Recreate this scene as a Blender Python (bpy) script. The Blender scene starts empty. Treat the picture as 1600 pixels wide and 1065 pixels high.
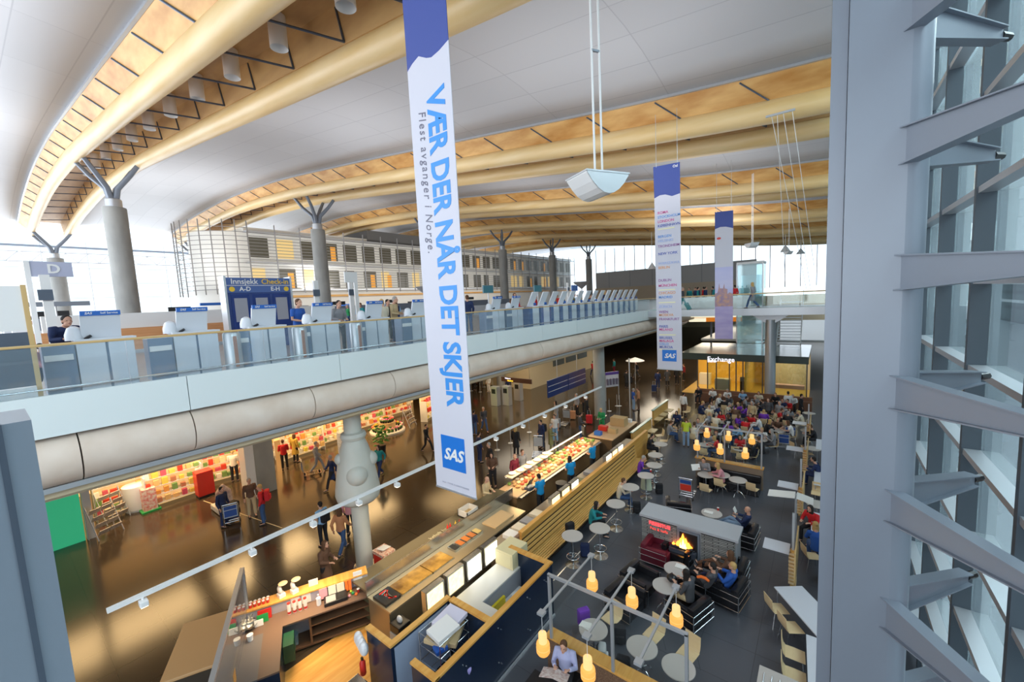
import bpy, bmesh, math, random
from mathutils import Vector, Matrix
random.seed(7)
PI = math.pi
SC = bpy.context.scene
COL = SC.collection

# ------------------------------------------------------------------ camera, light, exposure
CAM_H = 9.0
FOC = 637.7                              # focal length in pixels of the 1600 wide frame
def _n(v): return v.normalized()
_Y = _n(Vector((490, -87.5, FOC)))       # the hall's long axis, seen in camera space (right, down, forward)
_D = Vector((325, 6467.5, FOC)); _D = _n(_D - _D.dot(_Y) * _Y)
_Z = -_D
_X = _Y.cross(_Z)
cam_data = bpy.data.cameras.new('camera')
cam = bpy.data.objects.new('camera', cam_data); COL.objects.link(cam)
cam_data.sensor_width = 36; cam_data.lens = FOC / 1600 * 36
cam_data.clip_start = 0.1; cam_data.clip_end = 600
cam.matrix_world = Matrix(((_X[0], -_X[1], -_X[2], 0), (_Y[0], -_Y[1], -_Y[2], 0), (_Z[0], -_Z[1], -_Z[2], CAM_H), (0, 0, 0, 1)))
SC.camera = cam
SC.view_settings.view_transform = 'Standard'; SC.view_settings.look = 'None'
SC.view_settings.gamma = 1; SC.view_settings.use_curve_mapping = False
SC.view_settings.exposure = 0.45
world = bpy.data.worlds.new('overcast'); SC.world = world; world.use_nodes = True
bg = world.node_tree.nodes['Background']
bg.inputs[0].default_value = (0.80, 0.90, 1.0, 1); bg.inputs[1].default_value = 1.5

def area(name, loc, rot, sx, sy, power, color, spread=PI):
    l = bpy.data.lights.new(name, 'AREA'); l.shape = 'RECTANGLE'; l.size = sx; l.size_y = sy
    l.energy = power; l.color = color; l.spread = spread
    o = bpy.data.objects.new(name, l); COL.objects.link(o); o.location = loc; o.rotation_euler = rot
    return o
# daylight through the glass facade (right) and far-left window wall; the others are added fill
area('daylight_facade', (9, 15, 21.5), (0, math.radians(52), 0), 10, 34, 13000, (0.93, 0.96, 1))
area('daylight_behind', (-4, -12, 10), (PI/2, 0, math.radians(28)), 14, 8, 650, (1, 0.97, 0.92))  # added fill behind the camera, frontal light for deck edge and people
area('daylight_far_left', (-103, 40, 14), (0, -PI/2, 0), 14, 120, 17000, (0.9, 0.95, 1))
area('office_wash', (-46, 48, 13), (0, PI/2, 0), 6, 56, 2300, (1, 0.97, 0.92))  # added lamp that brightens the office block, only its back faces the camera
area('daylight_near_end', (-55, -13, 14), (PI/2, 0, 0), 80, 11, 5500, (0.86, 0.93, 1))  # unseen fill panel added to brighten the deck and the left side
for ux, uy, up in ((-16, 25, 130), (-14, 36, 220), (-16, 50, 300), (-22, 30, 160), (-12, 62, 260)):
    area('hall_light', (ux, uy, 5.6), (0, 0, 0), 4, 8, up * 1.3, (1, 0.86, 0.66))  # lamps added below deck height to lift the dark far floor
# added upward lamps, unseen from below, that brighten the white ceiling
for ux, uy, up in ((-8, 15.5, 900), (-25, 15.5, 1500), (-8, 31, 1200), (-25, 31, 1500), (-12, 50, 2500), (-45, -2, 2600), (-60, 31, 2600), (-55, 15.5, 2600), (-22, -2, 1500)):
    area('uplight', (ux, uy, 12.2), (PI, 0, 0), 8, 4, up * 0.27, (0.98, 0.98, 1))
# warm ceiling lighting of the shops under the departures deck
for ux, uy, up in ((-26, 3, 330), (-26, 9, 420), (-26, 15, 360), (-22, 21, 160), (-18, 6, 45), (-18, 13, 60)):
    area('shop_light', (ux, uy, 5.6), (0, 0, 0), 3, 5, up, (1, 0.66, 0.30))

def P(px, py, z=0.0):
    """point of the place at height z that the photograph shows at (px, py)"""
    d = Vector((px - 800, py - 532.5, FOC))
    w = Vector((_X.dot(d), _Y.dot(d), _Z.dot(d)))
    t = (z - CAM_H) / w.z
    return Vector((w.x * t, w.y * t, z))

# ------------------------------------------------------------------ materials
MATS = {}
def mat(name, col, rough=0.5, metal=0.0, emit=0.0, ecol=None, spec=0.5, alpha=None, objcol=False, noise=None, bump=0.0):
    """noise = (scale xyz, second colour, detail)"""
    if name in MATS: return MATS[name]
    m = bpy.data.materials.new(name); m.use_nodes = True; MATS[name] = m
    nt = m.node_tree; b = nt.nodes['Principled BSDF']
    b.inputs['Base Color'].default_value = (*col, 1)
    b.inputs['Roughness'].default_value = rough; b.inputs['Metallic'].default_value = metal
    b.inputs['Specular IOR Level'].default_value = spec
    if emit: 
        b.inputs['Emission Color'].default_value = (*(ecol or col), 1); b.inputs['Emission Strength'].default_value = emit
    if objcol:
        oi = nt.nodes.new('ShaderNodeObjectInfo'); nt.links.new(oi.outputs['Color'], b.inputs['Base Color'])
    if noise:
        tc = nt.nodes.new('ShaderNodeTexCoord'); mp = nt.nodes.new('ShaderNodeMapping')
        mp.inputs['Scale'].default_value = noise[0]
        n = nt.nodes.new('ShaderNodeTexNoise'); n.inputs['Scale'].default_value = 1; n.inputs['Detail'].default_value = noise[2]
        r = nt.nodes.new('ShaderNodeValToRGB')
        r.color_ramp.elements[0].position = 0.32; r.color_ramp.elements[1].position = 0.68
        r.color_ramp.elements[0].color = (*col, 1); r.color_ramp.elements[1].color = (*noise[1], 1)
        nt.links.new(tc.outputs['Object'], mp.inputs[0]); nt.links.new(mp.outputs[0], n.inputs['Vector'])
        nt.links.new(n.outputs['Fac'], r.inputs[0]); nt.links.new(r.outputs[0], b.inputs['Base Color'])
        if bump:
            bp = nt.nodes.new('ShaderNodeBump'); bp.inputs['Strength'].default_value = bump
            nt.links.new(n.outputs['Fac'], bp.inputs['Height']); nt.links.new(bp.outputs[0], b.inputs['Normal'])
    return m
def glass_mat(name, tint, refl=0.12, body=None, bodyfac=0.0):
    if name in MATS: return MATS[name]
    m = bpy.data.materials.new(name); m.use_nodes = True; MATS[name] = m
    nt = m.node_tree; nt.nodes.clear()
    out = nt.nodes.new('ShaderNodeOutputMaterial'); tr = nt.nodes.new('ShaderNodeBsdfTransparent'); gl = nt.nodes.new('ShaderNodeBsdfGlossy')
    tr.inputs[0].default_value = (*tint, 1); gl.inputs['Roughness'].default_value = 0.02; gl.inputs[0].default_value = (0.95, 1, 1, 1)
    lw = nt.nodes.new('ShaderNodeLayerWeight'); lw.inputs[0].default_value = 0.5
    fr = nt.nodes.new('ShaderNodeMath'); fr.operation = 'POWER'; fr.inputs[1].default_value = 4.0; nt.links.new(lw.outputs['Facing'], fr.inputs[0])
    ma = nt.nodes.new('ShaderNodeMath'); ma.operation = 'MULTIPLY_ADD'; ma.use_clamp = True; ma.inputs[1].default_value = 0.55; ma.inputs[2].default_value = refl
    mx = nt.nodes.new('ShaderNodeMixShader')
    nt.links.new(fr.outputs[0], ma.inputs[0]); nt.links.new(ma.outputs[0], mx.inputs[0])
    last = tr
    if body:
        df = nt.nodes.new('ShaderNodeBsdfDiffuse'); df.inputs[0].default_value = (*body, 1)
        m2 = nt.nodes.new('ShaderNodeMixShader'); m2.inputs[0].default_value = bodyfac
        nt.links.new(tr.outputs[0], m2.inputs[1]); nt.links.new(df.outputs[0], m2.inputs[2]); last = m2
    nt.links.new(last.outputs[0], mx.inputs[1]); nt.links.new(gl.outputs[0], mx.inputs[2]); nt.links.new(mx.outputs[0], out.inputs[0])
    return m
def panel_mat(name, col, line, bw, bh, axis='XY', rough=0.6, mortar=0.012, col2=None, spec=0.5, off=0.5, bump=0.0, metal=0.0):
    """surface laid in panels, planks or bricks (object coordinates)"""
    if name in MATS: return MATS[name]
    m = mat(name, col, rough, metal, spec=spec); nt = m.node_tree; b = nt.nodes['Principled BSDF']
    tc = nt.nodes.new('ShaderNodeTexCoord'); sp = nt.nodes.new('ShaderNodeSeparateXYZ'); cb = nt.nodes.new('ShaderNodeCombineXYZ')
    br = nt.nodes.new('ShaderNodeTexBrick'); br.offset = off
    br.inputs['Scale'].default_value = 1; br.inputs['Brick Width'].default_value = bw; br.inputs['Row Height'].default_value = bh
    br.inputs['Mortar Size'].default_value = mortar; br.inputs['Mortar Smooth'].default_value = 0
    br.inputs['Color1'].default_value = (*col, 1); br.inputs['Color2'].default_value = (*(col2 or col), 1); br.inputs['Mortar'].default_value = (*line, 1)
    nt.links.new(tc.outputs['Object'], sp.inputs[0])
    nt.links.new(sp.outputs[axis[0]], cb.inputs[0]); nt.links.new(sp.outputs[axis[1]], cb.inputs[1])
    nt.links.new(cb.outputs[0], br.inputs['Vector']); nt.links.new(br.outputs['Color'], b.inputs['Base Color'])
    return m

CEIL = panel_mat('white ceiling panels', (0.49, 0.50, 0.525), (0.40, 0.41, 0.44), 6.0, 2.0, 'XY', 0.5, 0.022, (0.525, 0.535, 0.56), off=0.0)
SHEET = panel_mat('ribbed ceiling metal', (0.62, 0.63, 0.65), (0.5, 0.51, 0.54), 60, 0.45, 'YX', 0.5, 0.02, off=0)
VENEER = mat('beam veneer', (0.46, 0.21, 0.045), 0.5, noise=((0.5, 1.6, 1.8), (0.70, 0.42, 0.15), 8))
VENEER2 = mat('tube veneer', (0.68, 0.47, 0.20), 0.42, noise=((0.25, 2.5, 2.5), (0.74, 0.56, 0.30), 5))
RECESS = mat('recess plywood', (0.40, 0.23, 0.09), 0.55, noise=((0.3, 1.2, 1.4), (0.56, 0.35, 0.14), 6))
STEEL = mat('grey painted steel', (0.215, 0.245, 0.295), 0.36, 0.15)
DSTEEL = mat('dark steel', (0.10, 0.12, 0.16), 0.4, 0.5)
LSTEEL = mat('light steel', (0.55, 0.57, 0.60), 0.35, 0.6)
CHROME = mat('chrome', (0.75, 0.76, 0.78), 0.15, 1.0)
CONC = mat('column concrete', (0.31, 0.315, 0.30), 0.7, noise=((1.5, 1.5, 0.6), (0.40, 0.40, 0.38), 8), bump=0.05)
TUBEC = mat('deck edge concrete', (0.68, 0.55, 0.45), 0.62, noise=((0.5, 1.4, 1.4), (0.78, 0.67, 0.58), 9), bump=0.05)
BELL = mat('cast stone', (0.50, 0.50, 0.45), 0.6, noise=((1, 1, 1), (0.57, 0.57, 0.52), 6))
FASCIA = mat('pale blue fascia', (0.76, 0.83, 0.84), 0.3)
WHITE = mat('white paint', (0.80, 0.80, 0.80), 0.4)
OFFW = mat('off white laminate', (0.66, 0.64, 0.60), 0.35)
OAK = mat('oak', (0.60, 0.27, 0.045), 0.4, noise=((9, 0.8, 9), (0.74, 0.41, 0.11), 6))
OAKV = mat('oak upright', (0.55, 0.30, 0.07), 0.4, noise=((6, 0.8, 9), (0.68, 0.41, 0.13), 6))
RAILW = mat('handrail wood', (0.62, 0.42, 0.18), 0.35)
BIRCH = mat('birch shell', (0.74, 0.55, 0.30), 0.35, noise=((2, 12, 12), (0.80, 0.62, 0.37), 4))
TTOP = mat('grey laminate', (0.50, 0.46, 0.43), 0.3)
TWHITE = mat('pale tabletop', (0.62, 0.64, 0.70), 0.28)
BLACK = mat('black', (0.012, 0.012, 0.014), 0.35)
NAVYW = mat('midnight blue panel', (0.010, 0.020, 0.045), 0.22)
LEATHER = mat('black leather', (0.012, 0.012, 0.015), 0.25)
BURG = mat('burgundy leather', (0.12, 0.012, 0.025), 0.28)
BLUE = mat('signal blue', (0.02, 0.13, 0.50), 0.4)
SASB = mat('logo blue', (0.01, 0.17, 0.62), 0.45)
SKYB = mat('letter blue', (0.04, 0.27, 0.72), 0.5)
BANB = mat('banner blue', (0.05, 0.08, 0.31), 0.6)
BANW = mat('banner cloth', (0.60, 0.60, 0.68), 0.75)
RED = mat('red', (0.62, 0.03, 0.02), 0.35)
YEL = mat('yellow', (0.85, 0.55, 0.03), 0.4)
GREEN = mat('green', (0.02, 0.30, 0.07), 0.4)
LEAF = mat('leaves', (0.03, 0.16, 0.02), 0.5, noise=((6, 6, 6), (0.09, 0.28, 0.04), 3))
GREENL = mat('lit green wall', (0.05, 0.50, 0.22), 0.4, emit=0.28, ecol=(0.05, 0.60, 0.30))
INOX = mat('stainless steel', (0.50, 0.49, 0.46), 0.25, 0.9)
CARD = mat('cardboard', (0.50, 0.34, 0.16), 0.7)
CREAM = mat('cream wall', (0.62, 0.52, 0.34), 0.6)
PAPER = mat('paper', (0.80, 0.78, 0.74), 0.7)
CLOTH = mat('cloth', (0.5, 0.5, 0.5), 0.8, objcol=True)
GOODS = mat('packaging', (0.5, 0.5, 0.5), 0.45, objcol=True)
SKIN = mat('skin', (0.60, 0.34, 0.24), 0.55, spec=0.3)
EYE = mat('eye', (0.03, 0.02, 0.02), 0.2)
LIP = mat('lip', (0.38, 0.11, 0.09), 0.5)
LAMPG = mat('glowing lamp glass', (0.30, 0.15, 0.05), 0.4, emit=0.8, ecol=(1.0, 0.42, 0.08))
LAMPT = mat('lamp glass top', (0.35, 0.22, 0.10), 0.4, emit=0.8, ecol=(1.0, 0.60, 0.24))
LITW = mat('lit white', (1, 0.95, 0.85), 0.5, emit=2.2, ecol=(1, 0.93, 0.78))
LITY = mat('lit menu', (1, 0.85, 0.5), 0.5, emit=1.5, ecol=(1.0, 0.78, 0.36), noise=((7, 7, 7), (0.6, 0.25, 0.05), 4))
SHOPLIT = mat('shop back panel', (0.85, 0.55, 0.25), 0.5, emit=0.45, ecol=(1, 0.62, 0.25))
NEON = mat('neon white', (1, 1, 1), 0.5, emit=1.2, ecol=(0.88, 0.85, 1.0))
AMBER = mat('amber sign', (1, 0.6, 0.05), 0.5, emit=2.0, ecol=(1, 0.55, 0.04))
FIRE = mat('flame', (1, 0.35, 0.03), 0.5, emit=5.0, ecol=(1, 0.22, 0.02))
FIREY = mat('flame core', (1, 0.7, 0.2), 0.5, emit=6.0, ecol=(1, 0.50, 0.10))
GLASS = glass_mat('clear glass', (0.955, 0.985, 0.985), 0.03)
RGLASS = glass_mat('rail glass', (0.95, 0.985, 1.0), 0.04, (0.62, 0.74, 0.82), 0.07)
FGLASS = glass_mat('facade glass', (0.66, 0.74, 0.75), 0.22)
LGLASS = glass_mat('lift glass', (0.72, 0.90, 0.92), 0.10, (0.6, 0.78, 0.82), 0.25)
EGLASS = glass_mat('shop front glass', (0.88, 0.92, 0.85), 0.08)

# ------------------------------------------------------------------ mesh helpers
class MB:
    def __init__(s): s.b = bmesh.new()
    def box(s, x0, x1, y0, y1, z0, z1, m=None, bevel=0):
        M4 = Matrix.Translation(((x0+x1)/2, (y0+y1)/2, (z0+z1)/2)) @ Matrix.Diagonal((abs(x1-x0), abs(y1-y0), abs(z1-z0), 1))
        if m is not None: M4 = m @ M4
        r = bmesh.ops.create_cube(s.b, size=1, matrix=M4)
        if bevel:
            es = list({e for v in r['verts'] for e in v.link_edges})
            bmesh.ops.bevel(s.b, geom=es, offset=bevel, segments=2, affect='EDGES', profile=0.6)
        return s
    def beam(s, a, b, w, h, up=(0, 0, 1)):
        a = Vector(a); b = Vector(b); d = b - a; L = d.length; d.normalize(); u = Vector(up)
        r = d.cross(u)
        if r.length < 1e-4: u = Vector((0, 1, 0)); r = d.cross(u)
        r.normalize(); u = r.cross(d)
        m = Matrix(((d.x, r.x, u.x, (a.x+b.x)/2), (d.y, r.y, u.y, (a.y+b.y)/2), (d.z, r.z, u.z, (a.z+b.z)/2), (0, 0, 0, 1)))
        bmesh.ops.create_cube(s.b, size=1, matrix=m @ Matrix.Diagonal((L, w, h, 1))); return s
    def rod(s, a, b, r1, r2=None, seg=8, cap=True):
        a = Vector(a); b = Vector(b); d = b - a
        q = d.to_track_quat('Z', 'Y').to_matrix().to_4x4()
        bmesh.ops.create_cone(s.b, cap_ends=cap, cap_tris=False, segments=seg, radius1=r1, radius2=r1 if r2 is None else r2, depth=d.length,
                              matrix=Matrix.Translation((a + b) / 2) @ q); return s
    def cyl(s, x, y, z0, z1, r, seg=24): return s.rod((x, y, z0), (x, y, z1), r, r, seg)
    def ball(s, c, rx, ry=None, rz=None, seg=12, m=None):
        ry = ry or rx; rz = rz or rx
        M4 = Matrix.Translation(c) @ (m or Matrix()) @ Matrix.Diagonal((rx, ry, rz, 1))
        bmesh.ops.create_uvsphere(s.b, u_segments=seg, v_segments=max(6, seg*2//3), radius=1, matrix=M4); return s
    def tube(s, pts, r, seg=8, closed=False):
        n = len(pts)
        return s.loft([(p, r, r) for p in pts], seg, closed=closed)
    def loft(s, secs, seg=10, closed=False, lat=None, cap=True):
        """secs = [(point, rx, ry)]; rings perpendicular to the path"""
        P_ = [Vector(q[0]) for q in secs]; n = len(P_); rings = []; prev = None
        for i, (p, rx, ry) in enumerate(secs):
            if closed: t = P_[(i+1) % n] - P_[i-1]
            else: t = P_[min(i+1, n-1)] - P_[max(i-1, 0)]
            t.normalize()
            if lat is not None: r = Vector(lat)
            elif prev is not None: r = prev
            else: r = Vector((1, 0, 0)) if abs(t.x) < 0.9 else Vector((0, 1, 0))
            r = (r - r.dot(t) * t).normalized(); prev = r; u = t.cross(r)
            rings.append([s.b.verts.new(P_[i] + r * rx * math.cos(2*PI*k/seg) + u * ry * math.sin(2*PI*k/seg)) for k in range(seg)])
        for i in range(n if closed else n-1):
            A = rings[i]; B = rings[(i+1) % n]
            for k in range(seg): s.b.faces.new((A[k], A[(k+1) % seg], B[(k+1) % seg], B[k]))
        if not closed and cap: s.b.faces.new(rings[0][::-1]); s.b.faces.new(rings[-1])
        return s
    def lathe(s, prof, c=(0, 0, 0), seg=24, cap=True):
        rings = []
        for r, z in prof:
            rings.append([s.b.verts.new((c[0] + r*math.cos(2*PI*k/seg), c[1] + r*math.sin(2*PI*k/seg), c[2] + z)) for k in range(seg)])
        for A, B in zip(rings, rings[1:]):
            for k in range(seg): s.b.faces.new((A[k], A[(k+1) % seg], B[(k+1) % seg], B[k]))
        if cap: s.b.faces.new(rings[0][::-1]); s.b.faces.new(rings[-1])
        return s
    def prism(s, poly, axis, a0, a1):
        """poly of 2-d points, pushed along axis from a0 to a1"""
        def v(p, a):
            return {'x': (a, p[0], p[1]), 'y': (p[0], a, p[1]), 'z': (p[0], p[1], a)}[axis]
        A = [s.b.verts.new(v(p, a0)) for p in poly]; B = [s.b.verts.new(v(p, a1)) for p in poly]; n = len(poly)
        for k in range(n): s.b.faces.new((A[k], A[(k+1) % n], B[(k+1) % n], B[k]))
        s.b.faces.new(A[::-1]); s.b.faces.new(B); return s
    def sweep(s, sect, path):
        """sect = closed list of (dy, dz); path = [(x, yoff, z)]: a profile pushed along the x direction"""
        rings = [[s.b.verts.new((x, y + dy, z + dz)) for dy, dz in sect] for x, y, z in path]; n = len(sect)
        for A, B in zip(rings, rings[1:]):
            for k in range(n): s.b.faces.new((A[k], A[(k+1) % n], B[(k+1) % n], B[k]))
        s.b.faces.new(rings[0][::-1]); s.b.faces.new(rings[-1]); return s
    def xf(s, m): bmesh.ops.transform(s.b, matrix=m, verts=s.b.verts[:]); return s
    def build(s, name, m, parent=None, smooth=False, loc=None, color=None, label=None):
        bmesh.ops.recalc_face_normals(s.b, faces=s.b.faces[:])
        me = bpy.data.meshes.new(name); s.b.to_mesh(me); s.b.free()
        if smooth:
            for f in me.polygons: f.use_smooth = True
            me.set_sharp_from_angle(angle=math.radians(38))
        me.materials.append(m)
        o = bpy.data.objects.new(name, me); COL.objects.link(o)
        if parent: o.parent = parent
        if loc is not None: o.location = loc
        if color: o.color = (*color, 1)
        if label: o['label'] = label
        return o
def tag(o, label, cat, group=None, kind=None):
    o['label'] = label; o['category'] = cat
    if group: o['group'] = group
    if kind: o['kind'] = kind
    return o
def struct(o, label=None):
    o['kind'] = 'structure'
    if label: o['label'] = label
    return o
def thing(name, label, cat, loc=(0, 0, 0), rz=0, group=None):
    o = bpy.data.objects.new(name, None); COL.objects.link(o); o.location = loc; o.rotation_euler = (0, 0, rz)
    o.empty_display_size = 0.1
    return tag(o, label, cat, group)
KIDS = {}
def kids(o):
    return [c for c in o.children]
def copy_tree(o, parent=None, children=None):
    c = o.copy(); COL.objects.link(c)
    if parent: c.parent = parent
    for ch in o.children: copy_tree(ch, c)
    return c
class Kind:
    """first call places the prototype itself, later calls place copies"""
    def __init__(s, fn): s.fn = fn; s.o = None
    def __call__(s, loc, rz=0, label=None, group=None, cat=None, scale=None, name=None):
        if s.o is None: s.o = s.fn(); o = s.o
        else: o = copy_tree(s.o)
        o.location = loc; o.rotation_euler = (0, 0, rz)
        if label: o['label'] = label
        if cat: o['category'] = cat
        if group: o['group'] = group
        elif 'group' in o: del o['group']
        if scale: o.scale = scale if hasattr(scale, '__len__') else (scale,)*3
        return o
def text_mesh(body, size, m, name, parent=None, bold=0.0, shear=0.0, depth=0.004, align='CENTER', M4=None, spacing=1.0):
    cu = bpy.data.curves.new(name, 'FONT'); cu.body = body; cu.size = size; cu.offset = bold * size; cu.shear = shear
    cu.extrude = depth; cu.align_x = align; cu.align_y = 'CENTER'; cu.space_character = spacing; cu.resolution_u = 3
    t = bpy.data.objects.new(name + '_src', cu); COL.objects.link(t)
    dg = bpy.context.evaluated_depsgraph_get(); me = bpy.data.meshes.new_from_object(t.evaluated_get(dg))
    bpy.data.objects.remove(t); bpy.data.curves.remove(cu)
    me.name = name; me.materials.clear(); me.materials.append(m)
    if M4 is not None: me.transform(M4)
    o = bpy.data.objects.new(name, me); COL.objects.link(o)
    if parent: o.parent = parent
    return o
def frame_m(origin, right, up):
    """matrix that puts text (x right, y up) on a plane in the place"""
    r = Vector(right).normalized(); u = Vector(up).normalized(); n = r.cross(u)
    return Matrix(((r.x, u.x, n.x, origin[0]), (r.y, u.y, n.y, origin[1]), (r.z, u.z, n.z, origin[2]), (0, 0, 0, 1)))
# ------------------------------------------------------------------ setting: floors, deck, roof, walls
DECK = 7.55; EDGE = -11.4; COLX = -44.0; BEAMS = [7.4 + 16.1*k for k in range(6)]
ZT = [(3, 15.7), (0, 15.9), (-6, 16.4), (-12, 17.1), (-15, 17.5), (-21, 18.2), (-27, 18.95), (-36, 20.0), (-45, 21.0), (-54, 21.6), (-62, 21.9), (-75, 21.7), (-86, 20.8)]
def zt(x):
    for (xa, za), (xb, zb) in zip(ZT, ZT[1:]):
        if xb <= x <= xa:
            t = (x - xa) / (xb - xa); return za + (zb - za) * t
    return ZT[0][1] if x > 3 else ZT[-1][1]
XS = [1.6 - i*1.5 for i in range(59)]
def zs(x): return sum(zt(x + d) for d in (-3, -1.5, 0, 1.5, 3)) / 5

floor_m = panel_mat('dark stone floor', (0.050, 0.035, 0.022), (0.034, 0.024, 0.015), 1.2, 1.2, 'XY', 0.16, 0.01, (0.058, 0.041, 0.025), off=0)
cafe_m = panel_mat('slate cafe floor', (0.078, 0.083, 0.098), (0.05, 0.054, 0.064), 1.2, 1.2, 'XY', 0.28, 0.008, (0.088, 0.093, 0.11), off=0)  # slate; cooler tone than the hall floor partly paints in the daylight here
struct(MB().box(-60, -7.5, -14, 112, -0.3, 0).build('floor', floor_m), 'dark brown polished stone floor of the arrivals hall')
struct(MB().box(-7.5, 2.2, -14, 112, -0.3, 0).build('floor', cafe_m), 'slate grey floor of the cafe')
deck_m = mat('deck stone', (0.30, 0.24, 0.22), 0.3, noise=((0.5, 0.5, 0.5), (0.36, 0.29, 0.27), 5))
soff_m = mat('soffit boards', (0.20, 0.13, 0.06), 0.5)
struct(MB().box(-104, -11.55, -14, 112, 7.2, DECK).build('floor', deck_m), 'stone floor of the departures deck')
struct(MB().box(-60, -12.4, -14, 112, 5.75, 5.95).build('ceiling', soff_m), 'dark timber soffit under the departures deck')
lane = MB().box(-0.02, 0.02, 0, 6.2, 0.0, 0.004)
o = lane.build('trim_floor_strip', mat('brass strip', (0.6, 0.5, 0.3), 0.4)); o.location = P(318, 782); o.rotation_euler.z = -1.28 + 0; o.location.z = 0.001
q = P(500, 845) - P(318, 782); o.rotation_euler.z = math.atan2(q.y, q.x) - PI/2; struct(o)

# edge of the departures deck: pale fascia, concrete tube in segments, metal and beige rims
edge = thing('deck_edge', 'rounded concrete edge of the departures deck with pale blue fascia above', 'balcony edge', (EDGE, 0, 0))
edge['kind'] = 'structure'
JO = [0.94 + (-3 + k) * 1.83 for k in range(0, 30)]
b = MB()
ys = [-8] + [y for y in [-4.6 + 3.66*k for k in range(0, 14)]] + [46]
for k in range(len(ys)-1):
    b.box(-0.10, 0.0, ys[k]+0.008, ys[k+1]-0.008, 6.9, 7.68)
b.build('fascia', FASCIA, edge)
tb_ys = [-8, -5.0, 0.94, 2.74, 5.5, 8.2, 11.8, 17.2, 22.6, 28.0, 33.4, 38.8, 46]
for k in range(len(tb_ys)-1):
    prof = []
    for i in range(13):
        a = PI/2 - i/12*PI*0.98
        prof.append((-0.42 + 0.52*math.cos(a), 6.39 + 0.51*math.sin(a)))
    prof += [(-1.1, 5.88), (-1.1, 6.9)]
    MB().prism(prof, 'y', tb_ys[k]+0.012, tb_ys[k+1]-0.012).build('concrete_segment', TUBEC, edge, smooth=True)
MB().box(-0.62, -0.50, -8, 46, 5.7, 6.9).build('joint_backing', DSTEEL, edge)
MB().box(-0.42, -0.20, -8, 46, 5.80, 5.90).build('metal_channel', LSTEEL, edge)
MB().box(-0.52, -0.34, -8, 46, 5.66, 5.76).build('beige_trim', mat('beige trim', (0.55, 0.45, 0.30), 0.5), edge)
MB().box(-0.8, -0.6, -8, 46, 5.54, 5.62).build('beige_trim', MATS['beige trim'], edge)
# balustrade of the deck
bal = thing('balustrade', 'glass balustrade with slim wooden handrail along the departures deck', 'railing', (EDGE-0.05, 0, 0))
ry = [-6 + 2.6*k for k in range(17)] + [33.6]
ry = [y for y in ry if y < 33.7]
for k in range(len(ry)-1):
    MB().box(-0.008, 0.008, ry[k]+0.01, ry[k+1]-0.01, 7.6, 8.58).build('glass_panel', RGLASS, bal)
MB().box(-0.04, 0.04, -6, 33.6, 8.585, 8.635, bevel=0.015).build('handrail', RAILW, bal)
MB().box(-0.02, 0.02, -6, 33.6, 7.55, 7.62).build('base_channel', LSTEEL, bal)
MB().rod((-0.12, -6, 7.78), (-0.12, 33.6, 7.78), 0.018).build('bumper_rail', CHROME, bal)

# roof: white ceiling bays and the laminated timber box beams that carry them
edges = [-12] + [v for yc in BEAMS for v in (yc-2.7, yc+2.7)] + [112]
for k in range(0, len(edges), 2):
    a, c = edges[k], edges[k+1]
    bb = MB(); rows = []
    ny = 6
    for x in XS:
        z = zs(x) + 1.75
        rows.append([bb.b.verts.new((x, a + (c-a)*j/ny, z + 0.55*math.sin(PI*j/ny))) for j in range(ny+1)])
    for A, B_ in zip(rows, rows[1:]):
        for j in range(ny): bb.b.faces.new((A[j], A[j+1], B_[j+1], B_[j]))
    o = bb.build('ceiling', CEIL, smooth=True); struct(o, 'white panelled ceiling bay between timber beams')
    md = o.modifiers.new('thick', 'SOLIDIFY'); md.thickness = 0.12; md.offset = 1
def ell(ry_, rz_, n=14, cy=0, cz=0): return [(cy + ry_*math.cos(2*PI*i/n), cz + rz_*math.sin(2*PI*i/n)) for i in range(n)]
def roof_beam(k, yc):
    t = thing('roof_beam', ['nearest roof box beam of golden timber with twin rounded chords', 'second roof beam from the camera, twin timber chords over the middle of the hall', 'third roof beam from the camera', 'fourth roof beam from the camera', 'fifth roof beam from the camera', 'farthest roof beam, a thin golden line by the end wall'][k], 'roof beam', (0, yc, 0))
    path = [(x, 0, zs(x)) for x in XS]
    for sgn in (-1, 1):
        MB().sweep(ell(0.48, 0.50, 16, 1.72*sgn, 0.5), path).build('tube_chord', VENEER2, t, smooth=True)
        MB().sweep([(2.74*sgn, 1.75), (2.70*sgn, 1.68), (1.95*sgn, 0.82), (1.85*sgn, 0.90), (2.60*sgn, 1.85)], path).build('timber_side', VENEER, t)
        MB().sweep([(2.82*sgn, 1.66), (2.82*sgn, 1.80), (2.70*sgn, 1.80), (2.70*sgn, 1.66)], path).build('metal_edge', LSTEEL, t)
        MB().sweep([(1.36*sgn, 0.8), (1.30*sgn, 0.8), (1.15*sgn, 2.0), (1.25*sgn, 2.0)], path).build('inner_side', RECESS, t)
    MB().sweep([(-1.25, 2.0), (1.25, 2.0), (1.25, 2.06), (-1.25, 2.06)], path).build('recess_board', RECESS, t)
    n = 22 if k == 0 else (20 if k < 3 else 14)
    for i in range(n):
        x = -2.5 - i*3.6
        if x < -84: break
        MB().rod((x-0.6, -2.66, zs(x-0.6)+1.6), (x+0.5, -1.98, zs(x+0.5)+0.80), 0.045 if k == 0 else 0.035, seg=6).build('strut', DSTEEL, t)
        if k < 2:
            m_ = MB().rod((x-0.9, -1.25, zs(x-0.9)+0.75), (x, 1.28, zs(x)+0.85), 0.045, seg=6)
            m_.rod((x, 1.26, zs(x)+0.85), (x-0.15, 1.15, zs(x)+1.95), 0.045, seg=6)
            m_.build('cross_strut', DSTEEL, t)
    return t
for k, yc in enumerate(BEAMS): roof_beam(k, yc)
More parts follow.
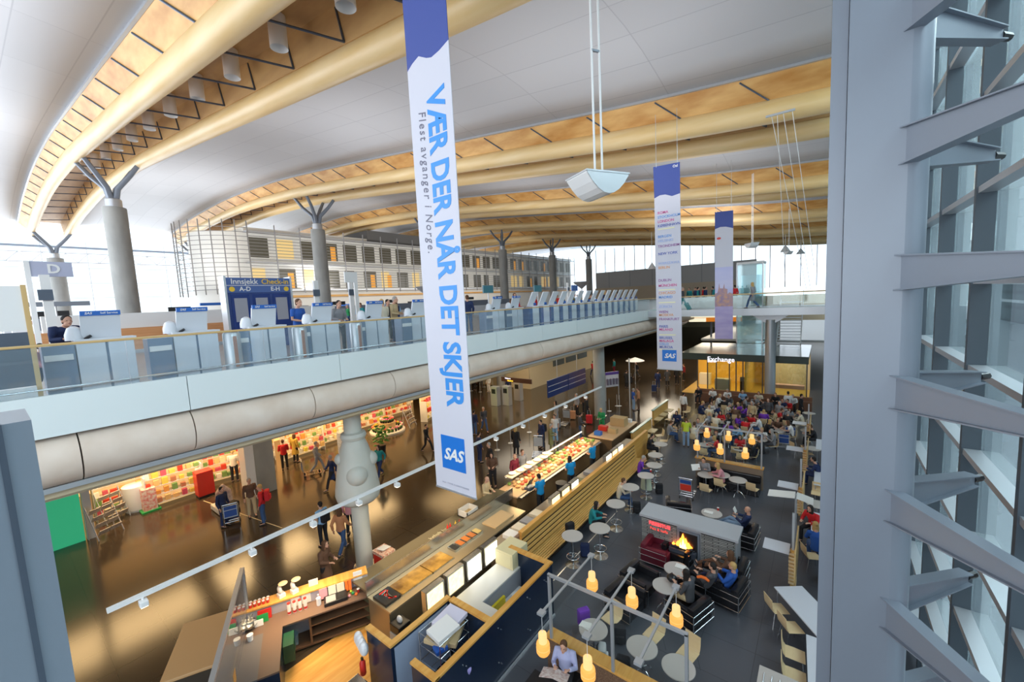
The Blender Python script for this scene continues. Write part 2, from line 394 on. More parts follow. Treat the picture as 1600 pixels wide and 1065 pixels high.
for i in range(12):   # white cylinder downlights in the recess of the nearest beam
    x = -7.2 - i*4.3
    o = MB().rod((0, 0, 0.0), (0, 0, 1.15), 0.30, seg=20, cap=False).rod((0, 0, 0.98), (0, 0, 1.15), 0.29, seg=20).build('ceiling_light', WHITE, smooth=True)
    o.location = (x, BEAMS[0]+0.25, zs(x)+0.86)
    o.name = 'ceiling_light'
    tag(o, 'white cylinder downlight in the recess of the nearest roof beam', 'ceiling light', 'cylinder downlights in the nearest beam')

# concrete columns of the departures hall with steel tree heads
def hall_column():
    t = thing('concrete_column', '', 'column')
    MB().lathe([(0.72, 0), (0.72, 10.1), (0.70, 10.15)], seg=28).build('shaft', CONC, t, smooth=True)
    MB().lathe([(0.50, 10.15), (0.50, 10.75), (0.46, 10.8)], seg=24).build('collar', LSTEEL, t, smooth=True)
    for sx in (-1, 1):
        for sy in (-1, 1):
            MB().loft([((0.12*sx, 0.12*sy, 10.7), 0.17, 0.22), ((0.25*sx, 0.3*sy, 11.6), 0.16, 0.2), ((0.9*sx, 0.95*sy, 12.5), 0.14, 0.18), ((1.25*sx, 1.65*sy, 13.6), 0.12, 0.15)], 8).build('steel_arm', STEEL, t, smooth=True)
    return t
col_k = Kind(hall_column)
for k, (x, yi, lab) in enumerate([(COLX, 0, 'thick concrete column with steel tree head, largest of all on the deck'), (COLX, 1, 'concrete column behind the grey sweater traveller, under the second beam'),
        (COLX, 2, 'concrete column mostly behind the big banner'), (COLX, 3, 'concrete column right of the big banner in front of the louvred building'), (COLX, 4, 'fourth visible concrete column going right, before the far kiosks'), (COLX, 5, 'farthest concrete column of the row on the deck'),
        (-84, 0, 'far concrete column behind the grey letter D sign'), (-84, 1, 'slim looking far concrete column left of the blue check-in sign')]):
    o = col_k((x, BEAMS[yi], DECK), 0, lab)
    if x < -80: o.scale = (1.15, 1.15, 1.02)

# walls of the building
wl_m = mat('window mullion', (0.55, 0.58, 0.62), 0.4)
wf = thing('window_1', 'bright far-left window wall with thin mullions', 'window', (-104, 0, 0)); wf['kind'] = 'structure'
for i in range(24):
    MB().box(-0.06, 0.06, -14 + i*5.4, -13.9 + i*5.4, DECK, 23).build('mullion', wl_m, wf)
for z in (9.6, 13.2, 15.8, 18.4, 21.8):
    MB().box(-0.08, 0.08, -14, 112, z, z+(0.35 if z > 21 else 0.1)).build('transom', STEEL if z > 21 else wl_m, wf)
MB().box(-0.02, 0.0, -14, 112, DECK, 23).build('pane', GLASS, wf)
# maintenance gangway truss in front of the far window
tr = thing('gangway_truss', 'pale steel gangway truss high in front of the far-left windows', 'truss', (-97, 0, 18.6))
tm = MB()
for z in (0, 1.5): tm.box(-0.1, 0.1, -10, 60, z, z+0.14)
tm.build('chord', LSTEEL, tr); tm = MB()
for i in range(28): tm.rod((0, -9 + i*2.5, 0.1), (0, -7.75 + i*2.5, 1.5), 0.07).rod((0, -7.75 + i*2.5, 1.5), (0, -6.5 + i*2.5, 0.1), 0.07)
tm.build('lattice', LSTEEL, tr)
fw_m = panel_mat('end wall panels', (0.48, 0.47, 0.46), (0.34, 0.34, 0.35), 6, 40, 'XZ', 0.5, 0.1, off=0)
struct(MB().box(-52, -12.5, 108, 108.6, 11.2, 15.6).build('wall_far', fw_m), 'grey panelled end wall')
struct(MB().box(-52, -12.5, 107.4, 108, 7.55, 11.2).build('wall_far', mat('end wall lower', (0.58, 0.47, 0.33), 0.5)), 'tan lower part of the end wall')
wn = thing('window_2', 'bright window band above the end wall', 'window', (0, 108.3, 0)); wn['kind'] = 'structure'
for i in range(20): MB().box(-52 + i*2.8, -51.85 + i*2.8, -0.1, 0.1, 9 if i > 14 else 15.6, 22).build('mullion', wl_m, wn)
MB().box(-60, 3, 0.0, 0.02, 15.6, 24).build('pane', GLASS, wn)
struct(MB().box(-60, -59.6, -14, 112, 0, 7.2).build('wall_back', CREAM))
struct(MB().box(-60, 2, 111, 111.4, 0, 7.2).build('wall_far', CREAM), 'end wall of the arrivals level')
struct(MB().box(-60, -12.4, -14.4, -14, 0, 7.2).build('wall_near', mat('dark brown wall', (0.10, 0.07, 0.05), 0.6)))

# ------------------------------------------------------------------ office block with louvres on the departures level
ob = thing('office_block', 'two storey office block behind louvre scaffolding, rounded at its left end', 'building', (-60, 0, 0))
wallm = mat('office wall', (0.80, 0.78, 0.72), 0.6)
MB().box(-12, 0, 22, 108, DECK, 19.6).build('wall', wallm, ob)
MB().lathe([(4.6, DECK), (4.6, 19.6)], (-4.6, 22, 0), 36).build('rounded_end', wallm, ob, smooth=True)
winm = mat('office window', (0.13, 0.12, 0.09), 0.15); winl = mat('office window lit', (0.75, 0.55, 0.22), 0.4, emit=0.25, ecol=(1, 0.72, 0.3))
blind = mat('orange blind', (0.75, 0.32, 0.04), 0.5, emit=0.25, ecol=(1, 0.45, 0.06))
rnd = random.Random(3)
for k in range(26):
    y = 22.6 + k*3.3
    for z0, z1 in ((12.3, 15.0), (16.4, 19.0)):
        lit = rnd.random() < (0.5 if z0 < 13 else 0.16)
        w = MB().box(0.0, 0.04, y, y + (2.3 if z0 > 14 or k % 2 else 1.6), z0, z1).build('window', winl if lit else winm, ob)
        if rnd.random() < 0.2: MB().box(0.05, 0.07, y+1.2, y+2.0, z0, z1-0.5).build('blind', blind, w)
for z in (11.9, 15.55, 19.5):
    MB().box(0, 1.3, 22, 108, z, z+0.16).build('walkway', LSTEEL, ob)
MB().box(0.0, 0.5, 22, 108, 11.0, 11.3).build('timber_band', OAK, ob)
lm = MB()
for z in [12.2 + 0.42*i for i in range(18)]: lm.box(1.3, 1.36, 22, 108, z, z+0.07)
lm.build('louvre', mat('louvre metal', (0.22, 0.21, 0.20), 0.5, 0.1), ob)
for k in range(27): MB().box(1.28, 1.42, 22 + k*3.3, 22.1 + k*3.3, 11.6, 20.6).build('louvre_post', mat('louvre post', (0.33, 0.33, 0.34), 0.5, 0.3), ob)
lm = MB()
for z in [12.2 + 0.55*i for i in range(15)]:
    lm.loft([((-4.6 + 6.0*math.cos(a), 22 + 6.0*math.sin(a), z), 0.04, 0.04) for a in [(-PI*0.75 + PI*0.75*i/16) for i in range(17)]], 5)
for i in range(12):
    a = -PI*0.75 + PI*0.75*i/11; lm.box(-0.05, 0.05, -0.05, 0.05, 11.6, 20.8, Matrix.Translation((-4.6 + 6.0*math.cos(a), 22 + 6.0*math.sin(a), 0)))
lm.build('rounded_louvre', MATS['louvre metal'], ob)
MB().box(-8, 0.5, 40, 58, 19.6, 21.6).build('plant_room', mat('dark plant cladding', (0.12, 0.12, 0.12), 0.5), ob)
MB().box(-12, 0.3, 22, 108, 19.6, 20.2).build('parapet', wallm, ob)

# ------------------------------------------------------------------ glass facade at the right with its steel
FX = 1.9
fac = thing('window_3', 'tall glass facade at the right with grey steel mullions', 'window', (FX, 0, 0)); fac['kind'] = 'structure'
myv = [-5.4 + 2.52*k for k in range(40)]
for y in myv:
    if y < 2: continue
    MB().box(-0.06, 0.16, y-0.055, y+0.055, 0, 20).build('mullion', mat('mullion steel', (0.06, 0.08, 0.10), 0.45, 0.0), fac)
    MB().box(0.19, 0.3, y+0.06, y+0.12, 0, 20).build('mullion_cap', LSTEEL, fac)
MB().box(0.16, 0.18, -6, 100, 0, 20).build('pane', FGLASS, fac)
AZ = [10.5 - 1.4*k for k in range(-6, 8)]
for z in AZ:
    MB().box(-0.04, 0.16, -6, 60, z-0.20, z-0.10).build('transom', LSTEEL, fac)
def facade_column():
    t = thing('facade_column', '', 'column')
    prof = [(-0.34, 0.0), (0.2, 0.0)]
    for i in range(7):
        a = -PI/2 + i/6*PI/2
        prof.append((0.2 + 0.20*math.cos(a), 0.20 + 0.20*math.sin(a)))
    prof += [(0.40, 0.62), (-0.34, 0.62)]
    MB().prism(prof, 'z', 0, 21).build('shaft', STEEL, t, smooth=True)
    MB().box(-0.50, -0.345, 0.12, 0.5, 0, 21).build('flange', STEEL, t)
    for i, z in enumerate(AZ):
        for sy in (-1, 1):
            # tapered arm out to the glass
            a = Vector((0.18, 0.28 if sy > 0 else 0.05, z)); e = Vector((1.12, 1.35*sy + 0.1, z))
            mb = MB(); d = (e-a).normalized(); r = d.cross(Vector((0, 0, 1)))
            A = [a + r*s*0.03 + Vector((0, 0, h)) for s, h in ((-1, -0.2), (1, -0.2), (1, 0.2), (-1, 0.2))]
            B = [e + r*s*0.03 + Vector((0, 0, h)) for s, h in ((-1, -0.07), (1, -0.07), (1, 0.07), (-1, 0.07))]
            va = [mb.b.verts.new(q) for q in A]; vb = [mb.b.verts.new(q) for q in B]
            for j in range(4): mb.b.faces.new((va[j], va[(j+1) % 4], vb[(j+1) % 4], vb[j]))
            mb.b.faces.new(va[::-1]); mb.b.faces.new(vb)
            for h1, h2 in ((0.2, 0.07), (-0.2, -0.07)):
                mb.beam(a + Vector((0, 0, h1)), e + Vector((0, 0, h2)), 0.16, 0.015)
            arm = mb.build('bracket_arm', STEEL, t)
            MB().rod(e, e + d*0.16, 0.05).build('clamp', BLACK, arm)
    return t
fc = Kind(facade_column)
fl = ['nearest facade column, a broad grey steel shaft with bracket arms at the right', 'second facade column, seen as a narrow strip left of the nearest one', 'third facade column from the camera', 'fourth facade column from the camera', 'fifth facade column from the camera', 'sixth facade column, farthest']
for k in range(6): fc((0.50, 6.45 + 8.05*k, 0), 0, fl[k])
# outside
struct(MB().box(2.2, 90, -60, 200, -0.6, -0.3).build('ground_outside', mat('wet forecourt', (0.45, 0.47, 0.50), 0.5)), 'pale forecourt outside the glass')
cb = thing('car_park_building', 'long grey building across the forecourt, seen through the facade glass', 'building', (30, 0, -0.3))
MB().box(0, 14, -20, 150, 0, 13).build('wall', panel_mat('car park wall', (0.10, 0.13, 0.14), (0.04, 0.05, 0.06), 6, 3, 'YZ', 0.6, 0.35, off=0), cb)
for z in (4, 7.6, 11.2): MB().box(-0.5, 0, -20, 150, z, z+0.5).build('ledge', WHITE, cb)
MB().box(-9, -0.6, 6, 80, 6.2, 6.6).build('canopy', LSTEEL, cb)
tree = thing('street_tree', 'small green tree outside the facade glass', 'tree', (12, 20, -0.3))
MB().rod((0, 0, 0), (0, 0, 2.4), 0.14, 0.08).build('trunk', mat('bark', (0.12, 0.08, 0.05), 0.8), tree)
lf = MB(); rr = random.Random(4)
for i in range(240):
    a = rr.random()*2*PI; u = rr.uniform(-1, 1); R_ = 1.5*rr.random()**0.4
    c = (R_*math.cos(a)*math.sqrt(1-u*u), R_*math.sin(a)*math.sqrt(1-u*u), 3.4 + 1.5*u*rr.random()**0.3)
    lf.ball(c, 0.18, 0.18, 0.12, 6)
lf.build('foliage', LEAF, tree)
def parked_car():
    t = thing('car', '', 'car')
    MB().prism([(-2.1, 0.35), (2.1, 0.35), (2.15, 0.8), (1.2, 0.95), (0.6, 1.42), (-1.0, 1.45), (-1.7, 0.98), (-2.15, 0.9)], 'x', -0.85, 0.85).build('body', CLOTH, t, color=(0.5, 0.02, 0.06))
    MB().prism([(1.05, 0.97), (0.55, 1.38), (-0.95, 1.4), (-1.5, 1.0)], 'x', -0.87, 0.87).build('window_band', BLACK, t)
    for x in (-0.8, 0.8):
        for y in (-1.3, 1.3): MB().rod((x-0.1, y, 0.33), (x+0.1, y, 0.33), 0.33, seg=14).build('wheel', BLACK, t)
    return t
ck = Kind(parked_car)
ck((7, 8.6, -0.3), 0.05, 'red car outside the glass, nearest of the cars')
for (x, y, c, l) in ((7.2, 15, (0.6, 0.6, 0.62), 'silver car outside the glass behind the red one'), (14, 12, (0.05, 0.06, 0.08), 'dark car on the far lane outside the glass')):
    o = ck((x, y, -0.3), 0, l)
    for c_ in o.children:
        if c_.name.startswith('body'): c_.color = (*c, 1)

# steel wall at the left edge, right next to the camera
sw = thing('steel_parapet', 'grey steel parapet end close to the camera at the left edge', 'parapet', (-2.0, 0.07, 0))
MB().box(-0.30, 0, -1.3, 0, 6.9, 8.70).build('panel', STEEL, sw)
MB().box(-0.012, 0.006, -0.075, -0.06, 6.9, 8.70).build('groove', DSTEEL, sw)
MB().box(-0.30, 0.02, -1.3, -0.20, 8.70, 8.73).build('cap', LSTEEL, sw)
for z in (8.62, 8.35, 8.1): MB().rod((0.0, -0.26, z), (0.02, -0.26, z), 0.02, seg=10).build('bolt', CHROME, sw)

# footbridge across the hall, its column
br = thing('footbridge', 'steel footbridge with glass sides crossing the hall to the facade', 'footbridge', (0, 33.2, 0))
br['kind'] = 'structure'
MB().box(EDGE+0.0, 1.2, 0, 3.6, 7.30, DECK).build('walkway', mat('bridge floor', (0.5, 0.5, 0.52), 0.4), br)
MB().box(EDGE+0.0, 1.2, -0.14, 0, 7.12, 7.62).build('girder', LSTEEL, br)
MB().box(EDGE+0.0, 1.2, 3.6, 3.74, 7.12, 7.62).build('girder', LSTEEL, br)
for y in (0.05, 3.55):
    for k in range(5): MB().box(EDGE+0.1 + k*2.5, EDGE + 2.55 + k*2.5, y-0.01, y+0.01, 7.62, 8.6).build('glass_panel', GLASS, br)
    MB().box(EDGE+0.1, 1.1, y-0.03, y+0.03, 8.6, 8.65).build('handrail', RAILW, br)
bc = thing('round_column', 'slim grey round column under the footbridge', 'column', (-3.25, 36.4, 0))
MB().cyl(0, 0, 0, 6.6, 0.36, 24).build('shaft', LSTEEL, bc, smooth=True)
MB().prism([(-0.36, 6.4), (0.36, 6.4), (1.4, 7.1), (-1.4, 7.1)], 'y', -0.2, 0.2).build('head', LSTEEL, bc)

# columns under the deck
t = thing('sculpted_column', 'round concrete column with a bell shaped sculpture and stone balls around its shaft', 'column', (-12.62, 7.3, 0)); t.scale = (.69, .69, 1)
MB().cyl(0, 0, 0.06, 5.74, 0.41, 32).build('shaft', BELL, t, smooth=True)
MB().lathe([(0.55, 0), (0.55, 0.07), (0.42, 0.09)], seg=32).build('foot_ring', INOX, t, smooth=True)
bell = MB().lathe([(0.42, 2.45), (0.84, 2.47), (1.0, 2.58), (1.06, 2.75), (1.04, 2.95), (0.92, 3.5), (0.77, 4.05), (0.66, 4.35), (0.55, 4.55), (0.44, 4.7)], seg=40).build('bell', BELL, t, smooth=True)
MB().lathe([(0.42, 4.60), (0.57, 4.64), (0.62, 4.74), (0.57, 4.84), (0.42, 4.88)], seg=36).build('ring', BELL, t, smooth=True)
for a, zb_, rb in ((-0.5, 3.5, 0.42), (0.95, 3.85, 0.32), (-2.0, 4.0, 0.24), (2.6, 3.5, 0.40)):
    MB().ball((0.66*math.cos(a), 0.66*math.sin(a), zb_), rb*1.2, rb*1.2, rb*.86, seg=24).build('stone_ball', BELL, t, smooth=True)
def under_column():
    t = thing('round_column', '', 'column'); MB().cyl(0, 0, 0, 5.76, 0.42, 28).build('shaft', CONC, t, smooth=True)
    MB().lathe([(0.48, 0), (0.48, 0.1), (0.42, 0.12)], seg=28).build('foot_ring', INOX, t); return t
uc = Kind(under_column)
uc((-13.3, 27.7, 0), 0, 'round concrete column right of the blue departure boards')
uc((-26.9, 32.6, 0), 0, 'round concrete column in the dark behind the barriers, right of the big banner')
t = thing('square_column', 'square grey column beside the shop, with a white slab at its side', 'column', (-22.6, 7.6, 0))
MB().box(-0.45, 0.45, -0.1, 0.8, 0, 5.76).build('shaft', CONC, t); MB().box(-0.3, 0.5, -0.5, -0.1, 0, 5.76).build('slab', WHITE, t)

# light track hung over the counters
tk = thing('light_track', 'long white light track running diagonally above the food counters', 'light track', (-9.6, 0, 4.1))
MB().box(-0.04, 0.04, 0.8, 20.2, -0.035, 0.035).build('rail', WHITE, tk)
for y in (1.25, 3.0, 4.3, 5.5, 6.7, 8.3, 9.7, 11.1, 12.8, 14.4, 16.2, 18.2):
    s_ = MB().box(0.0, 0.16, y-0.06, y+0.06, -0.16, -0.06, bevel=0.015).rod((0.05, y, -0.08), (0.05, y, -0.02), 0.02).build('spotlight', WHITE, tk)
    MB().box(0.02, 0.14, y-0.05, y+0.05, -0.172, -0.162).build('lens', LITW, s_)
for y, e in ((6.3, 45), (8.5, 60), (12, 75), (15, 75), (18, 75)):
    l = bpy.data.lights.new('track_spot', 'SPOT'); l.energy = e*0.7; l.color = (1, 0.78, 0.5); l.spot_size = 2.0; l.spot_blend = 1.0; l.shadow_soft_size = 0.3
    lo = bpy.data.objects.new('track_spot', l); COL.objects.link(lo); lo.location = (-9.45, y, 3.8); lo.rotation_euler = (0, -0.1, 0)

# hanging wing shaped ceiling lamp and thin hanging ones behind it
def wing_lamp():
    t = thing('hanging_reflector', '', 'lamp')
    w = MB()
    secs = []
    for i in range(9):
        u = -1 + 2*i/8; wdt = 0.34
        secs.append((u*0.50, 0.02 + 0.38*(1-u*u)))
    poly = [(u, 0) for u, _ in secs[:1]] + [(u, -d) for u, d in secs] + [(secs[-1][0], 0)]
    w.prism(poly, 'x', -0.42, 0.30).build('shell', WHITE, t)
    MB().prism([(u, d_) for u, d_ in poly], 'x', 0.301, 0.32).build('end_cheek', LSTEEL, t)
    MB().box(-0.44, 0.33, -0.52, 0.52, 0.0, 0.03).build('rim', LSTEEL, t)
    for y in (-0.09, 0.09): MB().rod((0, y, 0.03), (0, y, 6.0), 0.022, seg=8).build('suspension_rod', WHITE, t)
    MB().box(-0.02, 0.02, -0.1, 0.1, 2.4, 2.44).build('spacer', STEEL, t)
    return t
wk = Kind(wing_lamp)
wk((-3.72, 8.0, 11.42), -0.5, 'large white boat shaped lamp hanging on twin rods right of the big banner')
wk((-4.2, 34.0, 12.2), 0.7, 'dark looking boat shaped lamp on twin rods beside the third banner', scale=0.8)
wk((-3.0, 50, 12.5), 0.7, 'small far boat shaped lamp above the glass lift', scale=0.7)
for (x, y, z) in ((-4.6, 70, 14), (-3.4, 84, 14.4), (-20, 60, 12.6)):
    o = MB().lathe([(0.02, 0.9), (0.6, 0.0), (0.62, -0.06), (0.1, -0.1)], seg=16).rod((0, 0, 0.5), (0, 0, 5.2), 0.03).build('pendant_lamp', WHITE); o.location = (x, y, z)
    tag(o, 'small cone pendant lamp far away under the ceiling', 'lamp', 'far cone pendants')
wr = thing('rigging_wires', 'bunch of thin white wires slanting down from the second roof beam', 'wires', (0, 0, 0))
for a, c in (((-1.9, 20.6, 16.0), (-0.9, 30, 8.8)), ((-1.5, 20.6, 16.0), (-0.7, 30, 8.8)), ((-1.7, 20.6, 16.0), (-2.0, 31, 8.9)), ((-1.2, 20.6, 16.0), (-0.5, 27, 10))):
    MB().rod(a, c, 0.012, seg=5).build('wire', WHITE, wr)
MB().beam((-2.1, 20.6, 16.0), (-1.1, 20.6, 16.0), 0.06, 0.08).build('pulley_bar', LSTEEL, wr)
# ------------------------------------------------------------------ banners
def wavy(x0, x1, z, amp, ph, n=10): return [(x0 + (x1-x0)*i/n, z + amp*math.sin(ph + 2.6*i/n)) for i in range(n+1)]
bn = thing('hanging_banner', 'tall white banner with large light blue Norwegian words, largest and nearest of the three banners', 'banner', (-6.4, 6.0, 0))
x0, x1, zb = -0.62, 0.61, 4.86
top = zs(-6.4) + 0.5
wv = [(-0.62, 13.85), (-0.45, 13.95), (-0.25, 14.02), (-0.02, 13.90), (0.12, 13.86), (0.35, 13.90), (0.61, 13.99)]
MB().prism([(x0, zb), (x1, zb), (x1, 13.99)] + wv[::-1][1:], 'y', 0, 0.014).build('cloth', BANW, bn)
MB().prism([(x0, top), (x0, 13.85)] + wv[1:] + [(x1, top)], 'y', 0, 0.014).build('blue_top', BANB, bn)
MB().box(x0-0.01, x1+0.01, -0.01, 0.024, zb-0.02, zb+0.02).build('hem_bar', LSTEEL, bn)
MB().box(x0-0.02, x1+0.02, -0.02, 0.03, top, top+0.05).build('top_bar', LSTEEL, bn)
# the words run down the cloth, letter tops to the right
def down(x, z): return frame_m((x, -0.004, z), (0, 0, -1), (1, 0, 0))
text_mesh('VÆR DER NÅR DET SKJER', 0.70, SKYB, 'big_lettering', bn, bold=0.03, align='LEFT', M4=down(0.14, 13.30), spacing=0.98)
text_mesh('Flest avganger i Norge.', 0.30, mat('thin letter grey', (0.16, 0.16, 0.22), 0.6), 'small_lettering', bn, shear=0.25, align='LEFT', M4=down(-0.27, 13.05), spacing=1.25)
MB().box(-0.36, 0.36, -0.006, 0.0, 5.36, 6.12).build('logo_square', SASB, bn)
text_mesh('SAS', 0.36, WHITE, 'logo_lettering', bn, bold=0.03, shear=0.32, M4=frame_m((0.0, -0.012, 5.70), (1, 0, 0), (0, 0, 1)))
text_mesh('sas.no  A STAR ALLIANCE MEMBER', 0.055, mat('faint grey', (0.5, 0.5, 0.58), 0.6), 'small_print', bn, M4=frame_m((0.0, -0.004, 5.02), (1, 0, 0), (0, 0, 1)))
bb = bn
# fit the big words to the length the photograph shows (from z 13.3 down to 6.7)
for o in bn.children:
    if o.name.startswith('big_lettering'):
        zsv = [v.co.z for v in o.data.vertices]; a, c = min(zsv), max(zsv)
        for v in o.data.vertices: v.co.z = 6.78 + (v.co.z - a) / (c - a) * (13.28 - 6.78)
    if o.name.startswith('small_lettering'):
        zsv = [v.co.z for v in o.data.vertices]; a, c = min(zsv), max(zsv)
        for v in o.data.vertices: v.co.z = 10.1 + (v.co.z - a) / (c - a) * (12.95 - 10.1)

b2 = thing('hanging_banner', 'white banner listing city names in coloured lines, blue logo square at its foot', 'banner', (-5.9, 20.0, 0))
wv = [(-0.61, 13.46), (-0.35, 13.56), (-0.1, 13.55), (0.2, 13.42), (0.56, 13.48)]
MB().prism([(-0.58, 5.35), (0.58, 5.35), (0.56, 13.48)] + wv[::-1][1:], 'y', 0, 0.014).build('cloth', BANW, b2)
MB().prism([(-0.64, 14.9)] + wv + [(0.56, 14.85)], 'y', 0, 0.014).build('blue_top', BANB, b2)
MB().box(-0.6, 0.6, -0.01, 0.02, 5.30, 5.36).build('hem_bar', LSTEEL, b2)
for x in (-0.5, 0.45): MB().rod((x, 0, 14.85), (x, 0, 17.2), 0.01, seg=5).build('wire', LSTEEL, b2)
cc = [(0.30, 0.12, 0.35), (0.10, 0.30, 0.70), (0.65, 0.08, 0.30), (0.08, 0.12, 0.45), (0.75, 0.35, 0.15), (0.35, 0.45, 0.75)]
lines = [('ROMA', 12.75, 2), ('STOCKHOLM', 12.55, 1), ('LONDON', 12.35, 2), ('KØBENHAVN', 12.15, 3), ('BERGEN', 11.65, 1), ('HELSINKI', 11.45, 5), ('TRONDHEIM', 11.2, 0), ('NEW YORK', 10.85, 3), ('WARSZAWA', 10.4, 5), ('BERLIN', 10.2, 4), ('DUBLIN', 9.6, 0), ('MÜNCHEN', 9.35, 2), ('CHICAGO', 9.0, 4), ('MADRID', 8.8, 1), ('ZÜRICH', 8.35, 5), ('WIEN', 8.1, 0), ('MOSKVA', 7.95, 4), ('FRANKFURT', 7.75, 0), ('PARIS', 7.4, 3), ('MILANO', 7.25, 2), ('BRUSSEL', 6.85, 3), ('MALAGA', 6.7, 2), ('OSLO', 6.55, 1), ('MURCIA', 6.4, 3)]
for s_, z, ci in lines:
    text_mesh(s_, 0.17, mat('city ink %d' % ci, cc[ci], 0.6), 'city_name', b2, bold=0.01, align='LEFT', M4=frame_m((-0.47, -0.004, z), (1, 0, 0), (0, 0, 1)))
for z in (12.0, 9.15, 8.55, 7.0, 6.28):
    MB().box(-0.47, 0.3, -0.004, 0, z-0.02, z+0.02).build('yellow_line', mat('pale yellow', (0.85, 0.82, 0.45), 0.6), b2)
MB().box(-0.34, 0.33, -0.006, 0, 5.72, 6.28).build('logo_square', SASB, b2)
text_mesh('SAS', 0.30, WHITE, 'logo_lettering', b2, bold=0.03, shear=0.32, M4=frame_m((0, -0.012, 5.98), (1, 0, 0), (0, 0, 1)))
text_mesh('Osl', 0.16, WHITE, 'corner_mark', b2, bold=0.02, M4=frame_m((0.36, -0.01, 14.72), (1, 0, 0), (0, 0, 1)))

b3 = thing('hanging_banner', 'banner printed with a dusk picture of a cathedral town, farthest of the three banners', 'banner', (-4.96, 28.0, 0))
wv = [(-0.5, 12.73), (-0.2, 12.82), (0.1, 12.80), (0.5, 12.66)]
MB().prism([(-0.5, 5.98), (0.5, 5.98), (0.5, 12.66)] + wv[::-1][1:], 'y', 0, 0.014).build('cloth', BANW, b3)
MB().prism([(-0.5, 13.75)] + wv + [(0.5, 13.7)], 'y', 0, 0.014).build('blue_top', BANB, b3)
MB().box(-0.5, 0.5, -0.005, 0.0, 8.0, 10.4).build('printed_sky', mat('print sky', (0.42, 0.45, 0.75), 0.6, noise=((0.3, 1, 0.9), (0.62, 0.60, 0.80), 3)), b3)
MB().prism([(-0.5, 8.0), (0.5, 8.0), (0.5, 8.75), (0.32, 8.85), (0.2, 8.75), (0.2, 9.05), (0.05, 9.1), (0.02, 9.4), (-0.05, 9.1), (-0.22, 9.12), (-0.26, 9.45), (-0.3, 9.1), (-0.36, 8.85), (-0.5, 8.8)], 'y', -0.008, -0.005).build('printed_town', mat('print town', (0.62, 0.35, 0.22), 0.6, noise=((5, 5, 5), (0.30, 0.22, 0.38), 5)), b3)
MB().box(-0.5, 0.5, -0.007, 0.0, 5.98, 8.25).build('printed_water', mat('print water', (0.36, 0.30, 0.58), 0.6, noise=((0.6, 2, 2.5), (0.52, 0.44, 0.66), 3)), b3)
MB().ball((-0.28, -0.004, 12.15), 0.12, 0.004, 0.07).build('corner_mark', RED, b3)
for x in (-0.4, 0.4): MB().rod((x, 0, 13.7), (x, 0, 16.6), 0.01, seg=5).build('wire', LSTEEL, b3)

# ------------------------------------------------------------------ departures deck: kiosks, desks, signs
KG = mat('kiosk grey', (0.68, 0.71, 0.77), 0.35); KD = mat('kiosk dark panel', (0.17, 0.23, 0.33), 0.3); KW = mat('kiosk white', (0.82, 0.83, 0.87), 0.4)
def kiosk(blue_side=True):
    t = thing('check_in_kiosk', '', 'check-in kiosk')
    MB().box(-0.34, 0.06, -0.44, 0.0, 0.03, 1.06, bevel=0.01).build('pedestal', KG, t)
    MB().box(-0.34, 0.06, 0.045, 0.46, 0.03, 1.06, bevel=0.01).build('pedestal', KG, t)
    MB().box(-0.30, 0.02, -0.005, 0.05, 0.03, 1.0).build('seam_post', KD, t)
    MB().box(-0.36, 0.08, -0.92, -0.46, 0.03, 1.0, bevel=0.01).build('side_cabinet', KD, t)
    MB().box(-0.38, 0.12, -0.46, 0.50, 1.06, 1.10).build('counter', KG, t)
    MB().beam((-0.10, -0.02, 1.10), (0.04, -0.02, 1.60), 0.62, 0.05, (1, 0, 0)).build('screen_hood', KG, t)
    h = MB().box(0.03, 0.09, -0.32, 0.30, 1.58, 1.68).build('header', BLUE, t)
    text_mesh('SAS', 0.07, WHITE, 'header_text', h, bold=0.02, shear=0.3, M4=frame_m((0.095, -0.2, 1.63), (0, 1, 0), (0, 0, 1)))
    text_mesh('Self Service', 0.06, WHITE, 'header_text', h, bold=0.01, M4=frame_m((0.095, 0.12, 1.63), (0, 1, 0), (0, 0, 1)))
    MB().lathe([(0.15, 1.08), (0.15, 1.2), (0.10, 1.34), (0.03, 1.38)], (-0.16, -0.42, 0), 14).build('printer', KG, t, smooth=True)
    MB().rod((-0.05, -0.28, 1.1), (0.02, -0.2, 1.16), 0.03).build('scanner', BLACK, t)
    MB().box(0.09, 0.12, -0.9, -0.5, 0.70, 0.82).build('label_strip', WHITE, t)
    MB().rod((0.13, -0.9, 0.14), (0.13, 0.45, 0.14), 0.018).build('kick_rail', CHROME, t)
    return t
kk = Kind(kiosk)
kys = [1.62, 3.22, 4.85, 6.5, 8.35, 10.3]
klab = ['grey self service kiosk nearest the left edge, a person in navy leaning at it', 'grey self service kiosk left of the blue check-in sign, nobody at it', 'grey self service kiosk in front of the blue check-in sign cabinet', 'grey self service kiosk where the man in the blue t-shirt stands', 'grey self service kiosk between the grey sweater man and the beige pair', 'grey self service kiosk just left of the big banner']
for y, l in zip(kys, klab): kk((-12.35, y, DECK), 0, l)
for k, (y, l) in enumerate([(15.0, 'grey kiosk first right of the big banner'), (16.5, 'grey kiosk second right of the big banner, by the person bending in red')]):
    kk((-12.35, y, DECK), 0, l)
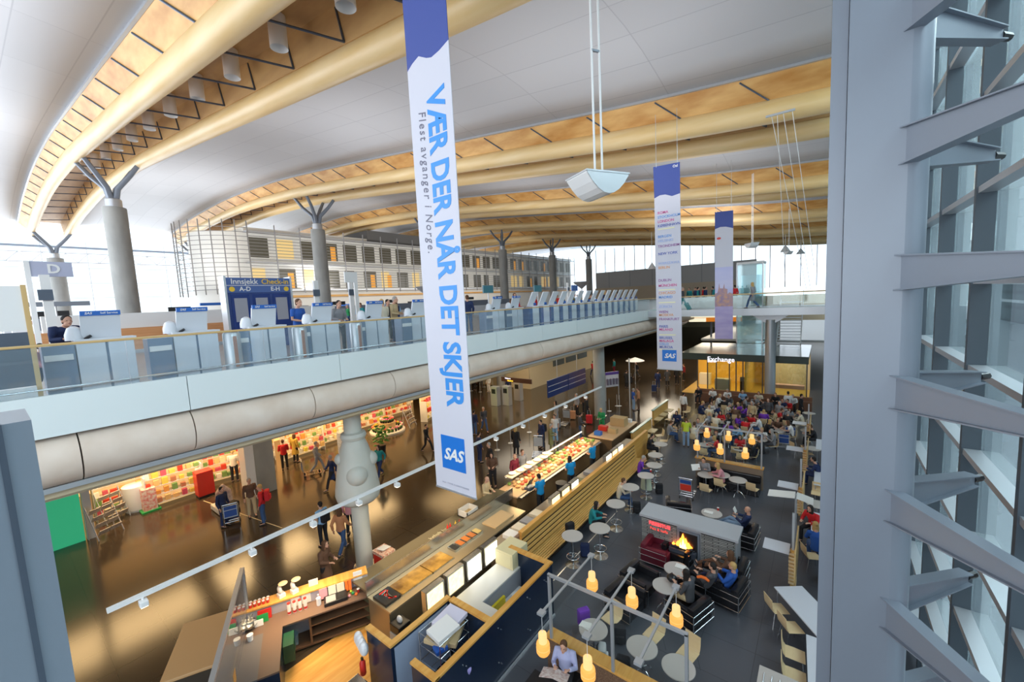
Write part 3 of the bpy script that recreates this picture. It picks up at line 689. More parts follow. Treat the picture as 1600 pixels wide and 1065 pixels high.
def kiosk2():
    t = thing('bag_kiosk', '', 'check-in kiosk')
    MB().box(-0.3, 0.1, -0.2, 0.42, 0.03, 1.12, bevel=0.01).build('pedestal', KW, t)
    MB().box(-0.32, 0.12, -0.5, -0.22, 0.03, 1.08).build('blue_panel', mat('kiosk blue', (0.04, 0.11, 0.32), 0.35), t)
    MB().beam((-0.25, 0.1, 1.12), (0.12, 0.1, 1.85), 0.55, 0.05, (1, 0, 0)).build('screen_hood', KW, t)
    MB().box(0.11, 0.13, -0.1, 0.12, 1.15, 1.28).build('label_plate', BLUE, t)
    MB().rod((0.14, -0.5, 0.14), (0.14, 0.42, 0.14), 0.018).build('kick_rail', CHROME, t)
    return t
k2 = Kind(kiosk2)
for k in range(15):
    k2((-12.35, 18.0 + k*1.05, DECK), 0, 'white bag drop kiosk with blue side panel in the far row along the balustrade', 'far row of bag drop kiosks')
def mast():
    t = thing('screen_mast', '', 'screen mast')
    MB().box(-0.07, 0.07, -0.09, 0.09, 0, 2.7).build('post', WHITE, t)
    MB().box(0.08, 0.14, -0.16, 0.10, 2.05, 2.32).build('screen', DSTEEL, t)
    MB().box(-0.2, 0.2, -0.2, 0.2, 0, 0.03).build('base_plate', LSTEEL, t)
    return t
mk = Kind(mast)
for (x, y, l) in ((-15.8, 1.15, 'white post with a dark tilted screen under the grey D sign'), (-17, 8.75, 'white mast with grey screen right behind the man in the blue t-shirt'), (-17, 10.35, 'white mast with screen behind the grey sweater man'), (-17, 30, 'white mast with dark blue screen far down the row of kiosks')):
    mk((x, y, DECK), 0, l)
t = thing('letter_sign', 'grey hanging sign plate with a white letter D', 'sign', (-16, 1.33, 10.41))
MB().box(-0.03, 0.03, -0.38, 0.36, -0.19, 0.19).build('plate', mat('sign grey', (0.45, 0.47, 0.62), 0.5), t)
text_mesh('D', 0.32, WHITE, 'letter', t, bold=0.03, M4=frame_m((0.04, 0.02, 0), (0, 1, 0), (0, 0, 1)))
MB().box(-0.05, 0.05, -0.48, -0.38, -2.86, 0.2).build('post', WHITE, t)
t = thing('letter_sign', 'small blank white sign plate on a mast above the grey sweater man', 'sign', (-16.5, 10.1, 10.35))
MB().box(-0.03, 0.03, -0.3, 0.3, -0.2, 0.25).build('plate', WHITE, t); MB().box(-0.04, 0.04, 0.12, 0.28, -2.8, -0.2).build('post', WHITE, t)
# blue check-in sign cabinet
t = thing('check_in_sign', 'dark blue cabinet sign reading Innsjekk Check-in with zones A-D and E-H', 'sign', (-19.0, 7.28, DECK))
navy = mat('sign navy', (0.02, 0.05, 0.22), 0.3)
MB().box(-0.25, 0.25, -1.2, 1.22, 0.0, 2.32).build('cabinet', navy, t)
MB().box(-0.27, 0.28, -1.24, 1.26, 2.32, 2.92).build('header', mat('sign blue', (0.07, 0.13, 0.36), 0.3), t)
MB().box(-0.28, 0.30, -1.28, -1.2, 0, 2.98).build('frame_post', LSTEEL, t); MB().box(-0.28, 0.30, 1.22, 1.30, 0, 2.98).build('frame_post', LSTEEL, t)
MB().box(0.27, 0.29, -1.2, 1.22, 2.60, 2.62).build('divider', WHITE, t)
text_mesh('Innsjekk', 0.30, WHITE, 'lettering', t, bold=0.01, M4=frame_m((0.29, -0.55, 2.76), (0, 1, 0), (0, 0, 1)))
text_mesh('Check-in', 0.30, YEL, 'lettering', t, bold=0.01, M4=frame_m((0.29, 0.62, 2.76), (0, 1, 0), (0, 0, 1)))
text_mesh('A-D', 0.24, WHITE, 'lettering', t, bold=0.02, M4=frame_m((0.29, -0.55, 2.46), (0, 1, 0), (0, 0, 1)))
text_mesh('E-H', 0.24, WHITE, 'lettering', t, bold=0.02, M4=frame_m((0.29, 0.60, 2.46), (0, 1, 0), (0, 0, 1)))
for y in (-1.02, 1.05): MB().rod((0.28, y, 2.46), (0.295, y, 2.46), 0.10, seg=20).build('arrow_disc', YEL, t)
for k in range(3): 
    w = MB().box(0.25, 0.27, -1.08 + k*0.78, -0.42 + k*0.78, 0.35, 2.25).build('door_panel', mat('door navy', (0.015, 0.04, 0.20), 0.2), t)
    MB().box(0.27, 0.28, -0.98 + k*0.78, -0.52 + k*0.78, 1.15, 2.1).build('window', mat('sign window', (0.35, 0.36, 0.42), 0.2), w)
# check-in desk island
t = thing('check_in_desk', 'long check-in desk with orange timber front and white upper panel behind the first kiosks', 'desk', (-24, 0, DECK))
MB().box(-0.6, 0, -8, 13.5, 0.15, 1.1).build('timber_front', mat('orange timber', (0.60, 0.27, 0.10), 0.4, noise=((9, 0.8, 14), (0.72, 0.36, 0.16), 6)), t)
MB().box(-0.6, -0.1, 1.5, 13.5, 1.1, 1.75).build('upper_panel', WHITE, t)
MB().box(-0.7, 0.05, -8, 13.5, 0, 0.15).build('kick_rail', LSTEEL, t)
for r_, (xx, n) in enumerate(((-34, 9), (-52, 9), (-70, 3))):   # rear desk rows seen edge on with belts and dark boards
    for k in range(n):
        y = -4 + k*5.6
        t = thing('check_in_counter', 'low grey check-in counter in the rows at the back of the departures deck', 'desk', (xx, y, DECK), 0, 'rear check-in counters')
        MB().box(-0.8, 0.8, 0, 4.6, 0, 1.1).build('body', KG if r_ != 1 else KW, t)
        MB().box(-0.1, 0.1, 0.2, 4.4, 1.1, 1.75).build('back_board', mat('board grey', (0.16, 0.19, 0.25), 0.5), t)
        MB().box(0.0, 0.12, 0.4, 1.6, 1.85, 2.15).build('monitor', BLACK if k % 3 else BLUE, t)
for (x, y, w, l) in ((-30, 2.4, 2.4, 'left of the thick column'), (-40, 12.6, 3.2, 'right of the thick column, dark blue')):
    t = thing('roof_board', 'dark blue overhead board %s' % l, 'sign', (x, y, 9.95)); MB().box(-0.1, 0.1, -w/2, w/2, -0.1, 0.12).build('board', BLUE if y > 5 else STEEL, t); MB().rod((0, 0, -2.4), (0, 0, -0.1), 0.04).build('post', LSTEEL, t)
t = thing('wing_canopy', 'grey wing shaped canopy beside the louvred block', 'canopy', (-48, 18.6, 12.2)); MB().prism([(-2.6, 0.25), (2.2, 0.3), (2.4, 0.1), (0.6, -0.45)], 'x', -0.6, 0.6).xf(Matrix()).build('wing', STEEL, t); MB().rod((0, 1.2, -4.65), (0, 1.2, -0.2), 0.08).build('post', LSTEEL, t)
for k, (y, col, l) in enumerate(((17.5, BLUE, 'small teal board left'), (21, GREEN, 'small green board'), (27, DSTEEL, 'dark board'), (33, BLUE, 'blue far board'))):
    t = thing('flight_screen', 'overhead flight screen on a post behind the far kiosks, %s' % ['first right of the banner', 'greenish one', 'dark one in the middle', 'last before the second banner'][k], 'screen', (-18, y, 9.6))
    MB().box(-0.05, 0.05, -0.5, 0.5, 0, 0.5).build('screen', mat('screen teal', (0.02, 0.10, 0.14), 0.3, emit=0.1, ecol=(0.1, 0.4, 0.5)) if k != 3 else BLUE, t); MB().rod((0, 0, -2.05), (0, 0, 0), 0.04).build('post', LSTEEL, t)
for k, (x, y) in enumerate(((-30, 26), (-22, 42))):
    o = MB().lathe([(0.06, 0), (0.06, 2.4), (0.9, 3.1), (0.95, 3.2), (0.2, 3.2)], seg=18).build('uplighter', LSTEEL, smooth=True); o.location = (x, y, DECK)
    tag(o, ['steel uplighter bowl on a post just right of the big banner', 'steel uplighter bowl on a post left of the second banner'][k], 'lamp')
def bin_():
    t = thing('waste_bin', '', 'waste bin')
    MB().lathe([(0.2, 0), (0.2, 0.95), (0.17, 1.0)], seg=20).build('drum', LSTEEL, t, smooth=True); MB().box(0.12, 0.22, -0.04, 0.04, 0.1, 0.9).build('copper_strip', mat('copper', (0.6, 0.28, 0.18), 0.3, 0.5), t)
    MB().lathe([(0.14, 0.98), (0.14, 1.02)], seg=20).build('lid', BLACK, t)
    return t
bk = Kind(bin_)
for y, l in ((5.72, 'steel bin between the third and fourth kiosk'), (7.55, 'steel bin between the fourth and fifth kiosk'), (3.98, 'steel bin right of the second kiosk')):
    bk((-12.3, y, DECK), 0, l)
# framed advert with timber posts at the left edge
t = thing('advert_frame', 'grey advert cabinet with timber posts at the left edge of the deck', 'advert frame', (-11.9, 0.15, DECK))
MB().box(-0.10, 0.02, 0.40, 0.47, 0, 2.2).build('timber_post', RAILW, t); MB().box(-0.10, 0.02, -1.2, -1.13, 0, 2.2).build('timber_post', RAILW, t)
MB().box(-0.06, 0.0, -1.12, 0.40, 1.35, 2.18).build('upper_panel', WHITE, t); MB().box(-0.08, 0.01, -1.12, 0.40, 0.3, 1.32).build('lower_panel', DSTEEL, t)
MB().box(-0.3, 0.05, -1.12, 0.40, 0.0, 0.28).build('plinth', WHITE, t)
# far zone: glass lift, stairs, exchange shop, fast food sign
t = thing('glass_lift', 'pale glass lift shaft behind the footbridge', 'lift', (-5.8, 46.3, 3.63))
MB().box(-1.2, 1.0, 0, 2.2, 0, 7.8).build('glass_shaft', LGLASS, t); MB().box(-1.25, 1.05, -0.05, 2.25, 7.8, 8.0).build('roof_cap', WHITE, t)
for x in (-1.22, 0.98): MB().box(x-0.05, x+0.05, -0.06, 0.04, 0, 7.8).build('corner_post', LSTEEL, t)
MB().box(-0.9, 0.7, 0.3, 1.9, 4.4, 6.7).build('cabin', LGLASS, t)
t = thing('staircase', 'light staircase rising behind the slim round column', 'staircase', (-2.6, 46.2, 3.66))
for k in range(16): MB().box(-1.0, 0.8, 0.30*k, 0.3*k+0.3, 0.25*k, 0.25*k+0.06).build('step', LSTEEL, t)
for x in (-1.05, 0.85): MB().beam((x, 0, -0.05), (x, 4.8, 4.0), 0.06, 0.3).build('stringer', WHITE, t)
for x in (-1.05, 0.85): MB().beam((x, 0, 0.95), (x, 4.8, 4.95), 0.04, 0.05).build('handrail', LSTEEL, t)
MB().box(-1.9, -1.1, 0, 4.8, 0.0, 3.6).build('dark_flank', mat('stair flank', (0.25, 0.20, 0.14), 0.5), t)
ex = thing('exchange_shop', 'glass fronted currency exchange shop with yellow lit interior', 'shop', (-10.2, 38, 0))
MB().box(0, 9.3, 0, 8, 3.30, 3.62).build('roof_slab', mat('shop roof', (0.30, 0.34, 0.32), 0.12), ex)
MB().box(0, 9.3, -0.05, 0.0, 3.05, 3.62).build('fascia', mat('shop fascia', (0.06, 0.08, 0.07), 0.25), ex)
yw = mat('yellow wall', (0.80, 0.50, 0.08), 0.5)
MB().box(0, 6, 6, 6.2, 0, 3.3).build('back_wall', yw, ex); MB().box(6, 9.3, 5, 5.2, 0, 3.3).build('back_wall', CREAM, ex); MB().box(5.0, 5.1, 0.2, 6, 0, 3.3).build('inner_wall', yw, ex)
MB().box(0, 9.3, 0, 6, -0.0, 0.02).build('shop_floor', mat('yellow floor', (0.55, 0.36, 0.08), 0.3), ex)
MB().box(2.2, 9.2, -0.02, 0.0, 0.03, 3.05).build('front_glass', EGLASS, ex)
for x in (0.0, 1.4, 2.2, 2.9, 3.9, 4.4, 4.9, 6.3, 9.2): MB().box(x-0.04, x+0.04, -0.06, 0.04, 0, 3.05).build('mullion', mat('dark mullion', (0.10, 0.09, 0.08), 0.4), ex)
MB().box(6.4, 9.0, 1.6, 2.2, 0.7, 1.0).build('display_table', mat('pink display', (0.6, 0.35, 0.30), 0.5), ex)
MB().box(0.6, 1.6, 4.0, 4.6, 0, 1.1).build('service_desk', OFFW, ex); MB().box(2.6, 3.8, 0.8, 1.4, 0, 1.3).build('leaflet_rack', LSTEEL, ex)
MB().box(4.6, 4.9, 0.6, 0.9, 0, 1.6).build('cash_machine', BLACK, ex)
text_mesh('Exchange', 0.56, NEON, 'lettering', ex, bold=0.0, M4=frame_m((3.25, -0.10, 3.15), (1, 0, 0), (0, 0, 1)))
text_mesh('Bank', 0.36, NEON, 'lettering', ex, M4=frame_m((2.55, -0.06, 2.98), (1, 0, 0), (0, 0, 1)))
for x in (1, 3.6, 7.5):
    MB().box(x-0.3, x+0.3, 2.5, 3.1, 3.27, 3.30).build('ceiling_panel', LITW, ex)
area('exchange_light', (-7.5, 41, 3.2), (0, 0, 0), 5, 3, 130, (1, 0.72, 0.30)); area('exchange_light', (-2.6, 41, 3.2), (0, 0, 0), 3, 3, 70, (1, 0.85, 0.6))
t = thing('menu_sign', 'lit fast food sign with black letters on a cream band between orange strips', 'sign', (-10.6, 52, 6.3))
MB().box(-2.4, 3.2, 0, 0.2, -0.4, 0.55).build('letter_band', LITY if False else mat('cream band', (0.9, 0.85, 0.62), 0.5, emit=0.6, ecol=(1, 0.95, 0.7)), t)
MB().box(-2.4, 3.2, 0, 0.2, 0.55, 0.95).build('orange_strip', mat('orange sign', (0.8, 0.22, 0.03), 0.5, emit=0.3, ecol=(1, 0.3, 0.02)), t); MB().box(-2.4, 3.2, 0, 0.2, -0.9, -0.4).build('orange_strip', MATS['orange sign'], t)
MB().box(-2.4, -0.5, -0.03, 0, -0.9, -0.45).build('cream_patch', MATS['cream band'], t)
text_mesh('AKE STORST MEN', 0.62, BLACK, 'lettering', t, bold=0.02, M4=frame_m((0.35, -0.04, 0.07), (1, 0, 0), (0, 0, 1)))
MB().box(-0.1, 0.1, 0.2, 0.3, -6.3, 0.9).build('post', DSTEEL, t)
struct(MB().box(-11.2, 1.8, 50, 80, 3.4, 3.62).build('floor', mat('mezzanine', (0.62, 0.64, 0.64), 0.3)), 'pale mezzanine behind the exchange shop')
# ------------------------------------------------------------------ people
def remesh(mb, name, m, voxel, smooth=2):
    bmesh.ops.recalc_face_normals(mb.b, faces=mb.b.faces[:])
    me = bpy.data.meshes.new(name + '_src'); mb.b.to_mesh(me); mb.b.free()
    o = bpy.data.objects.new(name + '_src', me); COL.objects.link(o)
    r = o.modifiers.new('r', 'REMESH'); r.mode = 'VOXEL'; r.voxel_size = voxel
    s = o.modifiers.new('s', 'SMOOTH'); s.iterations = smooth; s.factor = 0.5
    dg = bpy.context.evaluated_depsgraph_get(); m2 = bpy.data.meshes.new_from_object(o.evaluated_get(dg))
    bpy.data.objects.remove(o); bpy.data.meshes.remove(me)
    m2.name = name; m2.materials.clear(); m2.materials.append(m)
    for f in m2.polygons: f.use_smooth = True
    return m2
def V(*a): return Vector(a)
POSES = {}
def pose_joints(kind):
    """joints in metres, figure faces +y, stands on z 0"""
    J = dict(pel=V(0, 0, .95), wst=V(0, -.01, 1.12), chs=V(0, 0, 1.33), nkb=V(0, 0, 1.47), nk=V(0, .02, 1.54), hd=V(0, .04, 1.645),
             hip=[V(-.10, 0, .92), V(.10, 0, .92)], kn=[V(-.11, .02, .50), V(.11, .02, .50)], an=[V(-.12, -.02, .08), V(.12, -.02, .08)],
             sh=[V(-.185, 0, 1.43), V(.185, 0, 1.43)], el=[V(-.25, -.03, 1.14), V(.25, -.03, 1.14)], wr=[V(-.25, .08, .90), V(.25, .08, .90)])
    fw = 0
    if kind == 'walk':
        J['kn'] = [V(-.10, .22, .55), V(.10, -.05, .50)]; J['an'] = [V(-.11, .34, .10), V(.11, -.36, .14)]
        J['el'] = [V(-.25, -.16, 1.17), V(.25, .08, 1.16)]; J['wr'] = [V(-.24, -.12, .93), V(.25, .26, .98)]
    if kind == 'busy':      # both forearms raised to a counter, tray or phone
        J['el'] = [V(-.24, .02, 1.15), V(.24, .02, 1.15)]; J['wr'] = [V(-.13, .27, 1.12), V(.13, .27, 1.10)]
        J['hd'] += V(0, .04, -.015); J['nk'] += V(0, .01, 0)
    if kind == 'lean':      # bent forward over something
        R = Matrix.Rotation(-0.62, 3, 'X'); o = J['pel'].copy()
        for k in ('wst', 'chs', 'nkb', 'nk', 'hd'): J[k] = o + R @ (J[k] - o)
        for k in ('sh',): J[k] = [o + R @ (v - o) for v in J[k]]
        J['el'] = [V(-.24, .33, 1.10), V(.24, .33, 1.10)]; J['wr'] = [V(-.12, .55, 1.10), V(.12, .55, 1.12)]
    if kind in ('sit', 'read', 'lounge'):
        dz = -.42; 
        for k in ('pel', 'wst', 'chs', 'nkb', 'nk', 'hd'): J[k] = J[k] + V(0, 0, dz)
        J['sh'] = [v + V(0, 0, dz) for v in J['sh']]
        J['hip'] = [V(-.10, .02, .53), V(.10, .02, .53)]; J['kn'] = [V(-.13, .44, .52), V(.13, .44, .52)]; J['an'] = [V(-.13, .42, .08), V(.13, .46, .08)]
        if kind == 'sit':
            for k, a in (('chs', .05), ('nkb', .09), ('nk', .12), ('hd', .16)): J[k] += V(0, a, -.01)
            J['sh'] = [v + V(0, .08, -.01) for v in J['sh']]
            J['el'] = [V(-.25, .18, .78), V(.25, .18, .78)]; J['wr'] = [V(-.14, .42, .80), V(.14, .42, .80)]
        elif kind == 'read':
            J['hd'] += V(0, .06, -.03); J['nk'] += V(0, .02, 0)
            J['el'] = [V(-.26, .08, .74), V(.26, .08, .74)]; J['wr'] = [V(-.16, .30, .86), V(.16, .30, .86)]
        else:
            for k, a in (('wst', -.06), ('chs', -.14), ('nkb', -.20), ('nk', -.21), ('hd', -.20)): J[k] += V(0, a, -.06 + a*.2)
            J['sh'] = [v + V(0, -.18, -.09) for v in J['sh']]
            J['kn'] = [V(-.12, .45, .56), V(.12, .42, .60)]; J['an'] = [V(-.11, .82, .22), V(.05, .86, .30)]
            J['el'] = [V(-.27, -.02, .72), V(.27, -.02, .72)]; J['wr'] = [V(-.14, .20, .80), V(.14, .20, .80)]
    return J
def add_hand(mb, w, d, side):
    """palm, four bent fingers and a thumb at wrist w, pointing along d"""
    d = d.normalized(); lat = d.cross(V(0, 0, 1))
    if lat.length < .2: lat = V(0, 1, 0)
    lat.normalize(); n = lat.cross(d).normalized()
    mb.loft([(w - d*.01, .024, .018), (w + d*.04, .038, .015), (w + d*.085, .040, .013)], 8, lat=lat)
    for i, (o, L) in enumerate(((-.030, .062), (-.010, .074), (.011, .070), (.031, .054))):
        a = w + d*.08 + lat*o; b_ = a + d*L*.55 - n*.008; c = b_ + d*L*.4 - n*.022
        mb.loft([(a, .0095, .009), (b_, .009, .0085), (c, .007, .007)], 6)
    a = w + d*.025 + lat*.03*side; mb.loft([(a, .012, .012), (a + d*.035 + lat*.03*side - n*.008, .0105, .0105), (a + d*.065 + lat*.036*side - n*.016, .008, .008)], 6)
def build_pose(kind):
    J = pose_joints(kind)
    LX = V(1, 0, 0)
    mb = MB()
    mb.loft([(J['pel'] - (J['wst']-J['pel'])*.5, .12, .09), (J['pel'], .145, .10), (J['wst'], .12, .085), (J['chs'], .155, .10), (J['nkb'] - V(0, 0, .03), .13, .075), (J['nkb'], .06, .055)], 14, lat=LX)
    mb.loft([(J['nkb'] - V(0, 0, .04), .06, .06), (J['nk'], .052, .055), (J['hd'] - V(0, .01, .05), .055, .06)], 12, lat=LX)
    h = J['hd']
    mb.ball(h + V(0, -.008, .03), .076, .094, .092, 18); mb.ball(h + V(0, .022, -.045), .058, .066, .068, 14)
    mb.loft([(h + V(0, .085, .012), .008, .008), (h + V(0, .108, -.022), .014, .013), (h + V(0, .085, -.034), .012, .008)], 8)
    mb.ball(h + V(0, .068, -.092), .026, .022, .018, 8)
    for s in (-1, 1): mb.ball(h + V(.077*s, -.012, -.01), .011, .020, .032, 8)
    for i in (0, 1):
        s = -1 if i == 0 else 1
        mb.loft([(J['sh'][i] + V(-.03*s, 0, 0), .05, .05), (J['sh'][i], .052, .052), ((J['sh'][i]+J['el'][i])/2, .044, .044), (J['el'][i], .037, .037), ((J['el'][i]*.6+J['wr'][i]*.4), .036, .036), (J['wr'][i], .024, .022)], 10)
        dd = J['wr'][i] - J['el'][i]; add_hand(mb, J['wr'][i], dd, -s)
        mb.loft([(J['hip'][i], .085, .085), (J['hip'][i]*.5+J['kn'][i]*.5, .070, .070), (J['kn'][i], .052, .052), (J['kn'][i]*.65+J['an'][i]*.35, .052, .052), (J['an'][i], .036, .036)], 10)
        a = J['an'][i]; tdir = V(0, 1, 0) if kind != 'lounge' else V(0, .5, .8).normalized()
        mb.loft([(a - V(0, .02, .02), .034, .034), (a + tdir*.08 - V(0, 0, .03), .036, .028), (a + tdir*.17 - V(0, 0, .045), .034, .018)], 8)
    body = remesh(mb, 'body', SKIN, .0085)
    ey = MB()
    for s in (-1, 1): ey.ball(h + V(.030*s, .078, .012), .010, .008, .006, 8)
    eye = ey; mo = MB().ball(h + V(0, .084, -.056), .020, .008, .006, 8)
    def fin(m_, name, mt):
        o = m_.build(name, mt, smooth=True); me = o.data; bpy.data.objects.remove(o); return me
    eye = fin(ey, 'eyes', EYE); mouth = fin(mo, 'mouth', LIP)
    # clothes follow the body
    g = .018; up = (J['wst']-J['pel']).normalized()
    tp = MB()
    def torso(m_, hem, hx, hy): m_.loft([(J['pel'] - up*hem, hx, hy), (J['pel'], .175, .128), (J['wst'], .155, .115), (J['chs'], .19, .130), (J['nkb'] - V(0, 0, .045), .165, .10), (J['nkb'] + V(0, 0, .005), .072, .068)], 16, lat=LX)
    def sleeves(m_, ex=0, short=False):
        for i in (0, 1):
            s = -1 if i == 0 else 1
            end = J['wr'][i]*.92 + J['el'][i]*.08
            pts = [(J['sh'][i] + V(-.06*s, 0, -.01), .07+ex, .07+ex), (J['sh'][i], .070+ex, .070+ex), ((J['sh'][i]+J['el'][i])/2, .060+ex, .060+ex)]
            if short: pts.append((J['sh'][i]*.3+J['el'][i]*.7, .060, .060))
            else: pts += [(J['el'][i], .052+ex, .052+ex), (end, .040+ex, .040+ex)]
            m_.loft(pts, 10)
    torso(tp, .06, .165, .125); sleeves(tp, .006); top = remesh(tp, 'jacket', CLOTH, .016, 3)
    tp = MB(); torso(tp, .05, .16, .12); sleeves(tp, 0, True); tee = remesh(tp, 'shirt', CLOTH, .016, 3)
    coat = None
    if kind in ('stand', 'walk', 'busy'):
        tp = MB(); torso(tp, .42, .22, .17); sleeves(tp, .012); coat = remesh(tp, 'coat', CLOTH, .018, 3)
    tp = MB()
    tp.loft([(J['pel'] + up*.04, .155, .112), (J['pel'] - up*.02, .165, .12), (J['pel'] - up*.07, .15, .11)], 14, lat=LX)
    for i in (0, 1):
        tp.loft([(J['hip'][i] + V(0, 0, .02), .10, .10), (J['hip'][i]*.5+J['kn'][i]*.5, .088, .088), (J['kn'][i], .070, .070), (J['kn'][i]*.5+J['an'][i]*.5, .068, .068), (J['an'][i] + (J['kn'][i]-J['an'][i])*.04, .062, .062)], 10)
    trs = remesh(tp, 'trousers', CLOTH, .016, 3)
    tp = MB()
    for i in (0, 1):
        a = J['an'][i]; tdir = V(0, 1, 0) if kind != 'lounge' else V(0, .5, .8).normalized()
        tp.loft([(a + V(0, -.04, -.02), .040, .040), (a - V(0, .03, .04), .046, .040), (a + tdir*.08 - V(0, 0, .045), .048, .034), (a + tdir*.19 - V(0, 0, .055), .042, .022)], 10)
    shoe = remesh(tp, 'shoes', CLOTH, .012, 2)
    # hair caps
    tp = MB(); tp.ball(h + V(0, -.022, .045), .085, .096, .090, 18); tp.ball(h + V(0, -.055, -.01), .075, .062, .075, 12)
    short = remesh(tp, 'hair', CLOTH, .012, 1)
    tp = MB(); tp.ball(h + V(0, -.022, .045), .088, .098, .092, 18); tp.loft([(h + V(0, -.04, .06), .08, .07), (h + V(0, -.055, -.06), .092, .06), (h + V(0, -.07, -.16), .088, .05), (h + V(0, -.08, -.25), .06, .03)], 12, lat=LX)
    for s in (-1, 1): tp.loft([(h + V(.07*s, 0, .04), .02, .05), (h + V(.082*s, -.01, -.08), .018, .04), (h + V(.085*s, -.01, -.18), .012, .03)], 8)
    lng = remesh(tp, 'hair', CLOTH, .012, 1)
    POSES[kind] = dict(body=body, eye=eye, mouth=mouth, jacket=top, shirt=tee, coat=coat, trousers=trs, shoes=shoe, short=short, long=lng)
for k_ in ('stand', 'walk', 'busy', 'lean', 'sit', 'read', 'lounge'): build_pose(k_)
CLR = {'black': (.012, .012, .016), 'navy': (.012, .025, .09), 'blue': (.02, .10, .42), 'staff blue': (.0, .24, .55), 'teal': (.01, .22, .24), 'light blue': (.25, .45, .70), 'lavender': (.42, .44, .66), 'purple': (.16, .03, .40),
       'red': (.60, .015, .02), 'burgundy': (.18, .01, .03), 'pink': (.65, .28, .32), 'orange': (.85, .16, .02), 'rust': (.50, .22, .10), 'mustard': (.50, .33, .05), 'beige': (.55, .42, .24), 'cream': (.70, .62, .48), 'white': (.75, .74, .73), 'grey': (.26, .26, .28), 'dark grey': (.07, .07, .08), 'brown': (.12, .06, .035), 'green': (.02, .28, .09), 'lime': (.42, .50, .03), 'olive': (.16, .16, .07), 'denim': (.04, .09, .22), 'pale denim': (.25, .36, .52)}
HAIR = {'dark': (.015, .01, .008), 'brown': (.10, .045, .02), 'blonde': (.50, .32, .12), 'grey': (.35, .33, .31), 'red': (.30, .07, .02)}
PEOPLE_LABELS = set()
def person(loc, yaw, pose, top, bottom, label, hair='dark', style='short', kind='jacket', scale=1.0, group=None, skin=None):
    D = POSES[pose]
    r = thing('person', label, 'person', loc, math.radians(yaw), group); r.scale = (scale,)*3
    def part(n, me, c=None):
        o = bpy.data.objects.new(n, me); COL.objects.link(o); o.parent = r
        if c: o.color = (*c, 1)
        return o
    bd = part('body', D['body']); part('eyes', D['eye']); part('mouth', D['mouth'])
    if kind == 'coat' and D['coat'] is None: kind = 'jacket'
    part(kind, D[kind], CLR[top]); part('trousers', D['trousers'], CLR[bottom]); part('shoes', D['shoes'], (.03, .03, .035) if bottom != 'white' else (.5, .5, .5))
    if hair != 'bald': part('hair', D[style], HAIR[hair])
    return r
# accessories
def backpack_():
    t = thing('backpack', '', 'backpack')
    MB().box(-.16, .16, -.11, .08, 0, .46, bevel=.05).build('bag_body', CLOTH, t, color=(.02, .02, .03)); MB().box(-.11, .11, -.16, -.10, .05, .26, bevel=.03).build('front_pocket', CLOTH, t, color=(.03, .03, .04))
    for s in (-1, 1): MB().tube([(.10*s, .07, .44), (.11*s, .12, .36), (.11*s, .11, .1), (.12*s, .06, .05)], .014, 6).build('strap', BLACK, t)
    return t
def suitcase_():
    t = thing('suitcase', '', 'suitcase')
    MB().box(-.22, .22, -.13, .13, .06, .66, bevel=.04).build('shell', CLOTH, t, color=(.02, .02, .03)); MB().tube([(-.1, -.08, .64), (-.1, -.08, 1.0), (.1, -.08, 1.0), (.1, -.08, .64)], .012, 6).build('pull_handle', LSTEEL, t)
    for x in (-.17, .17):
        for y in (-.09, .09): MB().rod((x-.02, y, .035), (x+.02, y, .035), .035, seg=10).build('wheel', BLACK, t)
    return t
def trolley_():
    t = thing('luggage_trolley', '', 'luggage trolley')
    f = MB()
    for s in (-1, 1): f.tube([(.26*s, .45, .12), (.28*s, -.40, .16), (.28*s, -.48, .98), (.26*s, -.52, 1.03)], .018, 6)
    f.rod((-.26, -.52, 1.03), (.26, -.52, 1.03), .02); f.rod((-.27, .44, .12), (.27, .44, .12), .018)
    for y in (-.3, -.1, .1, .3): f.rod((-.27, y, .15), (.27, y, .15), .012)
    f.build('frame', CHROME, t); 
    p = MB().box(-.25, .25, -.47, -.45, .42, .95).build('sign_panel', LSTEEL, t)
    MB().box(-.22, .22, -.49, -.47, .78, .93).build('blue_plate', mat('trolley blue', (.03, .08, .30), .4), p); MB().box(-.22, .22, -.49, -.47, .47, .74).build('lower_plate', CLOTH, p, color=(.03, .08, .30))
    for q in ((-.24, .38), (.24, .38), (-.27, -.36), (.27, -.36)): MB().rod((q[0]-.015, q[1], .06), (q[0]+.015, q[1], .06), .06, seg=12).build('wheel', BLACK, t)
    return t
bp_k, sc_k, tr_k = Kind(backpack_), Kind(suitcase_), Kind(trolley_)
def paint(o, c, deep=False):
    for ch in o.children:
        if ch.type == 'MESH' and ch.data.materials[0] is CLOTH: ch.color = (*c, 1)
        paint(ch, c)
def off(p, yaw, dx, dy, dz=0):
    a = math.radians(yaw); return (p[0] + dx*math.cos(a) - dy*math.sin(a), p[1] + dx*math.sin(a) + dy*math.cos(a), p[2] + dz)
def wear_pack(p, yaw, c, label, z=1.02, back=-.20):
    o = bp_k(off(p, yaw, 0, back, z), math.radians(yaw), label); paint(o, CLR[c]); return o
def case(p, yaw, c, label, group=None):
    o = sc_k(p, math.radians(yaw), label, group); paint(o, CLR[c]); return o

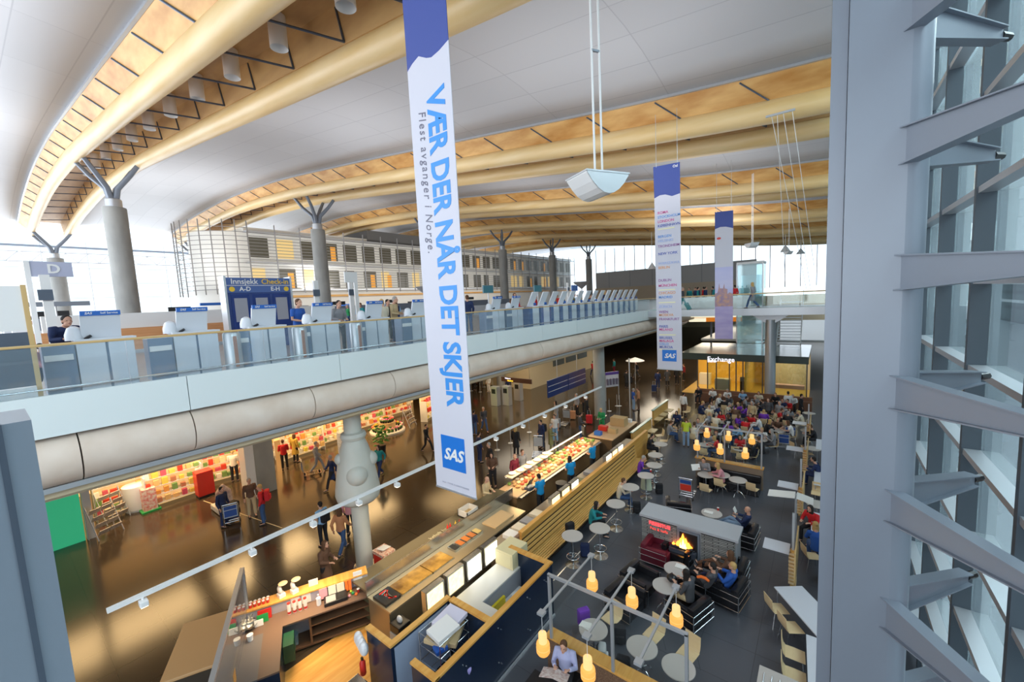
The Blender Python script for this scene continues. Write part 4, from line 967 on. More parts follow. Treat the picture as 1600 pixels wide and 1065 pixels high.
# --- arrivals floor (feet pixel, yaw, pose, top, bottom, label, hair, style, kind)
PPL = [
 (368, 752, 60, 'busy', 'cream', 'black', 'person in a white jumper seen from behind at the lit shop shelves', 'blonde', 'short', 'jacket'),
 (395, 806, -100, 'stand', 'brown', 'beige', 'man in a brown jacket beside the loaded luggage trolley', 'grey', 'short', 'jacket'),
 (413, 818, 150, 'stand', 'red', 'denim', 'woman in a red jacket with a red backpack by the luggage trolley', 'blonde', 'short', 'jacket'),
 (446, 733, 70, 'busy', 'red', 'black', 'person in a red jumper browsing the shelves right of the square column', 'brown', 'short', 'jacket'),
 (463, 722, 20, 'stand', 'mustard', 'black', 'woman in a mustard coat seen from behind among the shelves', 'brown', 'long', 'coat'),
 (497, 737, -30, 'walk', 'grey', 'grey', 'person in grey with a purple cap pushing an empty trolley', 'grey', 'short', 'jacket'),
 (521, 763, 170, 'walk', 'navy', 'black', 'man in a dark suit walking just left of the sculpted column', 'grey', 'short', 'coat'),
 (595, 745, -160, 'walk', 'teal', 'navy', 'woman in a teal cardigan right of the sculpted column', 'dark', 'long', 'jacket'),
 (668, 706, -75, 'walk', 'black', 'black', 'person in black striding left of the big banner', 'dark', 'short', 'jacket'),
 (507, 852, 100, 'stand', 'light blue', 'black', 'man in a light blue shirt with a black backpack', 'dark', 'short', 'shirt'),
 (536, 864, 25, 'walk', 'rust', 'denim', 'woman in a rusty pink top and jeans left of the column shaft', 'brown', 'long', 'jacket'),
 (549, 835, 40, 'stand', 'pink', 'black', 'red haired woman in pink next to the column shaft', 'red', 'long', 'jacket'),
 (512, 925, -60, 'busy', 'brown', 'black', 'woman with brown hair in a dark brown coat near the front counter', 'brown', 'long', 'coat'),
 (742, 680, 10, 'stand', 'navy', 'denim', 'person in navy hidden partly by the right edge of the big banner', 'dark', 'short', 'jacket'),
 (757, 674, -120, 'walk', 'dark grey', 'denim', 'man with a moustache walking right of the big banner', 'grey', 'short', 'jacket'),
 (750, 722, -20, 'stand', 'navy', 'navy', 'person in dark blue standing under the white light track', 'dark', 'short', 'jacket'),
 (767, 742, 160, 'stand', 'black', 'black', 'man in a black vest over a white shirt under the light track', 'grey', 'short', 'jacket'),
 (771, 760, -150, 'busy', 'brown', 'black', 'woman in a dark cap behind the beige jacket man', 'dark', 'long', 'jacket'),
 (762, 806, -80, 'busy', 'beige', 'brown', 'bald man in a beige jacket leaning at the counter edge below the banner', 'bald', 'short', 'jacket'),
 (806, 764, -100, 'stand', 'burgundy', 'brown', 'bald man in dark plum queueing at the sandwich counter', 'bald', 'short', 'jacket'),
 (818, 756, -110, 'stand', 'grey', 'dark grey', 'man in grey queueing right beside the bald man in plum', 'brown', 'short', 'jacket'),
 (807, 712, 5, 'stand', 'black', 'black', 'blonde girl in a short black dress standing alone', 'blonde', 'long', 'coat'),
 (847, 700, 160, 'stand', 'navy', 'denim', 'man with a dark backpack and jeans behind a pushchair trolley', 'dark', 'short', 'jacket'),
 (861, 707, -60, 'busy', 'olive', 'olive', 'person in a long olive coat bending by the trolley', 'grey', 'short', 'coat'),
 (868, 690, -170, 'stand', 'white', 'light blue', 'person in a white top behind the olive coat', 'dark', 'short', 'shirt'),
 (870, 664, 140, 'stand', 'grey', 'grey', 'person in grey with luggage near the light track', 'dark', 'long', 'coat'),
 (902, 650, 150, 'stand', 'grey', 'black', 'white haired person under the track near the boards', 'grey', 'short', 'jacket'),
 (914, 646, 40, 'stand', 'brown', 'black', 'person in a brown jacket left of the concrete column', 'brown', 'short', 'jacket'),
 (917, 655, -40, 'stand', 'black', 'black', 'person in black beside a red bag at the concrete column', 'dark', 'short', 'coat'),
 (907, 686, -50, 'busy', 'dark grey', 'denim', 'person in dark grey and jeans pushing a pram', 'dark', 'short', 'jacket'),
 (941, 678, 170, 'busy', 'green', 'green', 'person all in green near the end of the counter', 'blonde', 'short', 'jacket'),
 (990, 641, -50, 'stand', 'blue', 'pale denim', 'grey haired man in a blue shirt at the edge of the cafe', 'grey', 'short', 'shirt'),
 (998, 640, 100, 'stand', 'rust', 'brown', 'person in rust red facing the man in the blue shirt', 'brown', 'short', 'jacket'),
 (927, 588, 60, 'walk', 'red', 'navy', 'person in a red top and dark skirt walking by the concrete column', 'dark', 'short', 'jacket'),
 (960, 584, 90, 'stand', 'teal', 'burgundy', 'person in teal in the far queue', 'brown', 'short', 'jacket'),
 (979, 606, -20, 'stand', 'black', 'black', 'person in black standing before the purple notice board', 'dark', 'short', 'coat'),
 (995, 590, 120, 'walk', 'black', 'dark grey', 'person in black walking just left of the second banner', 'dark', 'short', 'coat'),
 (1028, 607, 0, 'stand', 'navy', 'navy', 'person in navy below the second banner, left one', 'dark', 'short', 'jacket'),
 (1043, 603, 30, 'stand', 'dark grey', 'black', 'person in dark grey below the second banner, middle one', 'dark', 'short', 'coat'),
 (1058, 601, 0, 'stand', 'black', 'black', 'person in black below the second banner, right one', 'dark', 'short', 'jacket'),
 (1069, 595, 90, 'stand', 'burgundy', 'black', 'person in burgundy at the door of the exchange shop', 'brown', 'short', 'jacket'),
 (742, 610, 0, 'stand', 'red', 'black', 'person in red behind the barriers in the dark hall', 'dark', 'short', 'jacket'),
 (752, 606, 20, 'stand', 'burgundy', 'dark grey', 'person in burgundy behind the barriers in the dark hall', 'dark', 'short', 'jacket'),
 (764, 612, 180, 'stand', 'white', 'white', 'person in white behind the barriers in the dark hall', 'dark', 'short', 'jacket'),
 (795, 618, 50, 'stand', 'navy', 'black', 'person in navy between the ticket machines', 'dark', 'short', 'jacket'),
 (1251, 655, -90, 'stand', 'black', 'black', 'man in black standing by the stairs at the right end of the cafe', 'dark', 'short', 'coat'),
 (1231, 650, 20, 'stand', 'white', 'white', 'person in white inside the exchange shop front', 'dark', 'short', 'jacket'),
]
for (px, py, yaw, pose, top, bot, lab, hair, sty, kind) in PPL:
    person(P(px, py), yaw, pose, top, bot, lab, hair, sty, kind)
wear_pack(P(413, 818), 150, 'red', 'red backpack worn by the woman in the red jacket')
wear_pack(P(507, 852), 100, 'black', 'black backpack worn by the man in the light blue shirt')
wear_pack(P(847, 700), 160, 'black', 'dark backpack worn by the man behind the pushchair trolley')
o = tr_k(P(364, 815), 1.2, 'luggage trolley piled with black bags beside the man in brown')
for c_ in o.children_recursive:
    pass
for k, (dx, dy, dz, c, l) in enumerate(((0, .1, .17, 'navy', 'dark blue suitcase lying lowest on the loaded trolley'), (.05, -.1, .42, 'black', 'black bag on top of the dark blue suitcase'), (-.1, .25, .42, 'navy', 'navy bag at the front of the loaded trolley'), (0, 0, .66, 'black', 'black rucksack topmost on the loaded trolley'))):
    b_ = MB().box(-.26, .26, -.2, .2, 0, .24, bevel=.06).build('travel_bag', CLOTH, None, color=CLR[c]); b_.location = off(P(364, 815), 69, dx, dy, dz); b_.rotation_euler = (0, 0, 1.2 + .2*k); tag(b_, l, 'bag')
person(P(352, 822), -60, 'stand', 'navy', 'navy', 'person in navy left of the loaded luggage trolley', 'dark', 'short', 'jacket')
for (px, py, rz, l) in ((488, 742, -.4, 'empty trolley pushed by the grey person with the cap'), (840, 712, 3.6, 'trolley with bags in front of the man with the dark backpack'), (882, 664, 3.3, 'black loaded trolley near the grey person with luggage'), (900, 690, 2.6, 'dark pram like trolley at the person in jeans'), (1224, 700, .1, 'luggage trolley with blue plates standing in the busy cafe, front one'), (1234, 688, .1, 'luggage trolley with blue plates nested behind the front one'), (1197, 700, -.7, 'luggage trolley with blue sign parked at a cafe table'), (1075, 775, .05, 'luggage trolley with blue and red sign at the reader\'s round table')):
    o = tr_k(P(px, py), rz, l)
    if py == 775:
        for c_ in o.children_recursive:
            if c_.name.startswith('lower_plate'): c_.color = (.7, .04, .02, 1)
for (px, py, c, l) in ((846, 690, 'black', 'black suitcase on end near the pushchair trolley'), (895, 655, 'rust', 'orange brown suitcase under the light track'), (871, 668, 'grey', 'grey suitcase beside the grey person'), (921, 662, 'red', 'red bag on the floor at the person in black'), (1022, 612, 'navy', 'navy suitcase below the second banner'), (985, 598, 'black', 'black suitcase far by the purple notice board')):
    case(P(px, py), 20, c, l)

# --- staff behind the food counter
for (px, py, yaw, l, h, st) in ((846, 803, 75, 'staff member in a blue t-shirt and black trousers, nearest of the three behind the counter', 'dark', 'short'), (893, 770, 60, 'staff member in a blue t-shirt and long dark hair, middle of the three at work', 'dark', 'long'), (927, 742, 80, 'staff member in a blue t-shirt, farthest of the three behind the counter', 'blonde', 'short')):
    person(P(px, py), yaw, 'busy', 'staff blue', 'black', l, h, st, 'shirt')

# --- departures deck
DP = [(-13.3, 1.05, -75, 'lean', 'navy', 'navy', 'person in navy leaning over the leftmost kiosk with a phone', 'dark', 'short', 'jacket', 1),
 (-12.9, 0.72, -40, 'walk', 'pink', 'navy', 'small child with a pink bag behind the glass balustrade', 'dark', 'short', 'jacket', .6),
 (-13.1, 6.1, -70, 'busy', 'blue', 'denim', 'man in a bright blue t-shirt at the fourth kiosk', 'brown', 'short', 'shirt', 1.05),
 (-13.1, 7.45, -90, 'busy', 'grey', 'dark grey', 'man in a grey sweater with glasses looking down', 'dark', 'short', 'jacket', 1),
 (-13.2, 9.3, 100, 'busy', 'cream', 'white', 'blonde woman in cream seen beside the tan jacket man', 'blonde', 'short', 'jacket', 1),
 (-13.3, 9.85, -60, 'busy', 'beige', 'navy', 'grey haired man in a tan jacket holding papers', 'grey', 'short', 'jacket', 1.05),
 (-14.6, 10.5, -80, 'stand', 'black', 'black', 'person in black left of the big banner on the deck', 'dark', 'short', 'jacket', 1),
 (-12.9, 11.5, -100, 'busy', 'burgundy', 'dark grey', 'person in a checked burgundy shirt at the banner edge', 'dark', 'short', 'jacket', .95),
 (-13.6, 13.6, 100, 'stand', 'black', 'denim', 'person in black with a rucksack first right of the banner on the deck', 'dark', 'short', 'jacket', 1),
 (-13.3, 14.0, 60, 'stand', 'navy', 'denim', 'person in navy beside the one in black right of the banner', 'brown', 'short', 'jacket', 1.03),
 (-13.0, 17.0, -90, 'lean', 'red', 'black', 'person in red bending over the kiosk right of the banner', 'brown', 'long', 'jacket', 1),
 (-13.2, 17.5, -120, 'busy', 'brown', 'black', 'person with brown hair next to the one in red', 'brown', 'long', 'jacket', 1.05),
 (-13.0, 19.2, -60, 'stand', 'red', 'black', 'person in a bright red jacket at the start of the far row', 'brown', 'short', 'jacket', 1),
 (-13.0, 21.2, -90, 'busy', 'rust', 'black', 'person in rust in the far row of kiosks', 'brown', 'short', 'jacket', 1),
 (-13.0, 23.6, -70, 'busy', 'olive', 'black', 'person in olive in the far row of kiosks', 'dark', 'short', 'jacket', 1),
 (-13.0, 25.2, -90, 'lean', 'brown', 'black', 'person in brown bending in the far row of kiosks', 'brown', 'short', 'jacket', 1),
 (-13.0, 28.4, -80, 'stand', 'navy', 'navy', 'blonde person in navy in the far row of kiosks', 'blonde', 'long', 'jacket', 1.05),
 (-13.0, 30.8, -80, 'busy', 'purple', 'black', 'person in purple in the far row of kiosks', 'dark', 'short', 'jacket', 1),
 (-13.0, 32.2, -80, 'stand', 'beige', 'brown', 'person in beige at the end of the far row, by the second banner', 'brown', 'short', 'jacket', 1),
 (-9.1, 34.4, -90, 'walk', 'dark grey', 'teal', 'man with a backpack pulling a suitcase over the footbridge', 'grey', 'short', 'jacket', 1.05),
 (-4.2, 34.4, 70, 'walk', 'grey', 'denim', 'fair haired person striding across the footbridge', 'blonde', 'long', 'coat', 1.08)]
for (x, y, yaw, pose, top, bot, lab, hair, sty, kind, scl) in DP: person((x, y, DECK), yaw, pose, top, bot, lab, hair, sty, kind, scl)
o = case((-8.5, 34.35, DECK), 90, 'teal', 'dark teal suitcase tilted behind the man on the footbridge'); o.rotation_euler = (-.5, 0, 1.57)
rc = random.Random(11); tops = ['black', 'navy', 'red', 'white', 'grey', 'brown', 'teal', 'beige', 'burgundy', 'light blue', 'green']
for k in range(34):   # small figures in the check-in lines at the back
    t_ = rc.choice(tops); x = rc.choice((-31.5, -49, -28, -21)); 
    y = rc.uniform(3, 30) if x > -40 else rc.uniform(2, 44)
    if x == -21: y = rc.uniform(12, 46)
    person((x + rc.uniform(-1, 1), y, DECK), rc.uniform(0, 360), rc.choice(('stand', 'walk')), t_, rc.choice(('black', 'denim', 'navy')), 'person standing far back in the check-in lines of the deck', rc.choice(('dark', 'brown', 'grey')), 'short', 'jacket', 1, 'people in the rear check-in lines')
for k in range(16):
    person((-11.9 + k*.42 if k < 8 else -9.8 + (k-8)*.5, 40.5 + (k % 3)*.6, 7.62), rc.uniform(0, 360), 'stand', rc.choice(('black', 'navy', 'dark grey', 'red', 'teal')), 'black', 'person in the crowd on the gallery behind the second banner', 'dark', 'short', 'jacket', 1, 'crowd on the far gallery')
gl = thing('gallery', 'pale gallery floor with low white parapet behind the footbridge', 'gallery', (-12, 40, 0)); gl['kind'] = 'structure'
MB().box(0.0, 7.0, 0, 4, 7.3, 7.62).build('slab', OFFW, gl); MB().box(0.0, 7.0, -0.1, 0, 7.3, 8.45).build('parapet', WHITE, gl)
# ------------------------------------------------------------------ furniture kinds
def cafe_chair():
    t = thing('cafe_chair', '', 'chair')
    s = MB()
    # seat and back of bent birch, seat front towards +y
    s.loft([((0, .22, .44), .20, .010), ((0, .0, .455), .205, .010), ((0, -.17, .46), .20, .010)], 12, lat=(1, 0, 0)).build('seat', BIRCH, t, smooth=True)
    b_ = MB()
    for i in range(6): pass
    prof = [(-.17, .46), (-.215, .52), (-.235, .62), (-.25, .82), (-.238, .82), (-.222, .62), (-.20, .525), (-.165, .475)]
    b_.prism(prof, 'x', -.19, .19).build('backrest', BIRCH, t, smooth=True)
    for sx in (-1, 1):
        for y0, y1 in ((.16, .21), (-.14, -.22)): MB().rod((.14*sx, y0, .45), (.19*sx, y1, 0), .010, seg=8).build('leg', CHROME, t)
    return t
def low_table(top=TTOP):
    t = thing('round_table', '', 'table')
    MB().lathe([(.34, .70), (.355, .705), (.355, .725), (.34, .73)], seg=36).build('tabletop', top, t)
    MB().cyl(0, 0, .12, .70, .028, 12).build('pole', CHROME, t)
    for k in range(4):
        a = PI/4 + k*PI/2; c, s_ = math.cos(a), math.sin(a)
        MB().tube([(0, 0, .22), (.12*c, .12*s_, .20), (.24*c, .24*s_, .12), (.30*c, .30*s_, .01)], .014, 6).build('leg', CHROME, t)
    return t
def high_table():
    t = thing('bar_table', '', 'table')
    MB().lathe([(.34, 1.02), (.355, 1.025), (.355, 1.045), (.34, 1.05)], seg=36).build('tabletop', TTOP, t)
    MB().cyl(0, 0, .04, 1.02, .03, 12).build('pole', CHROME, t)
    MB().lathe([(.26, 0), (.26, .02), (.05, .06)], seg=32).build('base_disc', INOX, t)
    r = MB().tube([(.21*math.cos(2*PI*k/20), .21*math.sin(2*PI*k/20), .30) for k in range(20)], .011, 6, closed=True)
    for k in range(4): r.rod((0, 0, .30), (.21*math.cos(k*PI/2), .21*math.sin(k*PI/2), .30), .008, seg=6)
    r.build('foot_ring', CHROME, t); return t
def armchair(m=LEATHER):
    t = thing('armchair', '', 'armchair')
    MB().box(-.30, .30, -.28, .40, .12, .42, bevel=.04).build('seat_cushion', m, t, smooth=True)
    MB().box(-.44, .44, -.44, -.24, .10, .70, bevel=.05).build('backrest', m, t, smooth=True)
    for s in (-1, 1): MB().box(.30*s, .46*s, -.40, .40, .10, .62, bevel=.05).build('armrest', m, t, smooth=True)
    f = MB()
    for s in (-1, 1):
        for z in (.13, .36, .56): f.rod((.475*s, -.46, z), (.475*s, .42, z), .010, seg=6)
        for y in (-.46, .42): f.rod((.475*s, y, 0), (.475*s, y, .58), .012, seg=6)
    for z in (.13, .36, .56): f.rod((-.475, -.47, z), (.475, -.47, z), .010, seg=6)
    f.build('chrome_frame', CHROME, t); return t
ch_k, lt_k, ht_k, ac_k = Kind(cafe_chair), Kind(low_table), Kind(high_table), Kind(armchair)
def burg():
    t = armchair(BURG); return t
bu_k = Kind(burg)

# ------------------------------------------------------------------ fireplace island
fp = thing('fireplace', 'long low fireplace wall with grey stone cladding, pale slab top and burning screen', 'fireplace', (0, 0, 0))
X0, X1, Y0, Y1 = -4.98, -2.02, 13.42, 14.25
stone = panel_mat('stacked slate', (0.24, 0.25, 0.24), (0.06, 0.06, 0.06), 0.42, 0.055, 'XZ', 0.7, 0.012, (0.42, 0.43, 0.41), off=0.4)
MB().box(X0, X1, Y0+.04, Y1-.04, 0, 1.28).build('core', mat('grey end panel', (0.36, 0.37, 0.40), 0.4), fp)
MB().box(X0, X0+1.18, Y0, Y0+.05, 0, 1.22).build('stone_cladding', stone, fp); MB().box(X1-1.02, X1-.04, Y0, Y0+.05, 0, 1.22).build('stone_cladding', stone, fp)
MB().box(X0-.06, X1+.06, Y0-.06, Y1+.06, 1.27, 1.36, bevel=.01).build('slab_top', mat('slab grey', (0.42, 0.43, 0.46), 0.4), fp)
MB().box(X0+1.22, X1-1.06, Y0-.02, Y0+.04, .28, 1.16).build('screen_frame', STEEL, fp)
MB().box(X0+1.28, X1-1.12, Y0-.03, Y0, .34, 1.10).build('dark_screen', BLACK, fp)
fl_ = MB(); xm = (X0+X1)/2 - .08
for dx, h, w in ((-.16, .16, .07), (-.08, .28, .08), (.0, .46, .10), (.09, .33, .09), (.18, .20, .08), (.26, .10, .05), (-.3, .08, .05)):
    fl_.lathe([(w*.8, 0), (w, h*.25), (w*.6, h*.6), (.005, h)], (xm+dx, Y0-.07, .62), 10)
fl_.build('flames', FIRE, fp)
fl_ = MB()
for dx, h, w in ((-.05, .18, .05), (.02, .30, .06), (.09, .18, .05)): fl_.lathe([(w*.8, 0), (w, h*.25), (w*.6, h*.6), (.005, h)], (xm+dx, Y0-.13, .62), 10)
fl_.build('flame_core', FIREY, fp)
lg = MB(); lg.rod((xm-.36, Y0-.07, .56), (xm+.32, Y0-.10, .62), .055, seg=10).rod((xm-.22, Y0-.12, .60), (xm+.36, Y0-.05, .56), .05, seg=10); lg.build('logs', BLACK, fp)
MB().box(xm-.42, xm+.42, Y0-.2, Y0, .36, .54).build('grate', DSTEEL, fp)
neon = mat('red neon', (1, .05, .03), .5, emit=2.2, ecol=(1, .04, .05))
text_mesh('PEISESTUE', 0.16, neon, 'neon_lettering', fp, bold=0.02, M4=frame_m((X0+.62, Y0-.015, 1.10), (1, 0, 0), (0, 0, 1)))
text_mesh('Peis & kaffe', 0.13, mat('dim red neon', (.8, .1, .08), .5, emit=.7, ecol=(1, .08, .06)), 'neon_lettering', fp, M4=frame_m((X0+.6, Y0-.015, .92), (1, 0, 0), (0, 0, 1)))
# armchairs in front and behind
for (px, py, rz, l) in ((978, 935, -1.75, 'black leather armchair with chrome rails, nearest at the left of the fireplace'), (1000, 905, -1.75, 'black leather armchair, second from the front at the left of the fireplace'),
        (1075, 945, 1.25, 'black leather armchair at the right of the three small tables, nearest'), (1112, 905, 1.45, 'black leather armchair where the man in orange and black lies'), (1062, 858, 3.0, 'small black leather armchair right before the flames'),
        (1060, 790, .3, 'empty black leather armchair behind the left end of the fireplace'), (1160, 832, 1.5, 'black leather armchair behind the right end of the fireplace, where the bald man reads')):
    ac_k(P(px, py, .4) - Vector((0, 0, .4)), rz, l)
bu_k(P(1028, 858, .4) - Vector((0, 0, .4)), -1.6, 'burgundy leather armchair against the left stone cladding')
for (px, py, l) in ((1057, 888, 'round grey table before the fire with a folded newspaper'), (1057, 868+22, ''), (1112, 801, 'round grey table behind the fireplace with a red cup')):
    if l: lt_k(P(px, py, .73) - Vector((0, 0, .73)), 0, l)
lt_k(P(1040, 914, .73) - Vector((0, 0, .73)), 0, 'round grey table before the fire with a round black bag on it')

# ------------------------------------------------------------------ low walls with glass frames and pendant lamps
def pendant():
    t = thing('pendant_lamp', '', 'lamp')
    MB().lathe([(.005, .0), (.062, -.002), (.066, -.03), (.066, -.155)], seg=24, cap=False).build('upper_shade', LAMPT, t, smooth=True)
    MB().lathe([(.066, -.15), (.10, -.165), (.106, -.19), (.106, -.31), (.085, -.345), (.03, -.355)], seg=24, cap=False).build('lower_shade', LAMPG, t, smooth=True)
    MB().lathe([(.103, -.235), (.1085, -.24), (.103, -.245)], seg=24, cap=False).build('shade_band', LAMPT, t)
    MB().rod((0, 0, 0), (0, 0, .32), .004, seg=5).build('cord', WHITE, t)
    return t
pl_k = Kind(pendant)
def glass_frame(name_lab, wall_lab, x0, x1, y, ztop, bars, wallm_, capz, lamps, xs_post, half=1.12):
    w = thing('low_wall', wall_lab, 'low wall', (0, y, 0))
    MB().box(x0, x1, .02, .26, 0, capz-.05).build('body', wallm_, w); MB().box(x0-.03, x1+.03, -.02, .30, capz-.05, capz, bevel=.008).build('timber_cap', OAK, w)
    f = thing('lamp_frame', name_lab, 'lamp frame', (0, y, capz))
    for x in xs_post: MB().box(x-.03, x+.03, -.03, .03, 0, ztop-capz).build('post', LSTEEL, f)
    MB().box(xs_post[0]-.03, xs_post[-1]+.03, -.03, .03, ztop-capz-.03, ztop-capz+.03).build('top_rail', LSTEEL, f)
    for a, b_ in zip(xs_post, xs_post[1:]): MB().box(a+.04, b_-.04, -.006, .006, .0, ztop-capz-.04).build('glass_pane', GLASS, f)
    for x in bars:
        g = MB().box(x-.022, x+.022, -half, half, ztop-capz+.03, ztop-capz+.06)
        for s in (-1, 1): g.box(x-.07, x+.07, s*half-.07, s*half+.07, ztop-capz+.02, ztop-capz+.07)
        g.build('cross_bar', LSTEEL, f)
        for s in (-1, 1):
            if (x, s) in lamps: pl_k((x, y + s*half, ztop - .40), 0, lamps[(x, s)], scale=1.32)
rattan = mat('dark wicker', (0.10, 0.05, 0.03), 0.6, noise=((40, 40, 40), (0.24, 0.14, 0.08), 2), bump=0.4)
brownp = mat('brown panel', (0.24, 0.18, 0.13), 0.5)
glass_frame('steel lamp frame with six glowing lamps standing on the nearest low wall', 'nearest low wall of dark wicker with timber cap beside the reading man', -5.15, -1.9, 7.45, 2.6, (-4.47, -3.45, -2.45), rattan, 1.0,
    {(-4.47, 1): 'glowing orange lamp at the far end of the leftmost bar of the nearest frame', (-4.47, -1): 'glowing orange lamp lowest left, at the near end of the leftmost bar', (-3.45, 1): 'glowing orange lamp at the far end of the middle bar of the nearest frame', (-3.45, -1): 'glowing orange lamp above the lavender shirt man, at the near end of the middle bar', (-2.45, 1): 'glowing orange lamp at the far end of the right bar of the nearest frame'}, (-5.0, -3.45, -1.95))
glass_frame('steel lamp frame with six glowing lamps on the brown low wall in the busy cafe', 'brown panelled low wall with timber cap in the middle of the cafe', -4.85, -2.05, 20.4, 2.62, (-4.55, -3.58, -2.6), brownp, 1.02,
    {(x, s): 'glowing orange lamp on the %s bar of the far lamp frame, %s end' % (n, 'far' if s > 0 else 'near') for x, n in ((-4.55, 'left'), (-3.58, 'middle'), (-2.6, 'right')) for s in (-1, 1)}, (-4.75, -3.58, -2.1), 1.0)
# bench seat behind the near wicker wall where the reading man sits
t = thing('bench', 'dark bench behind the reading man at the bottom of the picture', 'bench', (-4.3, 6.2, 0)); MB().box(-.9, .9, .35, .8, 0, .45).build('seat', BLACK, t); 
# sofa below the brown low wall
t = thing('sofa', 'black sofa along the brown panelled low wall', 'sofa', (-3.3, 19.9, 0)); MB().box(-1.3, 1.2, -.25, .35, 0, .42, bevel=.03).build('seat', LEATHER, t); MB().box(-1.3, 1.2, .30, .45, .42, .72, bevel=.03).build('backrest', LEATHER, t)

# foreground tables and chairs
for (px, py, l) in ((925+2, 982, 'round grey table with a newspaper, left of the three in the foreground'), (1003, 1010, 'round grey table in the middle of the foreground, empty'), (1060, 1041, 'round grey table at the bottom right of the foreground, empty')):
    lt_k(P(px, py, .73) - Vector((0, 0, .73)), 0.3, l)
def chair_px(px, py, rz, l, z=.0, group=None): ch_k(P(px, py, z) - Vector((0, 0, z)), rz, l, group)
chair_px(956, 965, 2.9, 'birch chair behind the newspaper table in the foreground', .45)
chair_px(1022, 990, 2.9, 'birch chair behind the middle foreground table', .45)
chair_px(1075, 1020, 2.9, 'birch chair behind the bottom right foreground table', .45)
for (px, py, c, l) in ((912, 975, 'purple', 'purple and black backpack on the chair left of the newspaper table'), (968, 985, 'black', 'black backpack with green straps between the foreground tables'), (940, 1018, 'white', 'white and red bag beneath the newspaper table'), (974, 1035, 'black', 'black bag on the floor under the middle foreground table')):
    o = bp_k(P(px, py, .3) - Vector((0, 0, .3 if c != 'purple' else -.0)), random.uniform(0, 3), l); paint(o, CLR[c])
t = MB().box(-.14, .14, -.1, .1, 0, .018).box(-.12, .14, -.09, .1, .018, .03, Matrix.Rotation(.2, 4, 'Z')).build('newspaper', PAPER); t.location = P(915, 977, .735); tag(t, 'newspaper on the left foreground table', 'newspaper')
t = MB().box(-.14, .14, -.1, .1, 0, .018).build('newspaper', PAPER); t.location = P(1063, 885, .735); tag(t, 'folded newspaper on the round table before the fire', 'newspaper')
t = MB().box(-.15, .15, -.1, .1, 0, .018).build('newspaper', PAPER); t.location = P(1107, 800, .735); tag(t, 'newspaper on the round table behind the fireplace', 'newspaper')
def cup_():
    t = thing('paper_cup', '', 'cup'); MB().lathe([(.028, 0), (.04, .10)], seg=16).build('cup_body', RED, t, smooth=True); MB().lathe([(.042, .10), (.042, .112), (.02, .115)], seg=16).build('lid', WHITE, t); return t
cup_k = Kind(cup_)
cup_k(P(1122, 797, .73), 0, 'red paper cup on the round table behind the fireplace')
cup_k(P(1017, 737, 1.05), 0, 'red paper cup on the bar table of the man in purple')
cup_k(P(1103, 733, .73), 0, 'red paper cup on the reader\'s round table')
t = thing('round_bag', 'black round bag lying on the nearest small table before the fire', 'bag', P(1050, 908, .73)); MB().ball((0, 0, .11), .15, .13, .11, 14).build('bag_body', BLACK, t, smooth=True); MB().tube([(-.1, 0, .15), (0, .02, .26), (.1, 0, .15)], .012, 6).build('handle', BLACK, t)

# readers table group beside the brown wall
for (px, py, l) in ((1103, 741, 'round table of the woman reading, cups and papers on it'), (1125+2, 741, 'empty round table in front of the brown low wall, left one'), (1153, 749, 'empty round table in front of the brown low wall, right one')):
    lt_k(P(px, py, .73) - Vector((0, 0, .73)), .4, l)
chair_px(1103, 765, -.1, 'birch chair seen from behind, left of the three by the empty tables', .45)
chair_px(1125, 757, -.1, 'birch chair in the middle of the three by the empty tables', .45)
chair_px(1176, 764, -.2, 'birch chair right of the three by the empty tables', .45)
RT = P(1103, 741, .73)
person((RT.x - .2, RT.y + .55, 0), 180, 'read', 'grey', 'black', 'woman in a grey cardigan reading at the round table left of the brown low wall', 'dark', 'short', 'jacket')
person((RT.x + .62, RT.y + .2, 0), 110, 'sit', 'pink', 'black', 'person in pale pink slouching at the reader\'s table', 'blonde', 'long', 'jacket')
t = MB().box(-.2, .2, -.003, .003, 0, .28).build('newspaper', PAPER); t.location = (RT.x - .42, RT.y + .1, .80); t.rotation_euler = (-.5, 0, .7); tag(t, 'open newspaper held up at the reader\'s table', 'newspaper')

# seated people round the fire
def lounge(px, py, yaw, top, bot, lab, hair='dark', style='short', pose='lounge', z=.05, kind='jacket'):
    p = P(px, py - 8, .45); return person((p.x, p.y, z), yaw, pose, top, bot, lab, hair, style, kind)
lounge(1160, 832, 88, 'navy', 'pale denim', 'bald man in navy reading a book in the armchair behind the fireplace', 'bald', pose='lounge')
lounge(1132, 905, 75, 'brown', 'brown', 'woman in brown curled up in the armchair by the right stone cladding', 'brown', 'long')
lounge(1104, 925, 80, 'dark grey', 'black', 'man in dark clothes with an orange scarf lying back by the fire', 'dark')
lounge(1077, 948, 75, 'dark grey', 'beige', 'person in dark grey bending over the nearest fireside table', 'dark', 'long', 'read')
lounge(1135, 925, 80, 'blue', 'navy', 'person in a blue jacket and white cap at the far side of the fireside seats', 'blonde')
ac_k(P(1136, 917, .4) - Vector((0, 0, .4)), 1.4, 'black leather armchair under the person in the blue jacket'); ac_k(P(1140, 887, .4) - Vector((0, 0, .4)), 1.5, 'black leather armchair under the woman in brown')
b_ = MB().loft([((-.16, .02, 0), .035, .03), ((-.06, .07, .02), .045, .035), ((.06, .07, .02), .045, .035), ((.16, .02, 0), .035, .03)], 8).build('scarf', CLOTH, color=CLR['orange'], smooth=True); b_.location = P(1098, 905, .95); tag(b_, 'orange scarf on the man lying back by the fire', 'scarf')
t = thing('book', 'open pale book held by the bald man behind the fireplace', 'book', P(1150, 800, .95)); MB().box(-.11, .11, -.01, .01, 0, .18).build('pages', PAPER, t); t.rotation_euler = (-.4, 0, 1.5)
